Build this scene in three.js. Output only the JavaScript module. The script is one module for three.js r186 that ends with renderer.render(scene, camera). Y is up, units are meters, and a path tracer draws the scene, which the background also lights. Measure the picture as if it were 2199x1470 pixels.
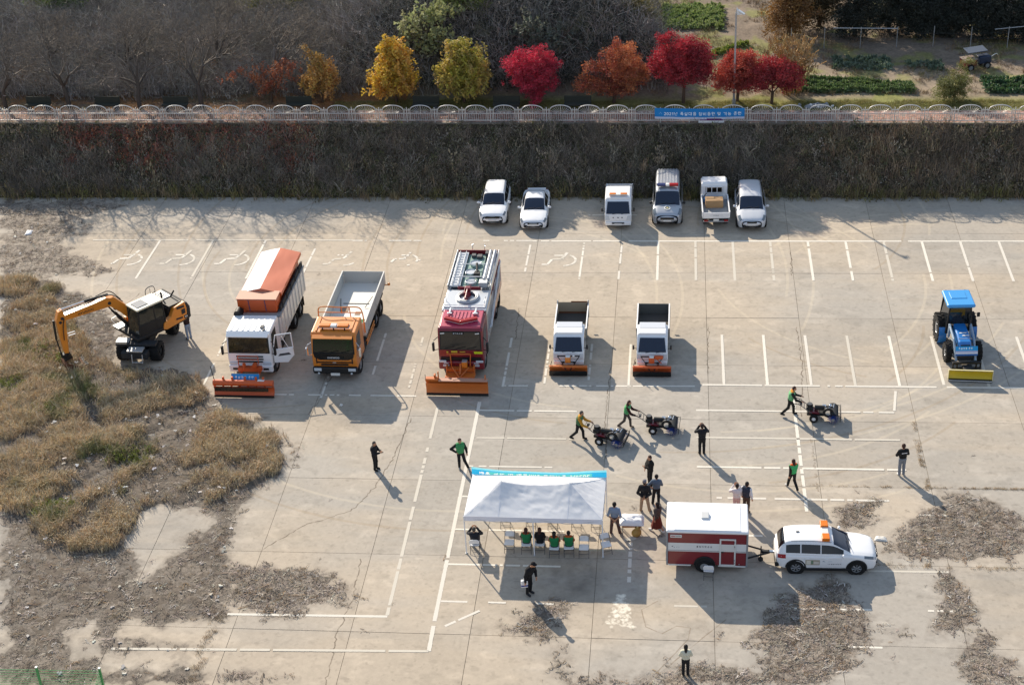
import * as THREE from 'three';
import { RoundedBoxGeometry } from 'three/addons/geometries/RoundedBoxGeometry.js';
import { mergeGeometries, mergeVertices, toCreasedNormals } from 'three/addons/utils/BufferGeometryUtils.js';

// ---------- camera, sky, sun, exposure ----------
const scene = new THREE.Scene();
const camera = new THREE.PerspectiveCamera(24.84, 1024 / 684, 1, 3000);
camera.position.set(0, 44.56, 60);
{
  const D = Math.PI / 180;
  const m = new THREE.Matrix4().makeRotationY(7.032 * D).multiply(new THREE.Matrix4().makeRotationX(-30.828 * D)).multiply(new THREE.Matrix4().makeRotationZ(-3.189 * D));
  camera.quaternion.setFromRotationMatrix(m);
}
const renderer = new THREE.WebGLRenderer();
renderer.toneMapping = THREE.LinearToneMapping;
renderer.toneMappingExposure = 1.42;
renderer.shadowMap.enabled = true;
const SUN_AZ = 32.5 * Math.PI / 180, SUN_EL = 29.5 * Math.PI / 180;
const sunDir = new THREE.Vector3(-Math.sin(SUN_AZ) * Math.cos(SUN_EL), Math.sin(SUN_EL), -Math.cos(SUN_AZ) * Math.cos(SUN_EL));
{ // clear autumn sky: pale towards the horizon, bluer overhead, a little brighter round the sun
  const W = 512, H = 256, d = new Float32Array(W * H * 4), q = new THREE.Vector3();
  for (let j = 0; j < H; j++) for (let i = 0; i < W; i++) {
    const up = ((j + 0.5) / H - 0.5) * Math.PI, az = ((i + 0.5) / W - 0.5) * 2 * Math.PI; q.set(Math.cos(az) * Math.cos(up), Math.sin(up), Math.sin(az) * Math.cos(up));
    const t = Math.pow(1 - Math.max(0, q.y), 2.4), g = Math.exp(-Math.acos(Math.min(1, q.dot(sunDir))) * 3.2) * 0.5, k = (j * W + i) * 4;
    d[k] = 0.17 + 0.3 * t + g; d[k + 1] = 0.245 + 0.27 * t + g * 0.95; d[k + 2] = 0.37 + 0.22 * t + g * 0.85; d[k + 3] = 1;
  }
  const t = new THREE.DataTexture(d, W, H, THREE.RGBAFormat, THREE.FloatType); t.mapping = THREE.EquirectangularReflectionMapping; t.magFilter = THREE.LinearFilter; t.needsUpdate = true;
  scene.background = scene.environment = t;
}
const sun = new THREE.DirectionalLight(new THREE.Color(1, 0.88, 0.72), 4.85);
sun.name = 'sun';
sun.position.copy(sunDir).multiplyScalar(150).add(new THREE.Vector3(-10, 0, -15));
sun.target.position.set(-10, 0, -15);
sun.castShadow = true;
Object.assign(sun.shadow.camera, { left: -70, right: 70, top: 70, bottom: -70, near: 10, far: 400 });
sun.shadow.mapSize.set(4096, 4096);
scene.add(sun, sun.target);

// ---------- helpers ----------
function rng(seed) { let a = seed >>> 0; return () => { a |= 0; a = (a + 0x6D2B79F5) | 0; let t = Math.imul(a ^ (a >>> 15), 1 | a); t = (t + Math.imul(t ^ (t >>> 7), 61 | t)) ^ t; return ((t ^ (t >>> 14)) >>> 0) / 4294967296; }; }
const V = (x, y, z) => new THREE.Vector3(x, y, z);
const lerp = (a, b, t) => a + (b - a) * t, clamp = (x, a = 0, b = 1) => Math.min(b, Math.max(a, x));
const sstep = (a, b, x) => { const t = clamp((x - a) / (b - a)); return t * t * (3 - 2 * t); };
const H2 = new Float32Array(65536); { const r = rng(77); for (let i = 0; i < 65536; i++) H2[i] = r(); }
const hash = (x, y) => H2[((x & 255) + ((y & 255) << 8)) & 65535];
function vn(x, y) { const xi = Math.floor(x), yi = Math.floor(y); let u = x - xi, v = y - yi; u = u * u * (3 - 2 * u); v = v * v * (3 - 2 * v); return lerp(lerp(hash(xi, yi), hash(xi + 1, yi), u), lerp(hash(xi, yi + 1), hash(xi + 1, yi + 1), u), v); }
function fbm(x, y, o = 4) { let s = 0, a = 0.5, n = 0; for (let i = 0; i < o; i++) { s += a * vn(x, y); n += a; a *= 0.5; x = x * 2.03 + 17.1; y = y * 2.03 + 9.7; } return s / n; }

const used = {};
function numbered(n) { const c = used[n] = (used[n] ?? -1) + 1; return c ? n + '_' + String(c).padStart(3, '0') : n; }
function tag(o, label, category, group, kind) { if (label) o.userData.label = label; if (category) o.userData.category = category; if (group) o.userData.group = group; if (kind) o.userData.kind = kind; return o; }
function thing(name, label, category, [x, y, z] = [0, 0, 0], turn = 0, group) { const o = new THREE.Group(); o.name = numbered(name); o.position.set(x, y, z); o.rotation.y = turn; tag(o, label, category, group); scene.add(o); return o; }
function merge(list) {
  list = [].concat(list);
  const out = list.map((g) => { g = g.index ? g.toNonIndexed() : g; const h = new THREE.BufferGeometry(); h.setAttribute('position', g.attributes.position); h.setAttribute('normal', g.attributes.normal ?? (g.computeVertexNormals(), g.attributes.normal)); h.setAttribute('uv', g.attributes.uv ?? new THREE.BufferAttribute(new Float32Array(g.attributes.position.count * 2), 2)); return h; });
  return out.length === 1 ? out[0] : mergeGeometries(out);
}
function part(parent, name, geo, mat, label) { const m = new THREE.Mesh(Array.isArray(geo) ? merge(geo) : geo, mat); m.name = parent === scene ? numbered(name) : name; m.castShadow = m.receiveShadow = true; if (label) m.userData.label = label; parent.add(m); return m; }
function struct(name, geo, mat, label) { const m = part(scene, name, geo, mat, label); m.userData.kind = 'structure'; return m; }
function xf(g, x = 0, y = 0, z = 0, rx = 0, ry = 0, rz = 0) { if (rx || ry || rz) g.applyMatrix4(new THREE.Matrix4().makeRotationFromEuler(new THREE.Euler(rx, ry, rz))); g.translate(x, y, z); return g; }
function bx(w, h, d, x = 0, y = 0, z = 0, r, rx, ry, rz) { const q = r === undefined ? Math.min(0.02, w / 5, h / 5, d / 5) : r; return xf(q > 0.003 ? new RoundedBoxGeometry(w, h, d, q > 0.05 ? 3 : 1, q) : new THREE.BoxGeometry(w, h, d), x, y, z, rx, ry, rz); }
function cy(r, h, x, y, z, axis = 'y', seg = 14, r2 = r) { const g = new THREE.CylinderGeometry(r2, r, h, seg); if (axis === 'x') g.rotateZ(-Math.PI / 2); if (axis === 'z') g.rotateX(Math.PI / 2); g.translate(x, y, z); return g; }
function bar(a, b, r, seg = 6, r2 = r) { const A = V(...a), B = V(...b), d = B.clone().sub(A), L = d.length() || 1e-4; const g = new THREE.CylinderGeometry(r2, r, L, seg, 1); g.translate(0, L / 2, 0); g.applyQuaternion(new THREE.Quaternion().setFromUnitVectors(V(0, 1, 0), d.divideScalar(L))); g.translate(A.x, A.y, A.z); return g; }
function tube(pts, r, seg = 6, n = pts.length * 4, closed = false) { return new THREE.TubeGeometry(new THREE.CatmullRomCurve3(pts.map((p) => V(...p)), closed, 'centripetal'), n, r, seg, closed); }
function sph(r, x, y, z, sx = 1, sy = 1, sz = 1, seg = 12) { const g = new THREE.SphereGeometry(r, seg, Math.ceil(seg * 0.7)); g.scale(sx, sy, sz); g.translate(x, y, z); return g; }
// side profile given as [z, y], extruded along x
function prof(pts, w, x = 0, bevel = 0.015) { const s = new THREE.Shape(pts.map((p) => new THREE.Vector2(p[0], p[1]))); const g = new THREE.ExtrudeGeometry(s, { depth: w - 2 * bevel, bevelEnabled: bevel > 0, bevelSize: bevel, bevelOffset: -bevel, bevelThickness: bevel, bevelSegments: bevel > 0.03 ? 3 : 1, curveSegments: 6 }); g.rotateY(-Math.PI / 2); g.translate(x + w / 2 - bevel, 0, 0); return g; }
// front profile given as [x, y], extruded along z (z0 = back)
function profZ(pts, d, z0 = 0, bevel = 0.015) { const s = new THREE.Shape(pts.map((p) => new THREE.Vector2(p[0], p[1]))); const g = new THREE.ExtrudeGeometry(s, { depth: d - 2 * bevel, bevelEnabled: bevel > 0, bevelSize: bevel, bevelOffset: -bevel, bevelThickness: bevel, bevelSegments: 1, curveSegments: 6 }); g.translate(0, 0, z0 + bevel); return g; }
function rrect(w, h, r) { const s = new THREE.Shape(); s.moveTo(-w / 2 + r, -h / 2); s.lineTo(w / 2 - r, -h / 2); s.quadraticCurveTo(w / 2, -h / 2, w / 2, -h / 2 + r); s.lineTo(w / 2, h / 2 - r); s.quadraticCurveTo(w / 2, h / 2, w / 2 - r, h / 2); s.lineTo(-w / 2 + r, h / 2); s.quadraticCurveTo(-w / 2, h / 2, -w / 2, h / 2 - r); s.lineTo(-w / 2, -h / 2 + r); s.quadraticCurveTo(-w / 2, -h / 2, -w / 2 + r, -h / 2); return s; }
// a flat plate of thickness t through planar points, its outer face on them plus lift
function plate(pts, t = 0.01, lift = 0.006) {
  const P = pts.map((p) => V(...p)), n = P[1].clone().sub(P[0]).cross(P[2].clone().sub(P[0])).normalize(), ux = P[1].clone().sub(P[0]).normalize(), uy = n.clone().cross(ux);
  const s = new THREE.Shape(P.map((p) => { const d = p.clone().sub(P[0]); return new THREE.Vector2(d.dot(ux), d.dot(uy)); }));
  const g = new THREE.ExtrudeGeometry(s, { depth: t, bevelEnabled: false }); g.translate(0, 0, lift - t);
  g.applyMatrix4(new THREE.Matrix4().makeBasis(ux, uy, n).setPosition(P[0])); return g;
}
// textured rectangle facing +z in its own frame, uv 0..1, then moved
function sheet(w, h, x, y, z, rx = 0, ry = 0, rz = 0, nx = 1, ny = 1) { return xf(new THREE.PlaneGeometry(w, h, nx, ny), x, y, z, rx, ry, rz); }
function grid(fn, nu, nv, creased = 0) { // fn(u,v) -> [x,y,z]
  const pos = [], uv = [], idx = [];
  for (let i = 0; i <= nu; i++) for (let j = 0; j <= nv; j++) { pos.push(...fn(i / nu, j / nv)); uv.push(i / nu, j / nv); }
  for (let i = 0; i < nu; i++) for (let j = 0; j < nv; j++) { const a = i * (nv + 1) + j, b = a + nv + 1; idx.push(a, b, a + 1, b, b + 1, a + 1); }
  let g = new THREE.BufferGeometry(); g.setAttribute('position', new THREE.Float32BufferAttribute(pos, 3)); g.setAttribute('uv', new THREE.Float32BufferAttribute(uv, 2)); g.setIndex(idx); g.computeVertexNormals();
  return g;
}
function patch(fn, u0, u1, v0, v1, off, nu = 8, nv = 6) { // piece of a parametric surface, lifted by off along its normal
  const e = 1e-3, P = (u, v) => V(...fn(u, v));
  return grid((a, b) => { const u = lerp(u0, u1, a), v = lerp(v0, v1, b), p = P(u, v), du = P(u + e, v).sub(P(u - e, v)), dv = P(u, v + e).sub(P(u, v - e)); let n = dv.cross(du); if (n.lengthSq() < 1e-16) n.set(0, 1, 0); n.normalize(); p.addScaledVector(n, off); return [p.x, p.y, p.z]; }, nu, nv);
}
const hex = (h) => new THREE.Color(h);
const std = (h, rough = 0.7, metal = 0, o = {}) => new THREE.MeshStandardMaterial({ color: hex(h), roughness: rough, metalness: metal, ...o });
const paint = (h, o = {}) => new THREE.MeshPhysicalMaterial({ color: hex(h), roughness: 0.42, clearcoat: 0.7, clearcoatRoughness: 0.12, ...o });
const glassy = (h, o = {}) => new THREE.MeshPhysicalMaterial({ color: hex(h), roughness: 0.08, metalness: 0, clearcoat: 0.5, clearcoatRoughness: 0.03, ...o });
const M = {
  white: paint('#f0f1f2'), offwhite: paint('#dcdcd8'), silver: paint('#b4b8be', { metalness: 0.45, roughness: 0.35 }), pearl: paint('#d4d6da', { metalness: 0.2 }),
  glass: glassy('#0a1322'), glassDk: glassy('#07090c'), glassBlue: glassy('#0b1a33'),
  black: std('#131416', 0.6), blackGloss: std('#0d0e10', 0.25), rubber: std('#151515', 0.9), dark: std('#26282b', 0.75), steel: std('#a9adb2', 0.35, 0.9), galv: std('#b8bbbd', 0.5, 0.6), alu: std('#d6d9dc', 0.32, 0.85), chrome: std('#e4e6e8', 0.12, 1), greyP: std('#8d9093', 0.7), greyD: std('#4a4d51', 0.7),
  orangeK: paint('#c8661a'), orangeT: paint('#d8801e'), orangeP: paint('#cf5a24', { roughness: 0.55, clearcoat: 0.3 }), orangeB: paint('#c96a24', { roughness: 0.55, clearcoat: 0.25 }), redF: paint('#7e1322'), redC: paint('#7c1420'), maroonRoof: paint('#b22c50'), rust: std('#6b4630', 0.9),
  yellow: paint('#cdb11c', { roughness: 0.5, clearcoat: 0.3 }), blueT: paint('#1c78c4'), blueL: paint('#3a9be0'), amber: std('#e07818', 0.35), redL: std('#a01418', 0.3), blueLamp: std('#34406e', 0.3), lens: glassy('#c9d1d8'), lensCar: glassy('#6f7880'), lamp: std('#e8e8e4', 0.3), green: std('#1f6b3a', 0.8), plate: std('#e0e0dc', 0.5), wood: std('#a87040', 0.75), cardboard: std('#a58560', 0.9), whiteM: std('#e9eaeb', 0.6), cloth: std('#f2f2f2', 0.9),
};
// ---------- hangul and latin lettering drawn on canvases ----------
const JL = 'ㄱㄲㄴㄷㄸㄹㅁㅂㅃㅅㅆㅇㅈㅉㅊㅋㅌㅍㅎ', JV = 'ㅏㅐㅑㅒㅓㅔㅕㅖㅗㅘㅙㅚㅛㅜㅝㅞㅟㅠㅡㅢㅣ', JT = ['', 'ㄱ', 'ㄲ', 'ㄳ', 'ㄴ', 'ㄵ', 'ㄶ', 'ㄷ', 'ㄹ', 'ㄺ', 'ㄻ', 'ㄼ', 'ㄽ', 'ㄾ', 'ㄿ', 'ㅀ', 'ㅁ', 'ㅂ', 'ㅄ', 'ㅅ', 'ㅆ', 'ㅇ', 'ㅈ', 'ㅊ', 'ㅋ', 'ㅌ', 'ㅍ', 'ㅎ'];
const JAMO = { 'ㄱ': 'M0,.1L1,.1L.9,1', 'ㄴ': 'M.05,0L.05,.95L1,.95', 'ㄷ': 'M1,.08L.05,.08L.05,.95L1,.95', 'ㄹ': 'M0,.05L.95,.05L.95,.5L.05,.5L.05,.98L1,.98', 'ㅁ': 'M.05,.05L.95,.05L.95,.95L.05,.95Z', 'ㅂ': 'M.08,0L.08,.95L.92,.95L.92,0M.08,.5L.92,.5', 'ㅅ': 'M.5,0L.45,.4L0,1M.47,.4L1,1', 'ㅇ': 'O', 'ㅈ': 'M0,.06L1,.06M.5,.06L.45,.45L0,1M.47,.45L1,1', 'ㅊ': 'M.35,-.1L.65,-.1M0,.16L1,.16M.5,.16L.45,.5L0,1M.47,.5L1,1', 'ㅌ': 'M1,.05L.05,.05L.05,.95L1,.95M.05,.5L.9,.5', 'ㅍ': 'M0,.05L1,.05M.3,.05L.3,.95M.7,.05L.7,.95M0,.95L1,.95', 'ㅎ': 'M.3,-.08L.7,-.08M0,.18L1,.18o' };
function jamo(c, ch, x, y, w, h) { const p = JAMO[ch]; if (!p) return; c.beginPath(); if (p === 'O') c.ellipse(x + w / 2, y + h / 2, w / 2, h / 2, 0, 0, 7); else { for (const m of p.matchAll(/([MLZo])(-?[\d.]+)?,?(-?[\d.]+)?/g)) { if (m[1] === 'Z') c.closePath(); else if (m[1] === 'o') { c.stroke(); c.beginPath(); c.ellipse(x + w / 2, y + h * 0.68, w * 0.36, h * 0.32, 0, 0, 7); } else c[m[1] === 'M' ? 'moveTo' : 'lineTo'](x + m[2] * w, y + m[3] * h); } } c.stroke(); }
function syllable(c, ch, x, y, s) {
  const k = ch.charCodeAt(0) - 0xAC00, L = JL[Math.floor(k / 588)], v = JV[Math.floor((k % 588) / 28)], T = JT[k % 28], h = T ? 0.52 * s : 0.9 * s, y0 = y + 0.06 * s;
  const line = (...q) => { c.beginPath(); c.moveTo(x + q[0] * s, y0 + q[1] * h); c.lineTo(x + q[2] * s, y0 + q[3] * h); c.stroke(); };
  const low = 'ㅗㅛㅜㅠㅡ'.includes(v), both = 'ㅝㅘㅟㅢ'.includes(v);
  if (low) { jamo(c, L, x + 0.22 * s, y0, 0.56 * s, h * 0.5); line(0.04, 0.86, 0.96, 0.86); if (v === 'ㅗ') line(0.5, 0.62, 0.5, 0.86); if (v === 'ㅜ') line(0.5, 0.86, 0.5, 1.12); if (v === 'ㅛ') { line(0.35, 0.62, 0.35, 0.86); line(0.65, 0.62, 0.65, 0.86); } }
  else if (both) { jamo(c, L, x + 0.08 * s, y0, 0.45 * s, h * 0.5); line(0, 0.8, 0.6, 0.8); if (v === 'ㅝ') { line(0.3, 0.8, 0.3, 1.05); line(0.84, 0, 0.84, 1.05); line(0.66, 0.62, 0.84, 0.62); } else line(0.84, 0, 0.84, 1.05); }
  else { jamo(c, L, x + 0.06 * s, y0 + 0.04 * s, 0.46 * s, h * 0.78); const X = 0.8; line(X, 0, X, 1.02); if (v === 'ㅏ') line(X, 0.48, 0.98, 0.48); if (v === 'ㅓ') line(0.62, 0.45, X, 0.45); if (v === 'ㅕ') { line(0.62, 0.35, X, 0.35); line(0.62, 0.62, X, 0.62); } if (v === 'ㅐ') { line(0.66, 0, 0.66, 1.02); line(0.66, 0.5, X, 0.5); } }
  if (T) jamo(c, T, x + 0.2 * s, y + 0.66 * s, 0.6 * s, 0.28 * s);
}
function letter(c, text, x, y, s, color, gap = 0.16, weight = 0.13) { // y is the top of the line
  c.strokeStyle = c.fillStyle = color; c.lineWidth = s * weight; c.lineJoin = 'round'; c.textBaseline = 'top';
  for (const ch of text) {
    if (ch === ' ') { x += s * 0.4; continue; }
    if (ch >= '가' && ch <= '힣') { syllable(c, ch, x, y, s * 0.92); x += s * (1 + gap); } else { c.font = 'bold ' + Math.round(s * 1.1) + 'px sans-serif'; c.fillText(ch, x, y - s * 0.08); x += c.measureText(ch).width + s * gap * 0.5; }
  }
  return x;
}
function canvasTex(w, h, draw) { const cv = document.createElement('canvas'); cv.width = w; cv.height = h; const c = cv.getContext('2d'); draw(c, w, h); const t = new THREE.CanvasTexture(cv); t.colorSpace = THREE.SRGBColorSpace; t.anisotropy = 8; return t; }
const printed = (w, h, draw, o = {}) => new THREE.MeshStandardMaterial({ map: canvasTex(w, h, draw), roughness: 0.7, ...o });
// ---------- the lot: outlines of what lies on the concrete (x, z pairs in metres) ----------
const AREAS = {
  gapA: [-30.9,1.5, -29.8,0.3, -28.4,-1.7, -27.5,-4.0, -25.4,-7.3, -24.6,-8.5, -23.7,-6.9, -25.5,-5.8, -26.7,-3.2, -27.3,-1.3, -28.9,0.7, -30.0,2.2],
  gapB: [-37.3,-19.8, -35.4,-18.3, -32.7,-16.1, -29.6,-13.3, -26.8,-12.1, -26.1,-10.6, -28.5,-10.8, -30.9,-10.8, -32.8,-12.0, -34.9,-15.6, -37.3,-18.0],
  gapC: [-32.3,-8.8, -30.9,-7.7, -29.3,-4.6, -29.9,-3.7, -31.0,-5.9],
  grass: [-41.8,-21.4, -38.2,-20.5, -36.2,-18.9, -35.0,-17.5, -32.0,-13.3, -30.7,-11.8, -28.3,-11.0, -26.8,-10.6, -25.6,-8.8, -24.5,-7.3, -22.1,-6.1, -20.1,-4.0, -19.6,-1.8, -20.6,-0.2, -22.5,0.9, -25.6,1.5, -25.6,3.5, -25.9,4.9, -27.3,5.5, -29.9,4.4, -31.2,1.7, -32.7,2.1],
  dirtL: [-42.1,-22.1, -38.8,-21.2, -35.0,-18.9, -32.2,-15.6, -31.2,-11.5, -25.9,-9.9, -24.2,-7.4, -20.4,-5.0, -19.2,-2.0, -20.2,0.0, -21.0,2.3, -19.6,8.3, -19.8,9.6, -19.5,12.8, -19.0,13.6, -28.0,14.0],
  topL: [-46.3,-32.8, -36.6,-32.6, -39.9,-29.6, -38.2,-27.6, -39.7,-25.6, -34.9,-23.1, -35.5,-21.9, -38.4,-21.8, -41.5,-20.6],
  bareA: [-25.7,1.6, -22.4,1.8, -21.8,2.6, -22.8,4.1, -23.0,5.0, -23.7,6.0, -24.0,7.9, -24.4,7.2, -24.6,5.6, -25.7,4.6],
  bareB: [-26.3,10.4, -25.1,9.5, -24.9,11.7, -25.2,11.9, -26.0,11.2],
  bareC: [-24.3,10.7, -24.0,9.9, -23.3,9.7, -22.6,10.0, -20.2,9.5, -19.7,11.2, -20.7,11.3, -22.9,11.0],
  bareD: [-25.8,11.8, -19.8,11.6, -19.6,12.8, -20.3,12.8, -20.9,12.1, -21.4,13.2, -22.5,12.5, -23.4,12.8],
  bareE: [-29.3,10.7, -28.7,11.0, -28.7,11.6, -29.0,11.6],
  E: [-20.2,6.1, -18.6,5.9, -17.6,6.3, -15.7,6.0, -15.1,6.9, -13.9,7.8, -14.4,8.4, -15.5,8.3, -16.7,9.2, -18.8,9.2, -19.5,8.6],
  F: [-7.7,9.8, -6.7,9.5, -6.3,8.1, -5.2,7.6, -4.3,7.7, -4.8,9.0, -4.9,9.6, -5.8,10.1, -7.5,10.2],
  G: [5.4,6.6, 6.3,5.9, 7.2,5.7, 7.6,6.8, 7.8,7.9, 8.3,8.5, 8.1,9.9, 7.6,11.1, 6.7,11.7, 6.0,12.5, 4.8,12.2, 3.7,11.2, 3.3,9.5, 3.8,8.6, 4.2,7.4],
  H: [7.1,1.2, 8.3,0.3, 9.4,-0.3, 9.2,1.7, 8.7,2.5, 7.6,2.4],
  I: [9.1,3.9, 10.1,2.7, 11.0,1.3, 12.1,0.3, 12.7,-1.1, 13.7,-0.6, 14.6,0.3, 16.0,0.8, 15.4,4.0, 13.4,4.2, 11.4,4.2, 9.3,4.2],
  J: [11.7,4.7, 12.2,5.1, 12.7,6.5, 12.8,7.8, 12.3,8.8, 11.3,9.3, 10.4,9.6, 11.2,8.1, 11.6,6.8, 11.4,5.9],
  K: [11.8,10.1, 13.2,8.7, 13.5,9.6, 12.6,10.6, 14.1,11.1, 13.9,12.2, 11.8,12.2],
  L: [-5.0,13.0, -4.4,12.5, -3.0,12.3, -2.2,12.6, -0.9,12.2, 0.4,11.8, 2.1,11.6, 3.6,11.9, 5.2,11.5, 5.8,12.5],
  M: [-19.0,13.6, -18.5,12.9, -17.6,12.7, -16.4,13.3, -15.1,13.1, -14.6,13.4],
  O: [-5.0,10.3, -4.6,10.4, -4.4,11.0, -4.5,12.3, -4.8,12.6],
  Q: [1.4,8.6, 1.7,9.2, 1.8,11.3, 1.5,11.6],
  R: [9.1,8.9, 9.6,8.7, 9.6,9.4, 9.0,10.2],
  S: [-19.3,-4.4, -18.8,-4.0, -18.7,-1.6, -19.1,-2.4],
};
const MX0 = -56, MZ0 = -40, MW = 92, MD = 58, MS = 12; // mask raster, 12 pixels a metre
function maskOf(keys, holes = []) {
  const cv = document.createElement('canvas'); cv.width = MW * MS; cv.height = MD * MS; const c = cv.getContext('2d');
  c.fillStyle = '#000'; c.fillRect(0, 0, cv.width, cv.height);
  const fill = (k) => { const a = AREAS[k]; c.beginPath(); for (let i = 0; i < a.length; i += 2) c[i ? 'lineTo' : 'moveTo']((a[i] - MX0) * MS, (a[i + 1] - MZ0) * MS); c.closePath(); c.fill(); };
  c.fillStyle = '#fff'; keys.forEach(fill); c.fillStyle = '#000'; holes.forEach(fill);
  const d = c.getImageData(0, 0, cv.width, cv.height).data, W = cv.width, H = cv.height; let a = new Float32Array(W * H); for (let i = 0; i < W * H; i++) a[i] = d[i * 4] / 255;
  for (let pass = 0; pass < 2; pass++) { const R = 4, b = new Float32Array(W * H); for (let y = 0; y < H; y++) { let s = 0; for (let x = -R; x < W; x++) { if (x + R < W) s += a[y * W + x + R]; if (x - R - 1 >= 0) s -= a[y * W + x - R - 1]; if (x >= 0) b[y * W + x] = s / (2 * R + 1); } } const e = new Float32Array(W * H); for (let x = 0; x < W; x++) { let s = 0; for (let y = -R; y < H; y++) { if (y + R < H) s += b[(y + R) * W + x]; if (y - R - 1 >= 0) s -= b[(y - R - 1) * W + x]; if (y >= 0) e[y * W + x] = s / (2 * R + 1); } } a = e; }
  return (x, z) => { const px = Math.floor((x - MX0) * MS), pz = Math.floor((z - MZ0) * MS); return px < 0 || pz < 0 || px >= W || pz >= H ? 0 : a[pz * W + px]; };
}
const maskGrass = maskOf(['grass'], ['gapA', 'gapB', 'gapC']), maskDirt = maskOf(['dirtL'], ['bareA', 'bareB', 'bareC', 'bareD', 'bareE']), maskTop = maskOf(['topL']), maskLitter = maskOf(['E', 'F', 'G', 'H', 'I', 'J', 'K', 'L', 'M', 'O', 'Q', 'R', 'S']);
const ragged = (m, x, z, amp = 0.55) => { const a = fbm(x * 1.3 + 5, z * 1.3, 3) - 0.5, b = fbm(x * 1.3 + 71, z * 1.3 + 33, 3) - 0.5; return m(x + a * amp * 2, z + b * amp * 2) + (fbm(x * 4, z * 4, 2) - 0.5) * 0.5; };
const JX = [], JZ = [-32.9, -27.5, -22.3, -17.0, -11.9, -6.6, -1.0, 4.8, 10.1, 15.6, 21];
for (let k = -10; k <= 5; k++) JX.push(1.7 + 5.18 * k);
function lotColor(x, z, out) {
  const big = fbm(x * 0.11 + 3, z * 0.16 + 8, 4), mid = fbm(x * 0.5 + 40, z * 0.8 + 2, 3), fine = fbm(x * 7, z * 7, 2), streak = fbm(x * 0.13 + 9, z * 1.1 + 4, 3);
  const zone = sstep(-31, -24, x) * (1 - sstep(-13, -6, z)) * (0.35 + 0.65 * sstep(-33, -28, z)) * (1 - 0.45 * sstep(6, 16, x));
  let dust = clamp((big - 0.42) * 2.6 + zone * 0.55 + (streak - 0.5) * 0.9 + sstep(-2, 6, z) * 0.25, 0, 1);
  let r = lerp(0.4, 0.465, dust), g = lerp(0.365, 0.395, dust), b = lerp(0.315, 0.308, dust);
  let i = 0; while (i < JX.length && JX[i] < x) i++; let j = 0; while (j < JZ.length && JZ[j] < z) j++;
  let t = 1 + (hash(i * 7 + 3, j * 13 + 5) - 0.5) * 0.1 + (mid - 0.5) * 0.1 + (fine - 0.5) * 0.14 + (hash(Math.floor(x * 38), Math.floor(z * 38)) - 0.5) * 0.07;
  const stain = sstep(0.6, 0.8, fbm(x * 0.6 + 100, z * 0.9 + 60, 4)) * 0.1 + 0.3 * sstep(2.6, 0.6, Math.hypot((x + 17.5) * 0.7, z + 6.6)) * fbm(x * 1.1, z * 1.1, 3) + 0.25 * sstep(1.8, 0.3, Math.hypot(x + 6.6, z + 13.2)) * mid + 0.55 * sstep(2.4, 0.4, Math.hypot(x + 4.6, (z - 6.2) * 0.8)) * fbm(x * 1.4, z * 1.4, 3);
  const spot = sstep(0.66, 0.8, fbm(x * 1.7 + 11, z * 2.3 + 5, 3)) * 0.1 + sstep(0.7, 0.82, fbm(x * 5 + 2, z * 6, 2)) * 0.12, pale = sstep(0.62, 0.78, fbm(x * 0.9 + 200, z * 1.5, 3)) * 0.12;
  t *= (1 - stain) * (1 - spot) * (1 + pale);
  r *= t; g *= t; b *= t;
  const d = Math.max(ragged(maskLitter, x, z, 0.5), ragged(maskDirt, x, z, 0.6), ragged(maskTop, x, z, 1.1) * 0.85 + (fbm(x * 0.9, z * 2.2, 3) - 0.6) * 0.8);
  const dl = sstep(0.3, 0.6, maskDirt(x, z)), soil = sstep(0.38, 0.72, d + (fbm(x * 3.1, z * 3.1, 3) - 0.5) * 0.5), edge = sstep(0.05, 0.5, d) * 0.4;
  if (edge > 0) { const s = Math.max(soil * 0.93, edge), sp = (1 - 0.36 * dl) * (0.5 + fbm(x * 9 + 3, z * 9, 2) + (hash(Math.floor(x * 30) + 9, Math.floor(z * 30)) - 0.5) * 0.7), w = fbm(x * 0.8 + 20, z * 0.8, 3); r = lerp(r, lerp(0.17, 0.29, w) * sp, s); g = lerp(g, lerp(0.145, 0.24, w) * sp, s); b = lerp(b, lerp(0.12, 0.19, w) * sp, s); }
  out[0] = r; out[1] = g; out[2] = b;
}
const toS = new Uint8ClampedArray(4097); for (let i = 0; i <= 4096; i++) { const l = i / 4096; toS[i] = Math.round(255 * (l <= 0.0031308 ? 12.92 * l : 1.055 * Math.pow(l, 1 / 2.4) - 0.055)); }
const srgb8 = (l) => toS[l <= 0 ? 0 : l >= 1 ? 4096 : (l * 4096) | 0];
const CRACKS = [[-20.3, -3.4, -20.4, -1, -21.2, 1.2, -20.8, 2.6, -20.9, 4.6], [-20.7, 4.8, -21.2, 6.1], [-13.7, -6.4, -14, -3, -14.6, -0.2, -15.4, 1.6, -17.4, 2.8, -19, 4.7], [-14.3, 5.2, -14.1, 8, -14.4, 10.1, -14.3, 13.5], [-33.2, -15.6, -33, -17.2, -32.3, -19.6], [-18.6, -12, -18.9, -8, -19.2, -6.6], [6.7, -16, 6.75, -12, 6.4, -7], [1.8, -16, 1.7, -11], [-3.5, -11.9, -3.6, -6.6, -3.4, -3], [-9.1, -18, -9, -14.5], [-2, -17, -1.6, -15, -1.7, -12], [6.9, -25, 6.8, -22]];
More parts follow.
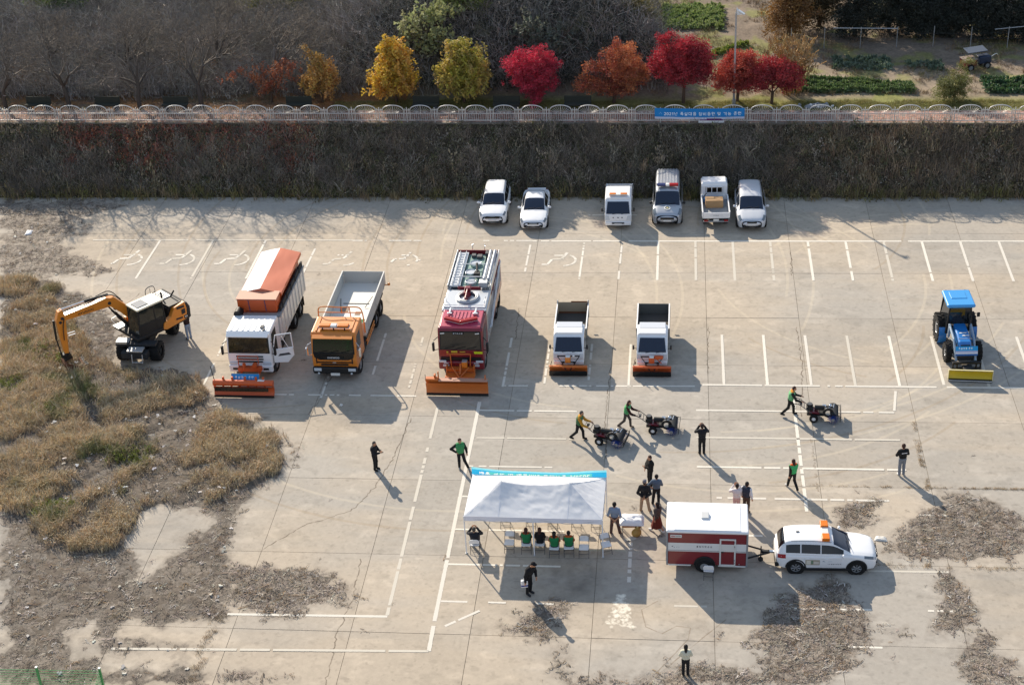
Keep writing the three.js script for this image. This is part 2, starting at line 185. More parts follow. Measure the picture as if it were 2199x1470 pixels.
function lotTexture(x0, x1, z0, z1, W, H) {
  const cv = document.createElement('canvas'); cv.width = W; cv.height = H; const c = cv.getContext('2d'), im = c.createImageData(W, H), o = [0, 0, 0];
  for (let j = 0; j < H; j++) { const z = lerp(z0, z1, (j + 0.5) / H); for (let i = 0; i < W; i++) { lotColor(lerp(x0, x1, (i + 0.5) / W), z, o); const k = (j * W + i) * 4; im.data[k] = srgb8(o[0]); im.data[k + 1] = srgb8(o[1]); im.data[k + 2] = srgb8(o[2]); im.data[k + 3] = 255; } }
  c.putImageData(im, 0, 0);
  c.setTransform(W / (x1 - x0), 0, 0, H / (z1 - z0), -x0 * W / (x1 - x0), -z0 * H / (z1 - z0));
  const r = rng(5);
  const wob = (pts, w, col, jit = 0.05, step = 0.18) => { c.strokeStyle = col; c.lineCap = 'round'; for (let i = 0; i + 3 < pts.length; i += 2) { const n = Math.max(2, Math.round(Math.hypot(pts[i + 2] - pts[i], pts[i + 3] - pts[i + 1]) / step)); let px = pts[i], pz = pts[i + 1]; for (let k = 1; k <= n; k++) { const qx = lerp(pts[i], pts[i + 2], k / n) + (k < n ? (r() - 0.5) * jit * 2 : 0), qz = lerp(pts[i + 1], pts[i + 3], k / n) + (k < n ? (r() - 0.5) * jit * 2 : 0); c.lineWidth = w * (0.4 + r()); c.beginPath(); c.moveTo(px, pz); c.lineTo(qx, qz); c.stroke(); px = qx; pz = qz; } } };
  for (const p of CRACKS) wob(p, 0.035, 'rgba(84,74,62,.75)', 0.07);
  // faint tyre tracks and a dragged line curling in front of the trailer
  const arc = (x, z, rad, a0, a1, w, col) => { c.strokeStyle = col; c.lineWidth = w; c.beginPath(); c.arc(x, z, rad, a0, a1); c.stroke(); };
  for (let k = 0; k < 26; k++) { const x = -26 + r() * 46, z = -36 + r() * 14, R = 6 + r() * 16, a = r() * 6.3; for (const q of [0, 1.5]) arc(x, z + 6, R + q, a, a + 0.5 + r() * 0.8, 0.16, r() < 0.5 ? 'rgba(140,112,84,.16)' : 'rgba(226,208,180,.2)'); }
  const curl = [-0.7, 7.6, -1.4, 8.2, -1.2, 9.3, -0.5, 9.7, 0.1, 9.2, 0.7, 9.3, 0.6, 10, -0.9, 12.4, -1.7, 13.5]; wob(curl, 0.03, 'rgba(120,104,88,.7)', 0.01, 0.3); wob([2.2, 8.7, 0.8, 10.4, -1.6, 13.4], 0.03, 'rgba(120,104,88,.7)', 0.01, 0.3);
  c.fillStyle = 'rgba(244,236,220,.45)'; for (let k = 0; k < 120; k++) { const a = r(), x = -2.3 + (r() - 0.5) * (0.3 + a), z = 7.2 + a * 2.2; c.beginPath(); c.ellipse(x, z, 0.03 + r() * 0.07, 0.03 + r() * 0.1, r() * 3, 0, 7); c.fill(); }
  const t = new THREE.CanvasTexture(cv); t.colorSpace = THREE.SRGBColorSpace; t.flipY = false; t.anisotropy = 16; return t;
}
const LOTS = [[-52, -12], [-12, 28]].map(([a, b]) => ({ a, b, m: new THREE.MeshStandardMaterial({ map: lotTexture(a, b, -33.5, 17.5, 1536, 1900), roughness: 0.93 }) }));
{
  const lot = new THREE.Group(); lot.name = 'parking_lot'; tag(lot, 'old concrete parking lot of large square slabs with dust and weeds', null, null, 'structure'); scene.add(lot);
  const r = rng(11), cut = [];
  for (let i = 0; i + 1 < JX.length; i++) cut.push([JX[i], JX[i + 1]]);
  for (let j = 0; j + 1 < JZ.length - 1; j++) for (const [xa, xb] of cut) {
    const z0 = JZ[j] + 0.011, z1 = JZ[j + 1] - 0.011, pieces = xa < -12 && xb > -12 ? [[xa + 0.011, -12], [-12, xb - 0.011]] : [[xa + 0.011, xb - 0.011]], y = (r() - 0.5) * 0.012;
    for (const [p, q] of pieces) {
      const L = LOTS[(p + q) / 2 < -12 ? 0 : 1], g = new THREE.BoxGeometry(q - p, 0.14, z1 - z0); g.translate((p + q) / 2, y - 0.07, (z0 + z1) / 2);
      const P = g.attributes.position, U = g.attributes.uv; for (let k = 0; k < P.count; k++) U.setXY(k, (P.getX(k) - L.a) / (L.b - L.a), (P.getZ(k) + 33.5) / 51);
      part(lot, 'slab', g, L.m);
    }
  }
}
struct('joint_filler', xf(new THREE.PlaneGeometry(88, 56), -13, -0.022, -6, -Math.PI / 2), std('#8f8372', 1), 'dusty filler in the joints between the concrete slabs');
const soilTex = canvasTex(1024, 1024, (c, W, H) => { const im = c.createImageData(W, H); for (let j = 0; j < H; j++) for (let i = 0; i < W; i++) { const u = i / W * 8, v = j / H * 8, n = fbm(u * 4, v * 4, 4), f = hash(i >> 2, j >> 2) * 0.5 + hash(i, j) * 0.5, s = 0.45 + n * 0.8 + (f - 0.5) * 0.5, k = (j * W + i) * 4; im.data[k] = srgb8(0.165 * s); im.data[k + 1] = srgb8(0.135 * s); im.data[k + 2] = srgb8(0.105 * s); im.data[k + 3] = 255; } c.putImageData(im, 0, 0); });
soilTex.wrapS = soilTex.wrapT = THREE.RepeatWrapping;
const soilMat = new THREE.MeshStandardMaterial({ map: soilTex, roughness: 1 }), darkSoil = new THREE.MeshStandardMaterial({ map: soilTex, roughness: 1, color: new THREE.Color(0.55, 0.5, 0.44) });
struct('ground', xf(new THREE.PlaneGeometry(4000, 4000), 0, -0.16, 0, -Math.PI / 2), std('#6b6250', 1), 'flat land all around the lot');
// rough soil under the dry grass
const moundY = (x, z) => { const g = ragged(maskGrass, x, z, 0.6), s = Math.max(g, ragged(maskDirt, x, z, 0.6) * 0.55 - 0.05); return -0.05 + 0.1 * sstep(0.3, 0.7, s) * (0.5 + fbm(x * 1.2, z * 1.2, 3)) + 0.16 * sstep(0.3, 0.9, g) * fbm(x * 0.45 + 9, z * 0.45, 3); };
{ const g = grid((u, v) => { const x = lerp(-54, -17.5, u), z = lerp(-24, 16, 1 - v); return [x, moundY(x, z), z]; }, 190, 200); const P = g.attributes.position, U = g.attributes.uv; for (let k = 0; k < P.count; k++) U.setXY(k, P.getX(k) / 6, P.getZ(k) / 6); struct('soil', g, soilMat, 'bare brown soil under the dry grass left of the lot'); }
// ---------- painted lines ----------
const lineMats = ['#d8d2c6', '#cbc4b6', '#e0dacd'].map((h) => std(h, 0.85));
{
  const lines = new THREE.Group(); lines.name = 'parking_lines'; tag(lines, 'worn white painted parking bay lines', null, null, 'structure'); scene.add(lines);
  const r = rng(21);
  const line = (x0, z0, x1, z1, w = 0.15, wear = 0.12, name = 'painted_line') => {
    const L = Math.hypot(x1 - x0, z1 - z0), n = Math.max(1, Math.round(L / 0.13)), dx = (x1 - x0) / L, dz = (z1 - z0) / L, pos = []; let on = true;
    for (let k = 0; k < n; k++) {
      const s = fbm((x0 + dx * L * k / n) * 0.9 + 31, (z0 + dz * L * k / n) * 0.9, 3); if (s < 0.2 + wear * 0.8 || r() < wear * 0.5) continue;
      const a = L * k / n, b = L * (k + 1) / n, wa = w * (0.8 + 0.2 * r()), wb = w * (0.8 + 0.2 * r()), q = (t, o) => [x0 + dx * t - dz * o, 0.0105, z0 + dz * t + dx * o];
      const A = q(a, -wa / 2), B = q(b, -wb / 2), C = q(b, wb / 2), D = q(a, wa / 2); pos.push(...A, ...C, ...B, ...A, ...D, ...C);
    }
    if (!pos.length) return; const g = new THREE.BufferGeometry(); g.setAttribute('position', new THREE.Float32BufferAttribute(pos, 3)); g.computeVertexNormals(); part(lines, name, g, lineMats[Math.floor(r() * 3)]);
  };
  line(-37.6, -26.55, -20.5, -26.55, 0.15, 0.02); line(-20.5, -26.5, -9, -26.5, 0.15, 0.3); line(-9, -26.45, -3, -26.45, 0.15, 0.28); line(-3, -26.45, 22, -26.45, 0.17, 0.02);
  for (const x of [-33.1, -29.6, -26.15]) line(x, -26.5, x - 0.05, -21.4, 0.16, 0.02); line(-22.7, -25.4, -22.8, -21.5, 0.15, 0.2); line(-15.8, -24.6, -15.9, -21.5, 0.15, 0.3); for (const x of [-9.1, -5.75, -3.4]) line(x, -26.2, x - 0.05, -21.5, 0.14, 0.22);
  for (let k = 0; k < 11; k++) line(-1.15 + 2.29 * k, -26.4, -1.15 + 2.29 * k, -21.4, 0.17, 0.06);
  for (let k = 0; k < 9; k++) line(2.53 + 2.28 * k, -15.1, 2.53 + 2.28 * k, -9.98, 0.17, 0.0); line(1.4, -9.9, 22, -9.9, 0.17, 0.02); line(-9.3, -9.6, 1, -9.75, 0.13, 0.26);
  for (const [x, a, b] of [[-25.6, -15, -9.4], [-18.85, -15, -8.2], [-16.45, -15, -10.2], [-14.25, -14.6, -9.3], [-9.2, -14.6, -9.5], [-7, -14, -9.6], [-4.65, -14, -9.6], [-2.5, -14, -9.6]]) line(x, a, x, b, 0.14, 0.17);
  for (const z of [-7.45, -4.98, -2.45, 0.05]) line(1.05, z, z > -1 ? 10 : 11.08, z, 0.16, z > -3 ? 0.14 : 0.02); line(6.06, -9.7, 6.12, 1, 0.18, 0.16); line(11.4, -9.6, 11.1, -7.6, 0.15, 0.2); line(11.2, 1.1, 12.8, 1.1, 0.14, 0.1); line(8.5, 5.25, 12, 5.2, 0.14, 0.05); line(4.2, 7.9, 11.8, 7.8, 0.13, 0.25); line(7.2, 10.2, 8.6, 10.2, 0.13, 0.05); line(8.5, 13.0, 11.6, 13.0, 0.13, 0.05);
  line(-10.28, -8, -10.3, 9.3, 0.2, 0.05); line(-10.3, 9.6, -10.28, 11.2, 0.2, 0.2); line(-12.44, -7.4, -12.42, 9, 0.17, 0.14);
  for (const z of [-7.2, -4.68, -2.2, 0.3, 2.86, 5.42, 7.98]) line(-10.2, z, -5.1, z, 0.13, 0.16); line(-9.8, 9.6, -8.1, 8.3, 0.14, 0.25);
  line(-19.5, 9.2, -12.4, 9.08, 0.16, 0.06); line(-24, 11.6, -10.3, 11.2, 0.16, 0.12); line(-23, -8.5, -13.6, -8.5, 0.13, 0.3);
  line(-2, 3.6, -2, 6.4, 0.18, 0.3); line(1.6, 2.9, 4, 2.9, 0.14, 0.2); line(0, 7.9, 1.4, 7.9, 0.13, 0.25); line(-7, -30.1, -1, -30.1, 0.1, 0.35);
  const sign = (x, z, wear) => { line(x + 0.35, z - 0.95, x + 0.12, z - 0.2, 0.2, wear, 'wheelchair_symbol'); line(x - 0.5, z - 0.32, x + 0.15, z - 0.32, 0.16, wear, 'wheelchair_symbol'); line(x + 0.12, z - 0.2, x - 0.05, z + 0.12, 0.19, wear, 'wheelchair_symbol'); line(x + 0.1, z + 0.12, x - 0.6, z + 0.2, 0.19, wear, 'wheelchair_symbol'); line(x - 0.6, z + 0.2, x - 0.85, z + 0.85, 0.19, wear, 'wheelchair_symbol'); line(x - 0.85, z + 0.85, x - 1.2, z + 0.85, 0.19, wear, 'wheelchair_symbol'); let p = null; for (let a = -1.1; a <= 1.75; a += 0.24) { const q = [x + 0.1 + Math.cos(a) * 0.75, z + 0.3 + Math.sin(a) * 0.72]; if (p) line(p[0], p[1], q[0], q[1], 0.17, wear, 'wheelchair_symbol'); p = q; } };
  sign(-34.4, -24.2, 0.1); sign(-31, -24.2, -0.3); sign(-27.5, -24.2, 0.02); sign(-20.6, -24.2, 0.3); sign(-16.8, -24.2, 0.32); sign(-7, -24.2, 0.14);
}
// ---------- embankment, promenade, land behind ----------
const fz = (x) => -36.62 + 0.0205 * x, bz = (x) => -32.75 + 0.006 * x, TOP = 3.6;
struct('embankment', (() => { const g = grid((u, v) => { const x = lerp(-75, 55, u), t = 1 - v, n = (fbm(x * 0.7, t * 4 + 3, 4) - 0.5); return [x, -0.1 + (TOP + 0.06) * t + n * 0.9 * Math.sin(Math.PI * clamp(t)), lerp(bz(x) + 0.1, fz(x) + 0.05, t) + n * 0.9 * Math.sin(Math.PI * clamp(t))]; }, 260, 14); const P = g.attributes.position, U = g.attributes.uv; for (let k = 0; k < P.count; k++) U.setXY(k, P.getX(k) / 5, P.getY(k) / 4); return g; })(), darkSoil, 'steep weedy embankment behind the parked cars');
const brickTex = canvasTex(1024, 512, (c, W, H) => { const r = rng(8); for (let j = 0; j < 32; j++) for (let i = 0; i < 33; i++) { const t = 0.8 + r() * 0.4, pk = r(); c.fillStyle = `rgb(${(pk < 0.7 ? 168 : 150) * t | 0},${(pk < 0.7 ? 128 : 134) * t | 0},${(pk < 0.7 ? 112 : 124) * t | 0})`; c.fillRect(i * 32 - (j % 2) * 16, j * 16, 30, 14.5); } for (let k = 0; k < 700; k++) { c.fillStyle = 'rgba(60,46,34,.25)'; c.fillRect(r() * W, r() * H, 4 + r() * 14, 3 + r() * 8); } });
brickTex.wrapS = brickTex.wrapT = THREE.RepeatWrapping;
const along = (z0, z1, y, x0 = -75, x1 = 55, su = 6.4, sv = 3.2) => { const g = grid((u, v) => { const x = lerp(x0, x1, u); return [x, typeof y === 'function' ? y(x, v) : y, lerp(z1(x), z0(x), 1 - v)]; }, 60, 4); const P = g.attributes.position, U = g.attributes.uv; for (let k = 0; k < P.count; k++) U.setXY(k, P.getX(k) / su, P.getZ(k) / sv); return g; };
struct('promenade_path', along((x) => fz(x) + 0.02, (x) => fz(x) - 2.05, TOP + 0.02), new THREE.MeshStandardMaterial({ map: brickTex, roughness: 0.95 }), 'brick path along the top of the embankment');
{ const g = []; for (let k = 0; k < 65; k++) { const x = -75 + 2 * k; g.push(bx(1.98, 0.12, 0.18, x + 1, TOP + 0.0, fz(x + 1) + 0.1, 0.01, 0, Math.atan(-0.0205))); } const kerb = new THREE.Group(); kerb.name = 'kerb'; tag(kerb, 'pale concrete kerb at the top of the embankment', null, null, 'structure'); scene.add(kerb); for (const q of g) part(kerb, 'kerb_stone', q, std('#7d776d', 0.95)); }
const landY = (x, z) => { const d = fz(x) - 2 - z, s = 1 - sstep(-6, 1.5, x + (d - 8) * 0.35); const L = sstep(-20, -27, x); return TOP + s * lerp(4.6 * sstep(2.2, 9, d) + 3.2 * sstep(9, 22, d), 1.0 * sstep(3, 12, d) + 2.0 * sstep(10, 30, d), L) + (fbm(x * 0.4, z * 0.4, 3) - 0.5) * 0.35 * sstep(0, 2, d); };
const landTex = canvasTex(1536, 768, (c, W, H) => { const im = c.createImageData(W, H); for (let j = 0; j < H; j++) for (let i = 0; i < W; i++) { const x = lerp(-75, 55, i / W), z = lerp(-110, -38, j / H), n = fbm(x * 0.5 + 4, z * 0.5, 4), f = 0.55 + fbm(x * 2.5, z * 2.5, 3) * 0.5 + hash(i, j) * 0.4; let gr = sstep(0.5, 0.66, n) * (x > -3 ? 0.8 : 0.3) + sstep(2.2, 0.6, Math.abs(z + 39.6 - x * 0.02)) * sstep(-26, -20, x) * 0.95; gr = clamp(gr); const tan = sstep(2, 6, x) * sstep(-47, -44, z) * 0.5 + sstep(-58, -52, -Math.abs(x - 3) - 55) * 0; let R = lerp(0.2, 0.2, gr), G = lerp(0.155, 0.2, gr), B = lerp(0.115, 0.06, gr); R = lerp(R, 0.33, tan * (1 - gr)); G = lerp(G, 0.26, tan * (1 - gr)); B = lerp(B, 0.18, tan * (1 - gr)); if (x < -19) { const lf = sstep(0.35, 0.6, fbm(x * 1.2, z * 1.2 + 7, 3)) * sstep(-46, -41, z); R = lerp(R, 0.33, lf); G = lerp(G, 0.17, lf); B = lerp(B, 0.07, lf); } const k = (j * W + i) * 4; im.data[k] = srgb8(R * f); im.data[k + 1] = srgb8(G * f); im.data[k + 2] = srgb8(B * f); im.data[k + 3] = 255; } c.putImageData(im, 0, 0); });
struct('terrain', (() => { const g = grid((u, v) => { const x = lerp(-75, 55, u), z = lerp(fz(x) - 2, -110, 1 - v); return [x, landY(x, z), z]; }, 200, 120); const P = g.attributes.position, U = g.attributes.uv; for (let k = 0; k < P.count; k++) U.setXY(k, (P.getX(k) + 75) / 130, 1 - (P.getZ(k) + 110) / 72); return g; })(), new THREE.MeshStandardMaterial({ map: landTex, roughness: 1 }), 'gardens and brush land behind the promenade');
// ---------- wheels and car bodies ----------
// wheel with its axle along x, outer face towards side (+1 / -1)
function wheel(parent, x, y, z, r, w, side, o = {}) {
  const t = new THREE.Group(); t.name = 'wheel'; t.position.set(x, y, z); parent.add(t);
  const k = (o.rimR ?? 0.62) * r, h = w / 2;
  const ring = new THREE.LatheGeometry([[k * 0.98, -h * 0.9], [r * 0.9, -h], [r * 0.985, -h * 0.72], [r, 0], [r * 0.985, h * 0.72], [r * 0.9, h], [k * 0.98, h * 0.9]].map((p) => new THREE.Vector2(p[0], p[1])), 28); ring.rotateZ(-Math.PI / 2);
  const tg = [ring]; if (o.lugs) for (let i = 0; i < o.lugs; i++) { const a = i / o.lugs * 6.2832; for (const q of [-1, 1]) tg.push(xf(bx(w * 0.52, o.lugH, r * 0.13, 0, 0, 0, 0, 0, 0.6 * q), q * w * 0.25, r, 0).rotateX(a + (q > 0 ? 0 : 3.14 / o.lugs))); }
  part(t, 'tyre', tg, M.rubber);
  const rg = [cy(k, w * 0.5, side * w * 0.05, 0, 0, 'x', 22)];
  if (o.spokes) { rg.length = 0; for (let i = 0; i < o.spokes; i++) { const a = i / o.spokes * 6.2832; for (const e of [-0.13, 0.13]) rg.push(bar([side * h * 0.66, Math.cos(a) * 0.05, Math.sin(a) * 0.05], [side * h * 0.72, Math.cos(a + e) * k * 0.95, Math.sin(a + e) * k * 0.95], r * 0.05, 5)); } rg.push(new THREE.TorusGeometry(k * 0.96, r * 0.035, 6, 26).rotateY(Math.PI / 2).translate(side * h * 0.7, 0, 0), cy(r * 0.15, 0.03, side * h * 0.72, 0, 0, 'x', 12)); part(t, 'hub', cy(k, w * 0.3, 0, 0, 0, 'x', 20), M.black); }
  else { rg.push(cy(k * 0.42, w * 0.2, side * (w * 0.3 + 0.02), 0, 0, 'x', 14), new THREE.TorusGeometry(k * 0.9, r * 0.05, 6, 22).rotateY(Math.PI / 2).translate(side * w * 0.3, 0, 0)); for (let i = 0; i < 6; i++) { const a = i / 6 * 6.2832; rg.push(cy(r * 0.045, 0.03, side * (w * 0.3 + 0.01), Math.cos(a) * k * 0.6, Math.sin(a) * k * 0.6, 'x', 6)); } }
  part(t, 'rim', rg, o.rim ?? M.steel);
  return t;
}
const cat = (a, b, c, d, t) => 0.5 * (2 * b + (c - a) * t + (2 * a - 5 * b + 4 * c - d) * t * t + (3 * b - a - 3 * c + d) * t * t * t);
function keyed(rows) { // rows [[s, ...values]] -> smooth function of s
  return (s) => { let i = 0; while (i < rows.length - 2 && rows[i + 1][0] < s) i++; const A = rows[Math.max(0, i - 1)], B = rows[i], C = rows[i + 1], D = rows[Math.min(rows.length - 1, i + 2)], t = clamp((s - B[0]) / (C[0] - B[0])); return B.slice(1).map((b, k) => cat(A[k + 1], b, C[k + 1], D[k + 1], t)); };
}
/* A car facing +z: spec.hull rows [z, half width, bottom, top], spec.roof rows [z, height, half width at the foot, half width at the top] from cowl to tail. */
function makeCar(t, S) {
  const L = S.hull[0][0], E = S.hull[S.hull.length - 1][0], hull = keyed(S.hull.map((r) => [(L - r[0]) / (L - E), ...r]));
  const hullFn = (u, v) => { const [z, w, b, h] = hull(clamp(u)); const a = v * 2 - 1, s = Math.sign(a) || 1, q = Math.abs(a);
    const ring = [[0, h + 0.03], [0.62, h + 0.012], [0.9, h - 0.035], [0.985, h - 0.13], [1.0, lerp(b, h, 0.52)], [0.985, lerp(b, h, 0.25)], [0.95, b + 0.03], [0.86, b], [0, b]], f = q * 8, i = Math.min(7, Math.floor(f)), k = f - i;
    return [s * w * lerp(ring[i][0], ring[i + 1][0], k), lerp(ring[i][1], ring[i + 1][1], k), z]; };
  const cap = (u) => { const [z, w, b, h] = hull(u); return sph(1, 0, (b + h) / 2, z, w * 0.93, (h - b) / 2, S.capDepth ?? 0.09, 16); };
  part(t, 'body', [grid((u, v) => hullFn(u, 1 - v), 44, 48), cap(0), cap(1)], S.paint);
  const rf = keyed(S.roof.map((r, i) => [i / (S.roof.length - 1), ...r])), belt = (z) => hull(clamp((L - z) / (L - E)))[3] - 0.02;
  const roofFn = (u, v) => { const [z, y, wf, wt] = rf(clamp(u)), b = belt(z), a = v * 2 - 1, s = Math.sign(a) || 1, q = Math.abs(a), hh = Math.max(y - b, 0.004);
    const ring = [[0, y + 0.025], [wt * 0.6, y + 0.018], [wt * 0.9, y - 0.01], [wt, y - 0.12 * hh], [lerp(wt, wf, 0.45), b + hh * 0.5], [wf, b], [wf * 0.99, b - 0.06]], f = q * 6, i = Math.min(5, Math.floor(f)), k = f - i;
    return [s * lerp(ring[i][0], ring[i + 1][0], k), lerp(ring[i][1], ring[i + 1][1], k), z]; };
  part(t, 'cabin', grid((u, v) => roofFn(u, 1 - v), 40, 36), S.paint);
  const V0 = (q) => 0.5 - q / 2, [w0, w1] = S.shield, [r0, r1] = S.back;
  part(t, 'windscreen', patch(roofFn, w0, w1, V0(0.5), 1 - V0(0.5), 0.006, 8, 12), M.glassBlue);
  part(t, 'rear_window', patch(roofFn, r0, r1, V0(0.46), 1 - V0(0.46), 0.006, 6, 12), M.glassDk);
  for (const [a, b] of S.sides) for (const s of [0, 1]) part(t, 'side_window', s ? patch(roofFn, a, b, V0(-0.565), V0(-0.8), 0.007, 8, 4) : patch(roofFn, a, b, V0(0.8), V0(0.565), 0.007, 8, 4), M.glassDk);
  for (const s of [-1, 1]) {
    for (const z of S.axles) { part(t, 'wheel_arch', [xf(new THREE.TorusGeometry(S.R + 0.055, 0.05, 6, 24, Math.PI * 1.08), 0, 0, 0, 0, Math.PI / 2).translate(s * (S.W - 0.04), S.R, z), cy(S.R + 0.05, 0.1, s * (S.W - 0.07), S.R, z, 'x', 24)], S.arch ?? M.black); wheel(t, s * (S.W - 0.09), S.R, z, S.R, 0.22, s, { spokes: S.spokes ?? 5, rim: M.steel }); }
    const hl = S.lamps[0]; part(t, 'headlight', patch(hullFn, hl[0], hl[1], s > 0 ? 0.5 + hl[2] / 2 : 0.5 - hl[3] / 2, s > 0 ? 0.5 + hl[3] / 2 : 0.5 - hl[2] / 2, 0.008, 4, 6), M.lensCar);
    const tl = S.lamps[1]; part(t, 'tail_light', patch(hullFn, tl[0], tl[1], s > 0 ? 0.5 + tl[2] / 2 : 0.5 - tl[3] / 2, s > 0 ? 0.5 + tl[3] / 2 : 0.5 - tl[2] / 2, 0.008, 4, 6), M.redL);
    part(t, 'wing_mirror', [sph(0.12, s * (S.W + 0.09), S.mirror[1], S.mirror[0], 0.9, 0.7, 0.55), bar([s * (S.W - 0.08), S.mirror[1] - 0.05, S.mirror[0]], [s * (S.W + 0.05), S.mirror[1] - 0.02, S.mirror[0]], 0.025)], S.mirrorMat ?? S.paint);
    for (const [a, b] of S.doors ?? []) part(t, 'door', s > 0 ? patch(hullFn, a, b, 0.5 + 0.36 / 2, 0.5 + 0.74 / 2, 0.005, 10, 8) : patch(hullFn, a, b, 0.5 - 0.74 / 2, 0.5 - 0.36 / 2, 0.005, 10, 8), S.paint).add((() => { const m = hull((a + b) / 2), h = new THREE.Mesh(bx(0.025, 0.03, 0.18, s * (m[1] + 0.012), m[3] - 0.2, m[0] - (b - a) * 1.2), S.paint); h.name = 'door_handle'; return h; })());
    if (S.rails) part(t, 'roof_rail', patch(roofFn, S.rails[0], S.rails[1], s > 0 ? 0.5 + 0.37 / 2 : 0.5 - 0.42 / 2, s > 0 ? 0.5 + 0.42 / 2 : 0.5 - 0.37 / 2, 0.045, 10, 2), M.greyP);
  }
  const n = hull(0), zf = n[0] + (S.capDepth ?? 0.09);
  part(t, 'grille', bx(S.grille?.[0] ?? 0.9, S.grille?.[1] ?? 0.1, 0.05, 0, S.grille?.[2] ?? n[3] - 0.14, zf - 0.03 + (S.grille?.[3] ?? 0)), M.blackGloss);
  part(t, 'bumper', [bx(n[1] * 1.35, 0.1, 0.06, 0, n[2] + 0.1, zf - 0.035), ...[-1, 1].map((s) => bx(0.2, 0.09, 0.05, s * n[1] * 0.78, n[2] + 0.16, zf - 0.045))], M.black);
  part(t, 'number_plate', bx(0.5, 0.12, 0.02, 0, n[2] + 0.24, zf + 0.005), M.plate);
  part(t, 'wiper', [bar([-0.55, S.hull[3][3] + 0.09, S.roof[0][0] - 0.02], [0.05, S.hull[3][3] + 0.14, S.roof[0][0] - 0.14], 0.012, 4), bar([0.0, S.hull[3][3] + 0.09, S.roof[0][0] - 0.02], [0.5, S.hull[3][3] + 0.14, S.roof[0][0] - 0.14], 0.012, 4)], M.black);
  return { hullFn, roofFn, hull };
}
const SUV = (p) => ({ paint: p, W: 0.91, R: 0.35, axles: [1.38, -1.28], hull: [[2.2, 0.66, 0.32, 0.78], [2.1, 0.8, 0.26, 0.88], [1.75, 0.89, 0.24, 0.97], [1.1, 0.91, 0.24, 1.05], [0.2, 0.915, 0.24, 1.04], [-1.2, 0.915, 0.24, 1.06], [-1.9, 0.87, 0.28, 1.05], [-2.12, 0.76, 0.4, 0.98]], roof: [[1.12, 1.02, 0.8, 0.7], [0.75, 1.26, 0.83, 0.68], [0.28, 1.53, 0.86, 0.64], [-0.3, 1.6, 0.87, 0.64], [-1.1, 1.6, 0.86, 0.62], [-1.72, 1.52, 0.83, 0.6], [-1.98, 1.28, 0.78, 0.6], [-2.08, 1.02, 0.72, 0.62]], shield: [0.03, 0.275], back: [0.74, 0.93], sides: [[0.14, 0.408], [0.418, 0.566], [0.576, 0.72]], lamps: [[0.02, 0.1, 0.22, 0.34], [0.94, 0.99, 0.2, 0.42]], mirror: [0.75, 1.08], rails: [0.32, 0.7], grille: [0.95, 0.12, 0.72, 0], doors: [[0.34, 0.54], [0.55, 0.74]] });
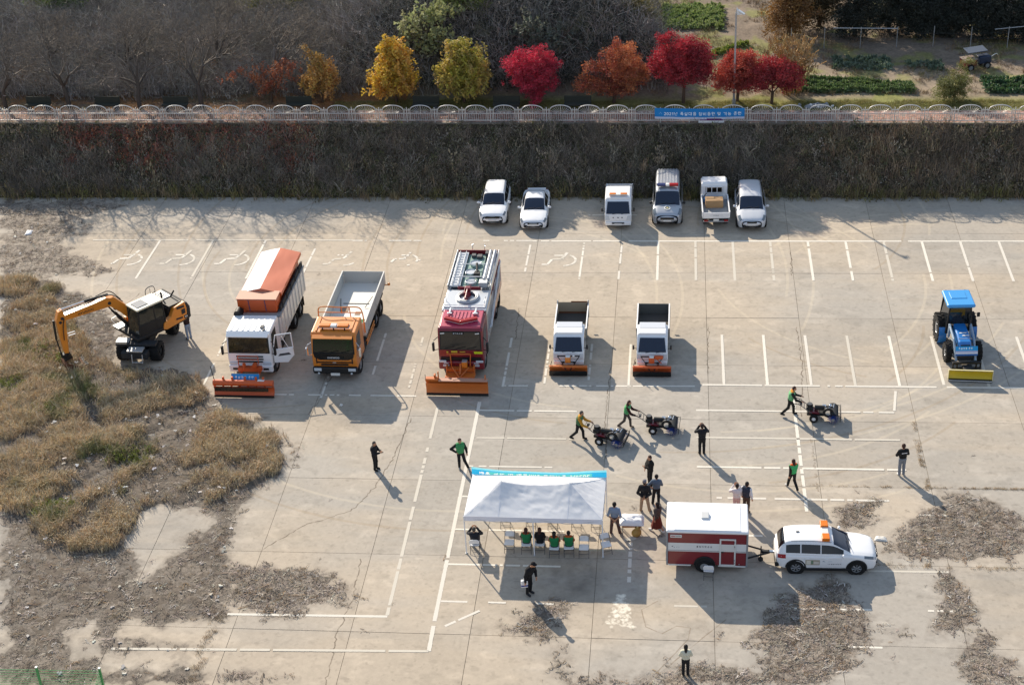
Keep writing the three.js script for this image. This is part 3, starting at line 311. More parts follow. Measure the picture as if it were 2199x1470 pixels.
{ // parked in the far row, from the left
  const a = thing('parked_car', 'white five-door SUV, first from the left in the far row of parked cars', 'car', [-11.76, 0, -30.55], 0.02); makeCar(a, SUV(M.white));
  const b = thing('parked_car', 'white saloon car with sloping boot lid parked just right of the white SUV', 'car', [-9.1, 0, -29.95], 0.02);
  makeCar(b, { paint: M.white, W: 0.89, R: 0.32, axles: [1.42, -1.25], hull: [[2.22, 0.62, 0.3, 0.66], [2.1, 0.78, 0.22, 0.74], [1.7, 0.87, 0.2, 0.83], [1.0, 0.89, 0.2, 0.92], [0, 0.89, 0.2, 0.93], [-1.1, 0.89, 0.2, 0.95], [-1.8, 0.87, 0.24, 0.98], [-2.2, 0.76, 0.36, 0.92]], roof: [[1.02, 0.9, 0.78, 0.68], [0.62, 1.14, 0.8, 0.64], [0.12, 1.38, 0.83, 0.6], [-0.35, 1.43, 0.84, 0.58], [-0.8, 1.4, 0.83, 0.57], [-1.2, 1.27, 0.8, 0.58], [-1.55, 1.08, 0.76, 0.6], [-1.8, 0.96, 0.72, 0.62]], shield: [0.03, 0.275], back: [0.62, 0.92], sides: [[0.15, 0.42], [0.44, 0.6]], lamps: [[0.02, 0.1, 0.22, 0.36], [0.95, 0.99, 0.15, 0.4]], mirror: [0.68, 0.98], grille: [0.7, 0.09, 0.6, 0], doors: [[0.33, 0.53], [0.54, 0.72]] });
  part(b, 'boot_spoiler', bx(1.2, 0.04, 0.16, 0, 1.03, -2.0), M.white);
  const m = thing('parked_car', 'silvery white people carrier at the right end of the far row of parked cars', 'car', [4.62, 0, -30.1], 0.01);
  makeCar(m, { paint: M.pearl, W: 0.94, R: 0.33, axles: [1.5, -1.4], hull: [[2.35, 0.62, 0.3, 0.72], [2.22, 0.8, 0.24, 0.82], [1.85, 0.9, 0.22, 0.94], [1.3, 0.94, 0.22, 1.04], [0.2, 0.95, 0.22, 1.05], [-1.3, 0.95, 0.22, 1.06], [-2.0, 0.9, 0.26, 1.06], [-2.25, 0.8, 0.38, 1.0]], roof: [[1.35, 1.02, 0.84, 0.74], [0.95, 1.26, 0.87, 0.71], [0.42, 1.56, 0.9, 0.67], [-0.3, 1.66, 0.91, 0.67], [-1.2, 1.66, 0.9, 0.66], [-1.9, 1.58, 0.87, 0.64], [-2.12, 1.32, 0.82, 0.64], [-2.2, 1.05, 0.77, 0.66]], shield: [0.03, 0.275], back: [0.74, 0.93], sides: [[0.15, 0.4], [0.42, 0.56], [0.58, 0.72]], lamps: [[0.02, 0.11, 0.2, 0.34], [0.94, 0.99, 0.2, 0.42]], mirror: [0.95, 1.1], rails: [0.3, 0.72], grille: [0.6, 0.1, 0.66, 0], doors: [[0.3, 0.5], [0.51, 0.72]] });
  // silver van with a lamp bar
  const v = thing('parked_van', 'silver van with red and blue roof lamp bar and round emblem on its bonnet', 'van', [-0.62, 0, -30.75], 0.0);
  const c = makeCar(v, { paint: M.silver, W: 0.95, R: 0.34, axles: [1.62, -1.55], hull: [[2.45, 0.68, 0.3, 0.84], [2.32, 0.85, 0.24, 0.94], [2.0, 0.93, 0.22, 1.06], [1.5, 0.95, 0.22, 1.14], [0.2, 0.96, 0.22, 1.12], [-1.6, 0.96, 0.22, 1.12], [-2.3, 0.94, 0.26, 1.12], [-2.5, 0.88, 0.36, 1.08]], roof: [[1.62, 1.12, 0.87, 0.78], [1.25, 1.42, 0.89, 0.76], [0.78, 1.8, 0.91, 0.73], [0, 1.92, 0.92, 0.75], [-1.2, 1.92, 0.92, 0.75], [-2.2, 1.9, 0.91, 0.74], [-2.42, 1.6, 0.89, 0.76], [-2.46, 1.12, 0.86, 0.8]], shield: [0.03, 0.27], back: [0.8, 0.93], sides: [[0.15, 0.4], [0.42, 0.57], [0.59, 0.74]], lamps: [[0.02, 0.13, 0.2, 0.36], [0.96, 0.99, 0.2, 0.5]], mirror: [1.2, 1.14], mirrorMat: M.black, grille: [0.85, 0.14, 0.68, 0.02], doors: [[0.26, 0.46]] });
  for (let k = -3; k <= 3; k++) part(v, 'roof_rib', bx(0.07, 0.02, 2.5, k * 0.19, 1.95, -0.95, 0.008), M.silver);
  const lb = part(v, 'lamp_bar', [bx(1.25, 0.1, 0.28, 0, 2.05, 0.45), bx(0.9, 0.08, 0.12, 0, 1.97, 0.45)], M.greyP); part(lb, 'blue_lamp', bx(0.56, 0.13, 0.3, -0.4, 2.06, 0.455, 0.03), M.blueLamp); part(lb, 'red_lamp', bx(0.56, 0.13, 0.3, 0.4, 2.06, 0.455, 0.03), M.redL); part(lb, 'white_lamp', bx(0.22, 0.135, 0.302, 0, 2.06, 0.458, 0.03), M.lamp);
  const em = printed(128, 128, (k) => { k.fillStyle = '#b4b8be'; k.fillRect(0, 0, 128, 128); k.fillStyle = '#f4f2ea'; k.beginPath(); k.arc(64, 64, 60, 0, 7); k.fill(); k.fillStyle = '#3a4a58'; k.beginPath(); k.arc(64, 64, 44, 0, 7); k.fill(); k.fillStyle = '#e2d28a'; k.beginPath(); k.moveTo(64, 34); k.lineTo(88, 76); k.lineTo(40, 76); k.fill(); });
  part(v, 'bonnet_emblem', xf(new THREE.CircleGeometry(0.21, 24), 0, 1.135, 1.9, -Math.PI / 2 + 0.22), em);
}
// ---------- SUV in front with the trailer ----------
{
  const t = thing('towing_car', 'white SUV with orange roof lamps hitched to the red trailer', 'car', [6.6, 0, 4.62], Math.PI / 2 + 0.01);
  const S = { ...SUV(M.white), W: 0.93, R: 0.36, axles: [1.35, -1.29], lamps: [[0.015, 0.13, 0.24, 0.36], [0.9, 0.985, 0.24, 0.42]], doors: [[0.36, 0.55], [0.555, 0.73]], mirror: [0.72, 1.1], spokes: 7, arch: M.black, rails: [0.3, 0.66] };
  const c = makeCar(t, S);
  part(t, 'sill', [-1, 1].map((s) => bx(0.08, 0.12, 2.0, s * 0.9, 0.28, 0.03)), M.black);
  part(t, 'rear_bumper', bx(1.62, 0.26, 0.2, 0, 0.42, -2.1, 0.06), M.black);
  const lb = part(t, 'lamp_bar', bx(1.16, 0.08, 0.3, 0, 1.67, -0.02), M.offwhite); for (const s of [-1, 1]) part(lb, 'amber_lamp', bx(0.42, 0.17, 0.34, s * 0.46, 1.7, -0.02, 0.03), M.amber);
  part(t, 'roof_aerial', bx(0.05, 0.05, 0.14, 0, 1.64, -1.2), M.greyD);
  const side = printed(512, 160, (k) => { k.fillStyle = '#e6e7e8'; k.fillRect(0, 0, 512, 160); k.fillStyle = '#a39a86'; k.fillRect(20, 20, 190, 92); k.fillStyle = '#d9d4c6'; k.fillRect(34, 30, 60, 72); k.fillStyle = '#6f8a72'; k.fillRect(98, 30, 26, 60); k.fillStyle = '#cfc8be'; k.fillRect(130, 44, 70, 50); k.fillStyle = '#8a9aa8'; k.beginPath(); k.moveTo(240, 46); k.lineTo(262, 30); k.lineTo(290, 50); k.fill(); letter(k, '경기도', 330, 34, 18, '#98a4ae'); letter(k, '119 통합지원본부', 320, 78, 22, '#3c4550', 0.04); });
  part(t, 'door_sign', patch(c.hullFn, 0.36, 0.72, 0.5 - 0.66 / 2, 0.5 - 0.4 / 2, 0.009, 8, 4), (() => { side.map.wrapS = THREE.RepeatWrapping; side.map.repeat.x = -1; return side; })());
}
// ---------- small trucks ----------
function smallCab(t, o = {}) { // cab-over light truck facing +z, front bumper face at z = 0
  const P = o.paint ?? M.white, X = o.ext ?? 0;
  part(t, 'cab', [prof([[-1.75 - X, 0.5], [-0.05, 0.42], [0.0, 0.7], [-0.06, 1.02], [-0.62, 1.74], [-0.74, 1.82], [-1.68 - X, 1.86], [-1.76 - X, 1.7]], 1.66, 0, 0.06)], P);
  part(t, 'roof', prof([[-0.7, 1.8], [-0.72, 1.9], [-1.0, 1.95], [-1.6 - X, 1.94], [-1.72 - X, 1.84]], 1.5, 0, 0.05), P);
  part(t, 'windscreen', plate([[-0.74, 1.08, -0.09], [0.74, 1.08, -0.09], [0.66, 1.7, -0.57], [-0.66, 1.7, -0.57]], 0.02, 0.018), M.glassBlue);
  for (const s of [-1, 1]) {
    part(t, 'side_window', xf(profXside([[-0.72, 1.7], [-0.2, 1.1], [-1.25, 1.08], [-1.3, 1.7]], 0.012), s * 0.834, 0, 0), M.glassDk);
    part(t, 'door', xf(profXside([[-0.16, 1.04], [-0.14, 0.62], [-1.3, 0.62], [-1.3, 1.04]], 0.012), s * 0.832, 0, 0), P);
    part(t, 'headlight', plate([[s * 0.52, 0.7, 0.002], [s * 0.8, 0.7, 0.002], [s * 0.8, 0.98, -0.045], [s * 0.6, 0.98, -0.045]][s > 0 ? 'slice' : 'reverse'](), 0.02, 0.02), M.lens);
    part(t, 'wing_mirror', [bx(0.09, 0.24, 0.14, s * 1.0, 1.32, -0.2, 0.03), bar([s * 0.83, 1.2, -0.28], [s * 0.98, 1.26, -0.22], 0.018)], M.black);
    wheel(t, s * 0.7, 0.32, -0.75, 0.32, 0.2, s, { rim: M.greyP });
  }
  part(t, 'bumper', bx(1.62, 0.24, 0.14, 0, 0.45, -0.02, 0.05), P);
  part(t, 'grille', bx(0.78, 0.1, 0.03, 0, 0.5, 0.05), M.black); part(t, 'number_plate', bx(0.46, 0.15, 0.02, 0, 0.42, 0.06), M.plate);
  part(t, 'wiper', [bar([-0.35, 1.08, -0.06], [0.12, 1.12, -0.1], 0.014, 4), bar([0.2, 1.08, -0.06], [0.6, 1.12, -0.1], 0.014, 4)], M.black);
  part(t, 'rear_cab_window', bx(1.1, 0.4, 0.02, 0, 1.45, -1.765 - X), M.glassDk);
}
function profXside(pts, t) { return prof(pts, t, 0, 0); }
function dropBed(t, z0, L, w, h, y, mat, o = {}) { // open load bed, front wall at z0
  part(t, 'bed_floor', bx(w, 0.08, L, 0, y, z0 - L / 2), o.floor ?? mat);
  for (const s of [-1, 1]) { part(t, 'bed_side', [bx(0.05, h, L, s * (w / 2), y + h / 2, z0 - L / 2), ...[0.12, 0.5, 0.88].map((k) => bx(0.03, h, 0.06, s * (w / 2 + 0.035), y + h / 2, z0 - L * k))], mat); part(t, 'bed_rail', bx(0.07, 0.04, L, s * w / 2, y + h + 0.01, z0 - L / 2), o.rail ?? mat); }
  part(t, 'headboard', bx(w - 0.06, h, 0.05, 0, y + h / 2, z0), mat); part(t, 'tailgate', bx(w - 0.06, o.tail ?? h, 0.05, 0, y + (o.tail ?? h) / 2, z0 - L), o.tailMat ?? mat);
}
function plough(t, o) { // straight blade, its front face at z = o.z, width o.w
  const g = grid((u, v) => { const a = lerp(-0.75, 0.95, v), R = o.h * 0.62; return [lerp(-o.w / 2, o.w / 2, u), o.h * 0.45 + Math.sin(a) * R * 0.85 + 0.08, o.z - 0.26 + (1 - Math.cos(a)) * R * 0.9 + (v > 0.8 ? (v - 0.8) * 0.3 : 0)]; }, 1, 10);
  const back = g.clone(); back.translate(0, 0, -0.03);
  part(t, 'plough_blade', [g, back], o.mat); part(t, 'cutting_edge', bx(o.w, 0.13, 0.05, 0, 0.1, o.z - 0.12), o.edge ?? M.black);
  part(t, 'blade_rib', Array.from({ length: o.ribs ?? 6 }, (_, k) => { const x = lerp(-o.w / 2 + 0.05, o.w / 2 - 0.05, k / ((o.ribs ?? 6) - 1)); return xf(prof([[0, 0.1], [-0.16, 0.2], [-0.22, o.h * 0.5], [-0.12, o.h], [0.02, o.h + 0.03], [-0.06, o.h * 0.5]], 0.05, 0, 0), x, 0.03, o.z - 0.24); }), o.mat);
}
for (const q of [{ x: -5.77, kind: 0 }, { x: -1.28, kind: 1 }]) {
  const t = thing('plough_truck', q.kind ? 'small white truck with snow plough and clean grey open bed, right of its pair' : 'small white truck with snow plough and rust-stained tailgate, left of its pair', 'truck', [q.x, 0, -11.3], q.kind ? -0.005 : 0.005);
  smallCab(t);
  part(t, 'roof_spoiler', [prof([[-1.2, 1.96], [-1.62, 2.06], [-1.66, 1.96]], 1.4, 0, 0.01)], M.white); part(t, 'chassis', [bx(0.8, 0.16, 4.2, 0, 0.5, -2.3), bx(1.4, 0.2, 0.5, 0, 0.48, -2.2)], M.black);
  const bm = q.kind ? std('#7b7d7c', 0.8) : std('#8d8b84', 0.85);
  dropBed(t, -1.85, 2.75, 1.74, q.kind ? 0.66 : 0.62, 0.86, bm, { floor: std('#4e4a46', 0.95), rail: M.whiteM, tail: q.kind ? 0.66 : 0.74, tailMat: q.kind ? std('#565a5a', 0.8) : std('#9c907c', 0.9) });
  if (!q.kind) { part(t, 'tailgate_rust', [bx(1.62, 0.12, 0.02, 0, 0.95, -4.56), bx(0.9, 0.07, 0.055, 0.35, 1.62, -4.6), bx(0.06, 0.6, 0.03, 0.8, 1.25, -4.555)], M.rust); part(t, 'tailgate_hinge', [-1, 1].map((s) => bx(0.08, 0.2, 0.1, s * 0.86, 1.6, -4.62)), M.steel); }
  for (const s of [-1, 1]) { part(t, 'mudguard', bx(0.3, 0.04, 0.8, s * 0.72, 0.7, -3.5), M.black); wheel(t, s * 0.68, 0.3, -3.5, 0.3, 0.28, s, { rim: M.greyP }); part(t, 'tail_light', bx(0.22, 0.1, 0.04, s * 0.7, 0.66, -4.66), M.redL); }
  const hitch = part(t, 'plough_frame', [bx(1.2, 0.06, 0.06, 0, 0.92, 0.1), bar([-0.6, 0.92, 0.1], [-0.3, 0.5, 0.22], 0.025), bar([0.6, 0.92, 0.1], [0.3, 0.5, 0.22], 0.025), bar([-0.35, 0.5, 0.2], [-0.12, 0.4, 0.65], 0.03), bar([0.35, 0.5, 0.2], [0.12, 0.4, 0.65], 0.03)], M.dark);
  part(t, 'winch_box', [bx(0.3, 0.34, 0.26, -0.02, 0.82, 0.26, 0.03)], q.kind ? M.orangeP : M.orangeT); part(t, 'winch_lid', bx(0.24, 0.04, 0.22, -0.02, 1.0, 0.26), M.lamp);
  if (q.kind) part(t, 'hydraulic_unit', [bx(0.46, 0.16, 0.18, 0.36, 0.95, 0.2, 0.03), bar([0.2, 0.9, 0.2], [0.5, 0.6, 0.24], 0.03)], M.orangeP); else part(t, 'warning_lamp', sph(0.07, 0.28, 0.98, 0.2), M.lamp);
  part(t, 'push_arm', [bar([-0.3, 0.42, 0.1], [-0.55, 0.4, 0.5], 0.035), bar([0.3, 0.42, 0.1], [0.6, 0.4, 0.5], 0.035), bx(0.7, 0.1, 0.3, 0, 0.38, 0.4)], M.orangeP);
  plough(t, { w: 2.05, h: 0.48, z: 0.72, mat: q.kind ? M.orangeP : M.orangeB });
  part(t, 'blade_top', bx(2.06, 0.1, 0.16, 0, 0.57, 0.6, 0.03), q.kind ? M.orangeP : M.orangeB); part(t, 'rubber_flap', bx(2.04, 0.3, 0.03, 0, 0.22, 0.74), M.blackGloss);
  part(t, 'marker_rod', q.kind ? [bar([-0.98, 0.6, 0.55], [-0.88, 1.05, 0.55], 0.015), bar([-0.9, 0.7, 0.55], [-0.86, 0.84, 0.5], 0.03)] : [bar([-0.95, 0.55, 0.55], [-0.88, 0.84, 0.5], 0.02)], M.black);
}
{ // white cab truck with amber bar in the far row
  const t = thing('lamp_bar_truck', 'white light truck with amber lamp bar parked left of the silver van', 'truck', [-3.7, 0, -28.0], 0.01);
  smallCab(t, { ext: 0.75 }); part(t, 'chassis', bx(0.8, 0.16, 3.9, 0, 0.5, -2.4), M.black); dropBed(t, -2.6, 1.9, 1.66, 0.3, 0.78, M.white, { floor: M.greyD });
  const lb = part(t, 'lamp_bar', bx(1.14, 0.08, 0.26, 0, 2.02, -0.98), M.lamp); for (const s of [-1, 1]) part(lb, 'amber_lamp', bx(0.42, 0.12, 0.24, s * 0.35, 2.03, -0.98, 0.03), M.amber); part(t, 'cab_guard', [-1, 1].map((s) => bx(0.06, 1.1, 0.06, s * 0.86, 1.35, -2.66)), M.greyD);
  for (const s of [-1, 1]) wheel(t, s * 0.66, 0.3, -3.3, 0.3, 0.26, s, { rim: M.greyP });
  part(t, 'bonnet_badge', [bx(0.07, 0.07, 0.02, -0.3, 0.86, 0.0), bx(0.09, 0.05, 0.02, 0, 0.86, 0.0), bx(0.07, 0.07, 0.02, 0.25, 0.86, 0.0)], M.greyD);
}
{ // white truck seen from behind: faces the embankment
  const t = thing('open_bed_truck', 'white light truck seen from behind, its open bed turned to the lot', 'truck', [2.3, 0, -32.55], Math.PI + 0.03);
  smallCab(t); part(t, 'chassis', bx(0.8, 0.16, 3.8, 0, 0.5, -2.3), M.black); dropBed(t, -1.85, 2.62, 1.66, 0.38, 0.78, M.white, { floor: M.greyP, rail: M.white });
  part(t, 'window_guard', [bx(1.04, 0.05, 0.05, 0, 1.68, -1.84), bx(1.04, 0.05, 0.05, 0, 1.28, -1.84), ...[-0.5, -0.17, 0.17, 0.5].map((x) => bx(0.05, 0.44, 0.05, x, 1.48, -1.84))], M.whiteM);
  for (const s of [-1, 1]) { wheel(t, s * 0.66, 0.3, -3.5, 0.3, 0.26, s, { rim: M.greyP }); part(t, 'tail_light', bx(0.26, 0.1, 0.05, s * 0.62, 0.62, -4.5), M.redL); }
  part(t, 'bumper', bx(1.6, 0.1, 0.1, 0, 0.55, -4.45), M.greyP); part(t, 'number_plate', bx(0.34, 0.14, 0.02, 0, 0.66, -4.5), M.plate);
  part(t, 'tailgate_lettering', sheet(0.8, 0.1, 0, 0.98, -4.502, 0, Math.PI), printed(256, 32, (k) => { k.fillStyle = '#e6e7e8'; k.fillRect(0, 0, 256, 32); k.font = 'bold 24px sans-serif'; k.fillStyle = '#7a7d80'; k.fillText('HYUNDAI', 70, 26); }));
  const c = thing('cardboard_box', 'brown cardboard box lying in the open truck bed', 'box', [2.33, 0.83, -29.75], 0.05); part(c, 'box_body', bx(1.1, 0.5, 0.65, 0, 0.25, 0, 0.01), M.cardboard); part(c, 'flap', bx(0.5, 0.02, 0.3, -0.24, 0.52, -0.1, 0.004, 0.1), M.cardboard);
  const d = thing('blue_tarpaulin', 'blue folded tarpaulin in the truck bed behind the cab', 'tarpaulin', [2.1, 0.83, -30.4], 0); part(d, 'sheet', grid((u, v) => [lerp(-0.6, 0.65, u), 0.12 + 0.22 * fbm(u * 5, v * 4, 3) - (Math.abs(u - 0.5) > 0.45 || v > 0.9 || v < 0.1 ? 0.1 : 0), lerp(0.3, -0.25, v)], 20, 12), std('#3f6f9c', 0.75)); part(d, 'handle', bar([-0.5, 0.3, 0.2], [-0.25, 0.62, 0.1], 0.03), M.dark);
}
// ---------- heavy trucks: cab front face at z = 0 ----------
function heavyCab(t, P, o) {
  const W = 2.44, rake = o.rake ?? 0.22, top = o.top ?? 2.85;
  part(t, 'cab', prof([[-2.1, 0.75], [-0.05, 0.75], [0, 1.3], [-0.03, 1.62], [-rake, top - 0.12], [-rake - 0.14, top], [-2.0, top + 0.02], [-2.1, top - 0.1]], W, 0, 0.07), P);
  part(t, 'windscreen', plate([[-1.08, o.sill ?? 1.68, -0.03], [1.08, o.sill ?? 1.68, -0.03], [1.04, top - 0.2, -rake + 0.02], [-1.04, top - 0.2, -rake + 0.02]], 0.03, 0.03), M.glassDk);
  part(t, 'windscreen_seal', plate([[-1.14, (o.sill ?? 1.68) - 0.07, -0.025], [1.14, (o.sill ?? 1.68) - 0.07, -0.025], [1.1, top - 0.14, -rake + 0.01], [-1.1, top - 0.14, -rake + 0.01]], 0.02, 0.02), M.black);
  part(t, 'wiper', [-0.6, 0, 0.6].map((x) => bar([x - 0.25, (o.sill ?? 1.68) + 0.02, 0.02], [x + 0.28, (o.sill ?? 1.68) + 0.14, 0.005], 0.014, 4)), M.black);
  for (const s of [-1, 1]) {
    if (!(o.openLeft && s > 0)) { part(t, 'door', xf(profXside([[-0.2, 1.6], [-0.16, 0.85], [-1.35, 0.85], [-1.35, top - 0.2], [-0.42, top - 0.2]], 0.014), s * (W / 2 + 0.004), 0, 0), P); part(t, 'side_window', xf(profXside([[-0.26, 1.66], [-1.28, 1.66], [-1.28, top - 0.28], [-0.45, top - 0.28]], 0.014), s * (W / 2 + 0.009), 0, 0), M.glassDk); }
    else part(t, 'door_opening', xf(profXside([[-0.24, 0.9], [-1.3, 0.9], [-1.3, top - 0.24], [-0.45, top - 0.24]], 0.014), s * (W / 2 + 0.004), 0, 0), M.black);
    part(t, 'wing_mirror', [bx(0.12, 0.52, 0.2, s * (W / 2 + 0.24), 1.85, 0.02, 0.04), bar([s * W / 2, 2.3, -0.25], [s * (W / 2 + 0.22), 2.2, -0.02], 0.022), bar([s * W / 2, 1.55, -0.2], [s * (W / 2 + 0.22), 1.62, 0], 0.022)], o.mirror ?? M.black);
    part(t, 'wheel_arch', [xf(new THREE.TorusGeometry(0.58, 0.07, 6, 18, Math.PI), 0, 0, 0, 0, Math.PI / 2).translate(s * 1.17, 0.5, -1.0)], M.dark);
    wheel(t, s * 1.05, 0.5, -1.0, 0.5, 0.3, s, { rim: M.greyP }); part(t, 'step', bx(0.3, 0.05, 0.4, s * 1.08, 0.42, -0.35), M.dark);
  }
  part(t, 'chassis', [bx(0.85, 0.26, o.len - 0.6, 0, 0.78, -o.len / 2 - 0.1), ...[-1, 1].map((s) => bx(0.55, 0.5, 1.1, s * 0.85, 0.68, -2.7, 0.08))], M.dark);
  for (const z of o.rear) { part(t, 'axle', cy(0.1, 1.9, 0, 0.5, z, 'x', 8), M.dark); for (const s of [-1, 1]) wheel(t, s * 0.93, 0.5, z, 0.5, 0.52, s, { rim: M.greyP }); }
}
{ // white dump truck with salt hopper and orange plough
  const t = thing('dump_truck', 'white heavy truck with orange snow plough, covered hopper and its cab door open', 'truck', [-22.98, 0, -10.0], -0.012);
  heavyCab(t, M.white, { len: 8.3, rear: [-5.6, -6.95], openLeft: true, sill: 1.72 });
  part(t, 'roof_rib', Array.from({ length: 7 }, (_, k) => bx(0.1, 0.014, 1.5, lerp(-0.95, 0.95, k / 6), 2.872, -1.15, 0.005)), M.white); part(t, 'sun_visor', prof([[-0.16, 2.72], [0.02, 2.66], [0.03, 2.7], [-0.2, 2.84]], 2.3, 0, 0.01), M.white);
  part(t, 'air_intake', [cy(0.2, 0.5, -1.0, 2.95, -2.2, 'z', 14), bx(0.4, 0.3, 0.5, -1.0, 2.85, -2.35, 0.06)], M.black);
  part(t, 'cab_aerial', [bx(0.2, 0.05, 0.3, 0.7, 2.9, -0.75), bx(0.12, 0.05, 0.2, 0.85, 2.9, -0.45)], M.greyD);
  for (const s of [-1, 1]) part(t, 'headlight', bx(0.46, 0.22, 0.06, s * 0.92, 1.0, 0.0, 0.05), M.lens);
  part(t, 'grille', [bx(1.5, 0.07, 0.05, 0, 1.46, 0.01), bx(1.5, 0.07, 0.05, 0, 1.3, 0.015), bx(1.4, 0.07, 0.05, 0, 1.14, 0.015)], M.black); part(t, 'bumper', bx(2.44, 0.42, 0.2, 0, 0.72, -0.02, 0.07), M.white); part(t, 'fog_lamp', [-1, 1].map((s) => bx(0.3, 0.12, 0.04, s * 0.85, 0.72, 0.09)), M.blackGloss);
  part(t, 'lamp_frame', [bar([-0.62, 1.58, 0.16], [0.5, 1.58, 0.16], 0.022), bar([-0.62, 1.38, 0.2], [0.5, 1.38, 0.2], 0.022), ...[-0.62, 0.5].map((x) => bar([x, 1.58, 0.16], [x, 0.9, 0.2], 0.022))], M.orangeP);
  // open door on its left side
  const dg = new THREE.Group(); dg.name = 'open_door'; dg.position.set(1.24, 0, -0.3); dg.rotation.y = -1.25; t.add(dg);
  part(dg, 'door_panel', prof([[0, 0.95], [0, 1.75], [-1.1, 1.75], [-1.12, 1.25], [-0.75, 0.85]].map(([z, y]) => [z, y]), 0.08, 0.04, 0.01), M.white);
  part(dg, 'door_frame', [bar([0.04, 1.72, -0.02], [0.04, 2.62, -0.22], 0.035), bar([0.04, 2.62, -0.22], [0.04, 2.62, -1.06], 0.035), bar([0.04, 2.62, -1.06], [0.04, 1.72, -1.1], 0.035), bar([0.04, 2.5, -0.55], [0.04, 1.75, -0.85], 0.02)], M.white); part(dg, 'door_trim', bx(0.02, 0.1, 0.5, -0.005, 1.4, -0.6), M.dark); part(dg, 'door_print', plate([[0.084, 1.32, -0.25], [0.084, 1.32, -0.95], [0.084, 1.46, -0.85], [0.084, 1.46, -0.35]], 0.006, 0.004), M.greyD);
  // load body
  part(t, 'load_body', [bx(2.46, 1.5, 5.9, 0, 1.8, -5.35, 0.04)], M.offwhite);
  part(t, 'body_rib', Array.from({ length: 9 }, (_, k) => [-1, 1].map((s) => bx(0.05, 1.36, 0.08, s * 1.25, 1.8, -2.7 - k * 0.66, 0.01))).flat(), M.offwhite);
  part(t, 'body_top_rail', [bx(2.5, 0.12, 0.14, 0, 2.6, -2.42), ...[-1, 1].map((s) => bx(0.12, 0.14, 5.9, s * 1.22, 2.6, -5.35))], M.greyP); part(t, 'side_machinery', [bx(0.1, 0.32, 5.3, 1.18, 2.82, -5.5), ...[0, 1, 2, 3, 4].map((k) => bx(0.14, 0.5, 0.1, 1.2, 2.8, -3.3 - k))], M.dark);
  part(t, 'hopper', [bx(2.06, 0.95, 5.4, -0.06, 2.95, -5.6, 0.03)], M.orangeP); part(t, 'hopper_shield', bx(2.22, 0.72, 0.9, -0.04, 3.12, -3.1, 0.06), M.orangeP); part(t, 'hopper_lid', bx(2.28, 0.05, 1.0, -0.04, 3.52, -3.1), std('#c08a72', 0.6)); part(t, 'rope', [-0.5, 0.42].map((x) => bar([x, 3.5, -2.63], [x + 0.04, 2.8, -2.63], 0.02, 5)), std('#3c4a78', 0.8));
  const ridge = (s) => grid((u, v) => { const z = lerp(-3.5, -8.35, v), sag = 0.06 * Math.sin(v * 9) * u * (1 - u) * 2 + 0.02 * fbm(v * 9, u * 6, 2); return [lerp(0, s * 1.16, u), lerp(3.72, 3.44, u) + sag, z]; }, 10, 30);
  part(t, 'white_tarpaulin', ridge(-1), std('#eeecea', 0.75)); part(t, 'orange_tarpaulin', ridge(1), std('#cf7a5e', 0.8)); part(t, 'tarpaulin_end', [plate([[-1.16, 3.42, -3.5], [1.16, 3.42, -3.5], [0, 3.72, -3.5]], 0.03)], std('#cf7a5e', 0.8)); part(t, 'tarpaulin_hem', [-1, 1].map((s) => bx(0.03, 0.16, 4.85, s * 1.165, 3.36, -5.92)), M.orangeP);
  part(t, 'mudguard', [-1, 1].map((s) => bx(0.56, 0.06, 2.6, s * 0.93, 1.08, -6.25)), M.black); part(t, 'tailgate', bx(2.4, 1.3, 0.08, 0, 1.85, -8.33), M.offwhite); part(t, 'mudflap', [-1, 1].map((s) => bx(0.5, 0.6, 0.04, s * 0.93, 0.6, -7.7)), M.black);
  // plough
  const pf = part(t, 'plough_frame', [bx(1.3, 0.24, 0.3, 0, 0.82, 0.22), cy(0.14, 0.3, 0.3, 1.06, 0.3, 'z'), cy(0.09, 0.4, -0.28, 1.0, 0.3, 'y'), bar([-0.5, 0.6, 0.2], [-0.5, 0.45, 1.3], 0.06), bar([0.5, 0.6, 0.2], [0.5, 0.45, 1.3], 0.06), bx(1.4, 0.14, 0.14, 0, 0.62, 1.1)], M.orangeP);
  plough(t, { w: 3.3, h: 0.78, z: 2.0, mat: M.orangeP, ribs: 8 }); part(t, 'blade_roll', cy(0.17, 3.28, 0, 0.86, 1.72, 'x', 14), M.orangeP); part(t, 'rubber_flap', bx(2.95, 0.22, 0.03, -0.05, 0.62, 2.02, 0.01, -0.15), M.blackGloss); part(t, 'blade_hook', [-1.1, -0.6, 0.1, 0.7, 1.1].map((x) => bx(0.1, 0.22, 0.14, x, 1.06, 1.62)), M.orangeP);
  part(t, 'marker_rod', [bar([-1.6, 0.8, 1.6], [-1.74, 1.75, 1.5], 0.02)], M.dark); part(t, 'paper_notice', bx(0.36, 0.02, 0.2, 1.0, 1.035, 1.72), M.lamp);
  part(t, 'banner', sheet(1.5, 0.42, 0.05, 0.98, 1.42, -0.55), printed(512, 144, (k) => { k.fillStyle = '#1d8fd6'; k.fillRect(0, 0, 512, 144); k.fillStyle = '#e9edf4'; k.fillRect(0, 112, 512, 32); letter(k, '폭설대응 훈련', 60, 34, 52, '#eaf4fc', 0.12); })); part(t, 'banner_board', bx(1.56, 0.46, 0.03, 0.05, 0.97, 1.395, 0.01, -0.55), M.greyP);
}
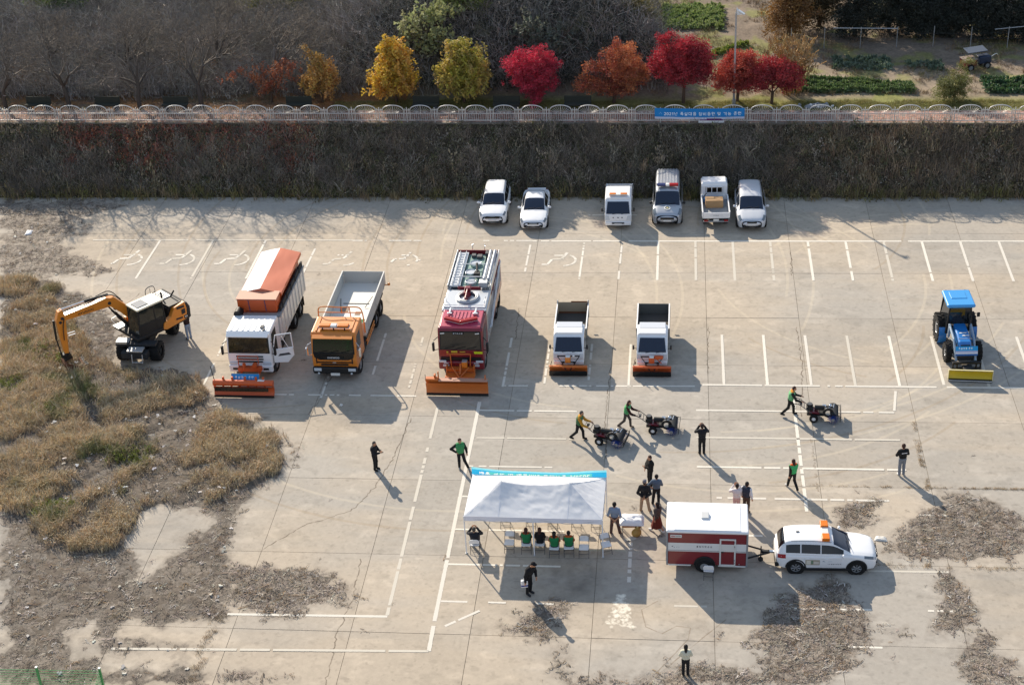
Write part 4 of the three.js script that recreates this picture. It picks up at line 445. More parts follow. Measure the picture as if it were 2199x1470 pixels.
{ // orange flatbed truck
  const t = thing('flatbed_truck', 'orange heavy truck with an empty grey drop-side bed and roof hoops', 'truck', [-18.3, 0, -9.9], -0.015);
  heavyCab(t, M.orangeT, { len: 8.6, rear: [-5.9, -7.2], sill: 1.78, top: 2.85, mirror: M.chrome, rake: 0.26 });
  part(t, 'lower_windscreen_mask', xf(profZ([[-1.12, 1.8], [-1.06, 1.5], [-0.8, 1.36], [0.8, 1.36], [1.06, 1.5], [1.12, 1.8]], 0.05, 0, 0.01), 0, 0, -0.005), M.blackGloss);
  part(t, 'badge', sheet(1.1, 0.16, 0, 1.52, 0.058), printed(256, 40, (k) => { k.fillStyle = '#0d0e10'; k.fillRect(0, 0, 256, 40); k.font = 'bold 36px sans-serif'; k.fillStyle = '#d8dadc'; k.fillText('DAEWOO', 44, 34); }));
  part(t, 'grille', [bx(1.9, 0.06, 0.05, 0, 1.2, 0.01), ...[-1, 1].map((s) => bx(0.06, 0.3, 0.05, s * 0.98, 1.28, 0.01)), bx(1.5, 0.09, 0.05, 0, 1.06, 0.02)], M.black); part(t, 'small_badge', bx(0.2, 0.06, 0.02, 0, 1.2, 0.045), M.chrome);
  part(t, 'bumper', bx(2.46, 0.42, 0.26, 0, 0.72, 0.0, 0.1), M.black); for (const s of [-1, 1]) part(t, 'headlight', bx(0.42, 0.18, 0.06, s * 0.94, 0.8, 0.12, 0.05), M.lens); part(t, 'number_plate', bx(0.5, 0.16, 0.02, 0, 0.52, 0.14), M.plate); part(t, 'fog_lamp', [-1, 1].map((s) => cy(0.06, 0.05, s * 0.9, 0.58, 0.12, 'z', 10)), M.lens);
  part(t, 'sun_visor', prof([[-0.2, 2.74], [0.06, 2.68], [0.06, 2.71], [-0.2, 2.8]], 2.2, 0, 0.006), M.orangeT); part(t, 'roof_rib', [-0.95, 0.95].map((x) => bx(0.08, 0.05, 1.4, x, 2.88, -1.15)), M.orangeT);
  const lb = part(t, 'lamp_bar', bx(1.7, 0.08, 0.3, 0, 3.0, -0.75), M.greyP); for (const s of [-1, 1]) part(lb, 'amber_lamp', bx(0.62, 0.14, 0.3, s * 0.5, 3.05, -0.75, 0.04), M.amber); part(lb, 'centre_lamp', bx(0.34, 0.15, 0.305, 0, 3.055, -0.75, 0.04), M.lamp); part(t, 'lamp_bar_foot', [-0.6, 0, 0.6].map((x) => bx(0.06, 0.14, 0.06, x, 2.92, -0.6)), M.black);
  part(t, 'roof_hoop', [tube([[-1.22, 2.3, -2.45], [-1.22, 3.0, -2.35], [-1.1, 3.28, -2.3], [0, 3.3, -2.3], [1.1, 3.28, -2.3], [1.22, 3.0, -2.35], [1.24, 1.6, -2.5]], 0.035, 6, 40), bar([-1.2, 2.95, -2.34], [1.2, 2.95, -2.34], 0.028), bar([0.1, 3.3, -2.3], [0.1, 2.9, -2.34], 0.028), bar([0.55, 3.3, -2.3], [0.6, 2.4, -2.3], 0.028)], M.orangeT);
  const bm = std('#b9bbb8', 0.75); dropBed(t, -2.7, 5.9, 2.46, 0.8, 1.32, bm, { floor: std('#d8d5cf', 0.6), rail: std('#cfd0cd', 0.6) });
  part(t, 'bed_strap', [bar([-0.7, 1.4, -5.1], [-1.0, 1.4, -6.6], 0.02), bar([0.6, 1.4, -5.6], [0.95, 1.75, -6.3], 0.02), bx(1.5, 0.02, 0.06, 0, 1.375, -6.1, 0)], M.greyD); part(t, 'bed_patch', [bx(0.4, 0.01, 0.5, -0.5, 1.368, -5.4, 0), bx(0.3, 0.01, 0.4, 0.3, 1.368, -5.0, 0)], std('#a08a78', 0.9)); part(t, 'green_crate', bx(0.36, 0.3, 0.5, 0.95, 1.52, -3.6), M.green);
  part(t, 'side_guard', [-1, 1].map((s) => [bx(0.05, 0.1, 2.2, s * 1.2, 0.9, -3.9), bx(0.05, 0.1, 2.2, s * 1.2, 0.68, -3.9)]).flat(), M.orangeT); part(t, 'mudguard', [-1, 1].map((s) => bx(0.56, 0.06, 2.6, s * 0.93, 1.1, -6.55)), M.black); part(t, 'tail_beacon', [bar([1.25, 1.4, -8.3], [1.5, 1.4, -8.3], 0.03), sph(0.09, 1.5, 1.45, -8.3)], M.orangeT);
}
{ // red fire engine with orange plough
  const t = thing('fire_engine', 'dark red fire engine with silver roof, hose reel and wide orange plough', 'fire engine', [-11.5, 0, -10.55], -0.01);
  heavyCab(t, M.redF, { len: 8.6, rear: [-6.3, -7.6], sill: 1.7, top: 2.82 });
  const Y = 2.98;
  part(t, 'cab_roof', prof([[-0.3, 2.8], [-0.34, 2.92], [-1.1, 2.98], [-2.02, 2.96], [-2.06, 2.8]], 2.2, 0, 0.04), M.maroonRoof); part(t, 'roof_rib', Array.from({ length: 7 }, (_, k) => bx(0.07, 0.03, 0.75, lerp(-0.6, 0.6, k / 6), 3.0, -1.45, 0.01)), M.maroonRoof);
  const lb = part(t, 'lamp_bar', [bx(1.0, 0.14, 0.26, -0.42, 3.1, -0.72, 0.04, 0, -0.42), bx(1.0, 0.14, 0.26, 0.42, 3.1, -0.72, 0.04, 0, 0.42)], M.redL); part(lb, 'chrome_strip', [bx(0.98, 0.04, 0.28, -0.42, 3.02, -0.72, 0.01, 0, -0.42), bx(0.98, 0.04, 0.28, 0.42, 3.02, -0.72, 0.01, 0, 0.42)], M.chrome); part(t, 'horn', [-0.7, 0.7].map((x) => [bx(0.1, 0.1, 0.5, x, 3.06, -1.75), bx(0.26, 0.08, 0.14, x, 3.06, -1.46)]).flat(), M.alu);
  part(t, 'windscreen_text', sheet(0.62, 0.12, -0.1, 2.585, -0.135, -0.17), printed(256, 52, (k) => { k.fillStyle = '#08090c'; k.fillRect(0, 0, 256, 52); letter(k, '경기도소방', 12, 6, 40, '#d8dce0', 0.14, 0.14); })); part(t, 'corner_sticker', [-1, 1].map((s) => plate([[s * 0.94 - 0.12, 2.56, -0.13], [s * 0.94 + 0.1, 2.58, -0.135], [s * 0.94 + 0.1, 2.63, -0.145], [s * 0.94 - 0.12, 2.61, -0.14]], 0.01, 0.034)), M.lamp);
  part(t, 'number_plate', bx(0.46, 0.14, 0.02, 0.95, 1.5, 0.03), std('#c8d41e', 0.6)); part(t, 'yellow_lettering', [bx(0.34, 0.12, 0.02, -0.35, 1.54, 0.025), bx(0.3, 0.05, 0.02, 0.1, 1.54, 0.025), bx(0.1, 0.1, 0.02, -0.72, 1.52, 0.025)], std('#d2b83a', 0.6)); part(t, 'grille', [bx(2.2, 0.2, 0.05, 0, 1.1, 0.01)], M.black); part(t, 'bumper', bx(2.48, 0.5, 0.24, 0, 0.72, 0, 0.09), M.redF); for (const s of [-1, 1]) part(t, 'headlight', bx(0.4, 0.14, 0.06, s * 1.0, 0.98, 0.1, 0.04), M.lens); part(t, 'bumper_lamp', [-1, 1].map((s) => [bx(0.34, 0.12, 0.03, s * 0.82, 0.74, 0.12), bx(0.26, 0.05, 0.03, s * 0.82, 0.88, 0.12)]).flat(), M.lens);
  part(t, 'crew_box', bx(2.46, 2.1, 2.1, 0, 1.9, -3.15, 0.05), M.alu); part(t, 'tank_body', [bx(2.46, 1.7, 4.4, 0, 1.75, -6.45, 0.04)], M.redF); part(t, 'roller_shutter', [-1, 1].map((s) => [0, 1, 2, 3].map((k) => bx(0.03, 1.1, 1.0, s * 1.235, 2.05, -2.75 - k * 1.6, 0.01))).flat(), M.alu); part(t, 'shutter_slat', [-1, 1].map((s) => Array.from({ length: 8 }, (_, k) => bx(0.02, 0.02, 6.0, s * 1.255, 1.55 + k * 0.14, -5.2, 0))).flat(), M.greyP);
  part(t, 'roof_deck', bx(2.46, 0.08, 6.6, 0, Y - 0.1, -5.35, 0.02), M.alu);
  for (const s of [-1, 1]) part(t, 'deck_wall', bx(0.06, 0.34, 4.3, s * 1.2, Y + 0.08, -6.45), M.alu); part(t, 'deck_end', [bx(2.3, 0.3, 0.06, 0, Y + 0.08, -8.55), bx(1.3, 0.2, 0.06, 0, Y + 0.05, -4.32)], M.redF);
  part(t, 'walkway_left', bx(0.62, 0.1, 4.0, -0.82, Y + 0.12, -6.4, 0.02), M.alu); part(t, 'ladder', [bx(0.04, 0.06, 3.9, -1.0, Y + 0.24, -6.4), bx(0.04, 0.06, 3.9, -0.66, Y + 0.24, -6.4), ...Array.from({ length: 13 }, (_, k) => bar([-1.0, Y + 0.24, -4.6 - k * 0.3], [-0.66, Y + 0.24, -4.6 - k * 0.3], 0.02))], M.alu);
  part(t, 'tank_top', bx(1.0, 0.04, 4.0, 0, Y + 0.0, -6.4), std('#6f8f88', 0.5)); for (const z of [-4.95, -6.05, -7.1]) { const l = part(t, 'tank_lid', [cy(0.32, 0.12, z === -6.05 ? -0.12 : 0.02, Y + 0.08, z, 'y', 24)], M.alu); part(l, 'lid_ring', new THREE.TorusGeometry(0.3, 0.03, 6, 24).rotateX(Math.PI / 2).translate(z === -6.05 ? -0.12 : 0.02, Y + 0.15, z), M.chrome); }
  part(t, 'roof_monitor', [cy(0.14, 0.35, 0.3, Y + 0.2, -5.7), bar([0.3, Y + 0.36, -5.6], [0.2, Y + 0.5, -6.4], 0.07, 8), bx(0.34, 0.2, 0.24, 0.3, Y + 0.3, -5.5)], M.dark); part(t, 'pipe_bundle', [0, 1, 2, 3].map((k) => cy(0.05, 3.6, 0.72 + k * 0.12, Y + 0.2 + (k % 2) * 0.06, -6.6, 'z', 8)), M.alu); part(t, 'suction_hose', [0, 1].map((k) => cy(0.09, 3.4, 0.78 + k * 0.24, Y + 0.36, -6.5, 'z', 10)), M.silver); part(t, 'deck_box', [bx(0.5, 0.3, 0.5, 0.78, Y + 0.22, -4.6, 0.04)], M.galv); part(t, 'equipment_case', [bx(0.5, 0.22, 0.4, 0.72, Y + 0.2, -8.2), bx(0.3, 0.16, 0.36, 0.15, Y + 0.1, -8.0), bx(0.25, 0.16, 0.3, -0.2, Y + 0.1, -8.1)], M.greyD); part(t, 'cross_bar', [-5.2, -6.7].map((z) => bx(1.8, 0.05, 0.06, 0.2, Y + 0.3, z)), M.alu);
  // reel
  part(t, 'reel_deck', bx(2.3, 0.06, 1.9, 0, Y, -3.2, 0.02), M.alu); for (let k = 0; k < 4; k++) part(t, 'hose_coil', new THREE.TorusGeometry(0.62 - k * 0.045, 0.05, 7, 34).rotateX(Math.PI / 2).translate(0.05, Y + 0.08 + (k % 2) * 0.05, -3.25), k % 2 ? M.galv : M.silver); part(t, 'turret', [cy(0.2, 0.3, 0, Y + 0.16, -3.5), bx(0.34, 0.3, 0.3, 0.02, Y + 0.34, -3.7, 0.05), bar([0.02, Y + 0.4, -3.6], [0, Y + 0.3, -2.7], 0.06, 8)], M.redF); part(t, 'turret_cap', cy(0.16, 0.06, -0.02, Y + 0.06, -2.95), M.chrome);
  part(t, 'grab_rail', [tube([[-1.1, Y, -2.3], [-1.1, Y + 0.3, -2.3], [-1.1, Y + 0.3, -2.9], [-1.1, Y, -2.9]], 0.02), tube([[1.1, Y, -2.3], [1.1, Y + 0.3, -2.3], [1.1, Y + 0.3, -2.9], [1.1, Y, -2.9]], 0.02), bar([-1.1, Y + 0.15, -2.25], [1.1, Y + 0.15, -2.25], 0.015), ...[-0.35, 0.35].map((x) => tube([[x, Y - 0.1, -8.65], [x, Y + 0.5, -8.75], [x + 0.04, Y + 0.5, -8.6]], 0.025))], M.chrome);
  part(t, 'tool_rack', [bar([1.28, 1.2, -3.2], [1.28, 2.7, -8.2], 0.04), bar([1.3, 1.5, -2.6], [1.3, 2.8, -7.4], 0.03)], M.alu); part(t, 'mudguard', [-1, 1].map((s) => bx(0.56, 0.08, 2.7, s * 0.95, 1.1, -6.95)), M.redF);
  // plough
  part(t, 'plough_frame', [bx(1.5, 0.2, 0.3, 0, 0.62, 0.3), bar([-0.55, 1.5, 0.2], [-0.5, 0.7, 0.3], 0.03), bar([0.55, 1.5, 0.2], [0.5, 0.7, 0.3], 0.03), bar([-0.75, 1.48, 0.16], [0.55, 1.48, 0.16], 0.03), bar([0, 1.0, 0.35], [0, 0.55, 0.75], 0.06), bar([-0.45, 0.8, 0.4], [0, 0.5, 1.0], 0.04), bar([0.45, 0.8, 0.4], [0, 0.5, 1.0], 0.04), ...[-0.75, 0.72].map((x) => bx(0.08, 0.5, 0.3, x, 0.62, 0.35)), bx(1.6, 0.12, 0.5, 0, 0.45, 0.7)], M.orangeB); part(t, 'winch_box', bx(0.3, 0.36, 0.3, 0.22, 0.95, 0.3, 0.03), M.orangeT); part(t, 'winch_lid', bx(0.28, 0.03, 0.28, 0.22, 1.14, 0.3), M.galv);
  part(t, 'plough_blade', grid((u, v) => { const a = v; return [lerp(-1.66, 1.66, u), 0.12 + a * 0.72, 2.02 + 0.1 * Math.pow(Math.abs(a - 0.45), 2) * 4 - 0.06]; }, 1, 10), M.orangeB); part(t, 'blade_back', bx(3.3, 0.74, 0.04, 0, 0.5, 1.9), M.orangeB); part(t, 'blade_top', [bx(2.6, 0.05, 0.34, 0.32, 0.9, 1.82, 0.02)], std('#b98a74', 0.5)); part(t, 'blade_bracket', [bx(0.7, 0.16, 0.3, -1.34, 0.92, 1.8, 0.04), bx(0.06, 0.5, 0.1, -1.0, 1.1, 1.75), bx(0.1, 0.22, 0.2, -1.2, 1.05, 1.7), bx(0.06, 0.24, 0.1, 1.5, 1.05, 1.75)], M.orangeB); part(t, 'cutting_edge', bx(3.32, 0.14, 0.07, 0, 0.12, 2.02), M.black); part(t, 'marker_rod', bar([-1.66, 0.8, 1.9], [-1.68, 1.25, 1.88], 0.016), M.dark);
}
// ---------- wheeled excavator ----------
{
  const t = thing('wheeled_excavator', 'orange and black wheeled excavator resting its bucket in the dry grass', 'excavator', [-29.85, 0, -13.5], -0.02);
  part(t, 'chassis', [bx(1.0, 0.5, 4.4, 0, 0.85, 0, 0.06), bx(2.3, 0.14, 0.5, 0, 1.2, 1.75), bx(1.5, 0.4, 0.5, 0, 0.75, 2.2, 0.05), cy(0.7, 0.3, 0, 1.2, 0, 'y', 24)], M.dark);
  part(t, 'front_step', [bx(0.75, 0.05, 0.5, -0.8, 1.28, 1.6), bx(0.9, 0.1, 0.5, 0.1, 1.1, 2.3, 0.03)], M.galv); part(t, 'ladder', [bar([-0.1, 0.9, 2.5], [-0.1, 0.4, 2.6], 0.03), bar([0.5, 0.9, 2.5], [0.5, 0.4, 2.6], 0.03), bar([-0.1, 0.45, 2.6], [0.5, 0.45, 2.6], 0.03)], M.galv);
  for (const z of [1.45, -1.4]) { part(t, 'axle', cy(0.14, 2.0, 0, 0.55, z, 'x', 10), M.black); for (const s of [-1, 1]) wheel(t, s * 0.95, 0.55, z, 0.55, 0.56, s, { rim: M.dark, rimR: 0.55, lugs: 16, lugH: 0.04 }); }
  const u = new THREE.Group(); u.name = 'upper_carriage'; u.position.set(0.2, 0, -0.1); u.rotation.y = -0.67; t.add(u); const bg = new THREE.Group(); bg.name = 'boom_assembly'; bg.position.set(0.2, 0, -0.1); bg.rotation.y = -0.89; t.add(bg);
  const orange = paint('#d98523', { roughness: 0.5, clearcoat: 0.35 }), B = (z, y) => [z, y];
  part(u, 'deck', [bx(2.46, 0.22, 4.2, 0, 1.42, -0.5, 0.05)], M.black);
  part(u, 'side_panel', [prof([B(-0.1, 1.4), B(-0.35, 1.3), B(-2.5, 1.45), B(-2.62, 2.1), B(-2.5, 2.5), B(-1.35, 2.42), B(-0.9, 1.95), B(-0.2, 1.75)], 0.3, 1.1, 0.04)], orange); part(u, 'side_panel', prof([B(0.9, 1.4), B(-2.5, 1.45), B(-2.62, 2.1), B(-2.5, 2.4), B(-0.6, 2.3), B(-0.3, 1.9), B(0.9, 1.8)], 0.3, -1.1, 0.04), orange);
  part(u, 'vent', [bx(0.02, 0.14, 0.8, 1.255, 2.3, -1.95, 0, -0.06), bx(0.02, 0.3, 0.4, 1.255, 1.98, -2.2), bx(0.02, 0.1, 0.7, 1.255, 1.66, -1.7, 0, -0.06)], M.dark);
  part(u, 'engine_hood', [bx(1.9, 0.9, 1.7, 0, 1.95, -1.75, 0.08), bx(0.9, 0.12, 1.4, 0.6, 2.45, -1.7, 0.03)], M.black); part(u, 'hood_top', bx(1.0, 0.06, 1.5, -0.55, 2.44, -1.7, 0.02), M.silver); part(u, 'hood_vent', Array.from({ length: 6 }, (_, k) => bx(0.7, 0.02, 0.06, -0.55, 2.48, -1.25 - k * 0.16, 0)), M.greyD); part(u, 'counterweight', prof([B(-2.5, 1.3), B(-2.95, 1.45), B(-3.0, 2.1), B(-2.75, 2.42), B(-2.5, 2.42)], 2.5, 0, 0.08), M.dark);
  part(u, 'exhaust', [cy(0.07, 0.45, -0.1, 2.7, -1.5), bar([0.1, 2.5, -2.2], [0.3, 2.9, -2.5], 0.05)], M.black); part(u, 'rear_mark', sheet(0.5, 0.22, 1.252, 1.6, -2.45, 0, Math.PI / 2), printed(128, 64, (k) => { k.fillStyle = '#17181a'; k.fillRect(0, 0, 128, 64); k.font = 'bold 44px sans-serif'; k.fillStyle = '#e8e8e8'; k.fillText('HW', 20, 48); }));
  // cab on its left side
  part(u, 'cab_frame', [...[[0.12, 1.35], [1.14, 1.35], [0.12, -0.35], [1.14, -0.35]].map(([x, z]) => bar([x, 1.5, z], [x, 3.12, z - (z > 0 ? 0.12 : 0)], 0.055)), bx(1.1, 0.9, 0.08, 0.63, 1.95, -0.36), bx(0.06, 0.7, 1.6, 1.15, 1.8, 0.5), bx(1.1, 0.08, 1.7, 0.63, 1.52, 0.5), bx(0.06, 0.06, 1.6, 1.15, 2.2, 0.5), bx(0.06, 1.5, 0.07, 1.15, 2.35, 0.25)], M.black);
  part(u, 'cab_roof', bx(1.16, 0.1, 1.78, 0.63, 3.16, 0.42, 0.04), std('#e0d9bf', 0.5)); part(u, 'roof_hatch', bx(0.72, 0.05, 0.7, 0.63, 3.22, 0.78, 0.02), M.greyP);
  part(u, 'cab_window', [plate([[0.17, 1.6, 1.38], [1.1, 1.6, 1.38], [1.1, 3.05, 1.25], [0.17, 3.05, 1.25]], 0.02), plate([[1.16, 1.6, 1.3], [1.16, 1.6, -0.3], [1.16, 3.06, -0.3], [1.16, 3.06, 1.18]], 0.02), plate([[0.1, 1.6, -0.3], [0.1, 1.6, 1.3], [0.1, 3.06, 1.18], [0.1, 3.06, -0.3]], 0.02)], new THREE.MeshPhysicalMaterial({ color: hex('#5d6a66'), roughness: 0.05, transmission: 0.85, thickness: 0 })); part(u, 'seat', [bx(0.5, 0.14, 0.5, 0.63, 2.0, 0.3, 0.05), bx(0.48, 0.75, 0.14, 0.63, 2.4, 0.0, 0.05), bar([0.63, 1.6, 1.0], [0.63, 2.2, 0.85], 0.04)], M.dark);
  part(u, 'mirror', [bar([-0.9, 1.8, 0.9], [-0.95, 2.9, 1.0], 0.02), tube([[-0.95, 2.9, 1.0], [-0.7, 3.0, 1.3], [-0.9, 2.9, 1.5]], 0.018), bx(0.2, 0.3, 0.05, -0.9, 2.75, 1.5)], M.greyD); part(u, 'guard_rail', [tube([[-0.65, 2.3, -0.5], [-0.65, 3.1, -0.5], [-0.65, 3.1, -1.4], [-0.65, 2.4, -1.4]], 0.028), bar([-0.65, 2.75, -0.5], [-0.65, 2.75, -1.4], 0.022), bar([-0.65, 3.1, -0.95], [-0.65, 2.4, -0.95], 0.02)], M.greyD);
  part(u, 'tool_tray', [bx(0.6, 0.06, 0.7, -0.85, 1.55, 1.35), tube([[-1.1, 1.55, 1.0], [-1.1, 2.0, 1.1], [-1.1, 2.0, 1.7], [-0.7, 1.9, 1.75]], 0.02)], M.galv);
  u.children.forEach((m) => { const P = m.geometry.attributes.position; for (let k = 0; k < P.count; k++) { const z = P.getZ(k); if (z < -0.4) P.setZ(k, -0.4 + (z + 0.4) * 0.62); } m.geometry.computeVertexNormals(); });
  // boom, arm and bucket
  part(bg, 'boom', prof([B(0.35, 1.75), B(0.75, 1.6), B(1.5, 2.6), B(1.98, 3.12), B(4.6, 3.12), B(4.8, 3.24), B(4.72, 3.42), B(2.1, 3.66), B(1.68, 3.58), B(1.15, 2.98)], 0.4, -0.28, 0.03), orange);
  part(bg, 'boom_lettering', xf(new THREE.PlaneGeometry(1.35, 0.2), -0.072, 3.3, 3.3, 0, Math.PI / 2, 0.035), printed(256, 40, (k) => { k.fillStyle = '#d98523'; k.fillRect(0, 0, 256, 40); k.font = 'bold 38px sans-serif'; k.fillStyle = '#241a12'; k.fillText('HYUNDAI', 28, 34); }));
  part(bg, 'boom_pin', [cy(0.1, 0.44, -0.28, 3.35, 2.0, 'x', 12), cy(0.09, 0.46, -0.28, 3.3, 4.7, 'x', 12), cy(0.08, 0.44, -0.28, 3.1, 4.85, 'x', 10)], M.dark);
  part(bg, 'boom_cylinder', [...[-0.56, 0.0].map((x) => [bar([x, 1.5, 1.1], [x, 2.45, 1.7], 0.085, 10), bar([x, 2.45, 1.7], [x, 2.95, 2.0], 0.045, 8)]).flat()], M.black); part(bg, 'arm_cylinder', [bar([-0.28, 3.8, 1.95], [-0.28, 3.82, 3.3], 0.085, 10)], M.black); part(bg, 'piston_rod', [bar([-0.28, 3.82, 3.3], [-0.28, 3.76, 4.75], 0.045, 8)], M.chrome); part(bg, 'hose', [tube([[-0.1, 3.2, 1.25], [-0.05, 3.82, 1.8], [-0.1, 3.85, 2.5], [-0.15, 3.72, 3.0], [-0.12, 3.55, 4.4]], 0.028), tube([[-0.45, 3.2, 1.25], [-0.5, 3.86, 1.8], [-0.45, 3.82, 2.6]], 0.028), tube([[-0.1, 3.3, 4.6], [-0.02, 2.9, 4.75], [-0.06, 2.0, 4.86]], 0.025)], M.black);
  part(bg, 'arm', prof([B(4.5, 3.35), B(4.62, 3.8), B(4.85, 3.72), B(5.06, 3.2), B(5.04, 2.4), B(4.97, 1.15), B(4.74, 1.1), B(4.6, 2.4)], 0.36, -0.28, 0.03), orange); part(bg, 'bucket_cylinder', [bar([-0.28, 3.25, 5.16], [-0.28, 2.1, 5.22], 0.065, 10), bar([-0.28, 2.1, 5.22], [-0.28, 1.25, 5.15], 0.038, 8)], M.black); part(bg, 'work_lamp', [bx(0.06, 0.08, 0.45, 0.0, 2.35, 4.42), bx(0.06, 0.05, 0.4, 0.02, 2.22, 4.4)], M.chrome);
  part(bg, 'quick_coupler', [bx(0.34, 0.45, 0.44, -0.28, 0.9, 4.85, 0.05, 0.3), cy(0.09, 0.5, -0.28, 1.02, 4.75, 'x', 10), cy(0.09, 0.5, -0.28, 0.78, 5.0, 'x', 10), bar([-0.28, 1.25, 5.15], [-0.28, 0.85, 5.1], 0.06)], M.black);
  const curve = (th) => [4.62 + Math.cos(th) * 0.5, 0.38 - Math.sin(th) * 0.42];
  part(bg, 'bucket', [grid((a, b) => { const c = curve(lerp(-0.7, 2.7, b)); return [lerp(-0.78, 0.22, a), c[1], c[0]]; }, 1, 14), ...[-0.78, 0.22].map((x) => { const s = new THREE.Shape(); for (let i = 0; i <= 14; i++) { const c = curve(lerp(-0.7, 2.7, i / 14)); s[i ? 'lineTo' : 'moveTo'](c[0], c[1]); } const g = new THREE.ExtrudeGeometry(s, { depth: 0.03, bevelEnabled: false }); g.rotateY(-Math.PI / 2); g.translate(x + 0.015, 0, 0); return g; }), bx(1.0, 0.05, 0.16, -0.28, 0.24, 4.12)], M.rust);
  part(bg, 'bucket_tooth', Array.from({ length: 5 }, (_, k) => bx(0.08, 0.08, 0.2, -0.7 + k * 0.21, 0.24, 3.98, 0.01)), M.greyP);
}
// ---------- blue tractor ----------
{
  const t = thing('tractor', 'blue tractor with cab, loader arms and yellow snow blade', 'tractor', [15.15, 0, -13.5], 0.05);
  for (const s of [-1, 1]) { wheel(t, s * 0.82, 0.78, -1.35, 0.78, 0.42, s, { rim: M.steel, rimR: 0.5, lugs: 18, lugH: 0.06 }); wheel(t, s * 0.8, 0.53, 0.85, 0.53, 0.32, s, { rim: M.steel, rimR: 0.5, lugs: 16, lugH: 0.05 }); part(t, 'mudguard', [xf(new THREE.CylinderGeometry(0.88, 0.88, 0.42, 24, 1, true, -1.9, 2.4), 0, 0, 0, 0, 0, Math.PI / 2).translate(s * 0.8, 0.78, -1.35)], M.blueT); }
  part(t, 'chassis', [bx(0.5, 0.5, 3.0, 0, 0.75, -0.3, 0.05), cy(0.12, 1.5, 0, 0.55, 0.85, 'x', 10), cy(0.16, 1.5, 0, 0.78, -1.35, 'x', 10)], M.dark);
  part(t, 'bonnet', [prof([[-0.4, 0.95], [1.25, 0.9], [1.35, 1.1], [1.2, 1.34], [0.6, 1.46], [-0.4, 1.52]], 0.66, 0, 0.09)], M.blueT); part(t, 'bonnet_decal', [plate([[-0.22, 1.474, 0.56], [0.16, 1.474, 0.56], [0.22, 1.484, 0.48], [-0.16, 1.484, 0.48]], 0.006, 0.008), plate([[-0.1, 1.44, 0.78], [0.26, 1.44, 0.78], [0.3, 1.45, 0.7], [-0.04, 1.45, 0.7]], 0.006, 0.012)], M.lamp); part(t, 'grille', bx(0.5, 0.3, 0.04, 0, 1.08, 1.36), M.black);
  part(t, 'cab_frame', [...[[0.68, -0.45, 0.55, -0.5], [-0.68, -0.45, -0.55, -0.5], [0.72, -1.9, 0.62, -1.85], [-0.72, -1.9, -0.62, -1.85]].map(([x, z, x2, z2]) => bar([x, 0.95, z], [x2, 2.5, z2], 0.05)), bx(1.4, 0.3, 0.06, 0, 1.1, -1.9), bx(1.4, 0.08, 1.45, 0, 0.92, -1.18), bx(1.1, 0.06, 0.05, 0, 1.5, -0.46)], M.black); part(t, 'cab_window', [plate([[-0.66, 1.5, -0.44], [0.66, 1.5, -0.44], [0.56, 2.45, -0.48], [-0.56, 2.45, -0.48]], 0.015), plate([[0.7, 1.2, -0.5], [0.73, 1.2, -1.85], [0.63, 2.45, -1.8], [0.56, 2.45, -0.52]], 0.015), plate([[-0.73, 1.2, -1.85], [-0.7, 1.2, -0.5], [-0.56, 2.45, -0.52], [-0.63, 2.45, -1.8]], 0.015)], new THREE.MeshPhysicalMaterial({ color: hex('#46505a'), roughness: 0.05, transmission: 0.85, thickness: 0 }));
  part(t, 'seat', [bx(0.5, 0.14, 0.5, 0, 1.2, -1.3, 0.05), bx(0.5, 0.6, 0.12, 0, 1.55, -1.6, 0.05)], M.dark); part(t, 'steering_wheel', new THREE.TorusGeometry(0.2, 0.02, 6, 20).rotateX(1.1).translate(0, 1.5, -0.85), M.black);
  part(t, 'cab_roof', bx(1.5, 0.2, 1.75, 0, 2.6, -1.18, 0.1), M.blueL); part(t, 'roof_hatch', bx(0.85, 0.06, 0.75, 0, 2.7, -1.4, 0.03), M.blueL); part(t, 'roof_lamp', [bx(0.1, 0.08, 0.06, 0.5, 2.62, -2.06), bx(0.1, 0.08, 0.06, -0.5, 2.62, -2.06)], M.black); part(t, 'wing_mirror', [bx(0.16, 0.26, 0.06, 0.98, 2.0, -0.5, 0.02), bar([0.6, 2.1, -0.5], [0.95, 2.05, -0.5], 0.018)], M.black); part(t, 'exhaust', [cy(0.05, 0.8, 0.48, 1.6, -0.2), cy(0.07, 0.3, 0.48, 1.4, -0.2)], M.black);
  for (const s of [-1, 1]) { part(t, 'loader_arm', [bar([s * 0.55, 1.55, -0.25], [s * 0.52, 1.3, 0.9], 0.075, 4), bar([s * 0.52, 1.3, 0.9], [s * 0.5, 0.5, 1.75], 0.07, 4), bx(0.12, 0.8, 0.16, s * 0.55, 1.2, -0.2)], std('#8fa3b5', 0.5)); part(t, 'loader_cylinder', [bar([s * 0.55, 0.9, 0], [s * 0.52, 1.15, 0.85], 0.04, 8), bar([s * 0.5, 1.25, 0.95], [s * 0.48, 0.75, 1.7], 0.035, 8)], M.steel); }
  part(t, 'loader_crossbar', [bar([-0.5, 1.0, 1.25], [0.5, 1.0, 1.25], 0.04), bar([-0.3, 1.38, 0.95], [0.4, 1.38, 0.95], 0.025)], M.galv); part(t, 'front_frame', [bx(1.5, 0.12, 0.12, 0, 0.52, 2.0), bx(1.5, 0.1, 0.1, 0, 0.22, 2.05), ...[-0.72, -0.5, 0.5, 0.72].map((x) => bx(0.07, 0.42, 0.12, x, 0.36, 2.02)), bx(0.5, 0.2, 0.5, 0, 0.35, 2.3)], M.black); part(t, 'front_weight', bx(0.8, 0.3, 0.3, 0, 0.6, 1.5, 0.05), M.dark);
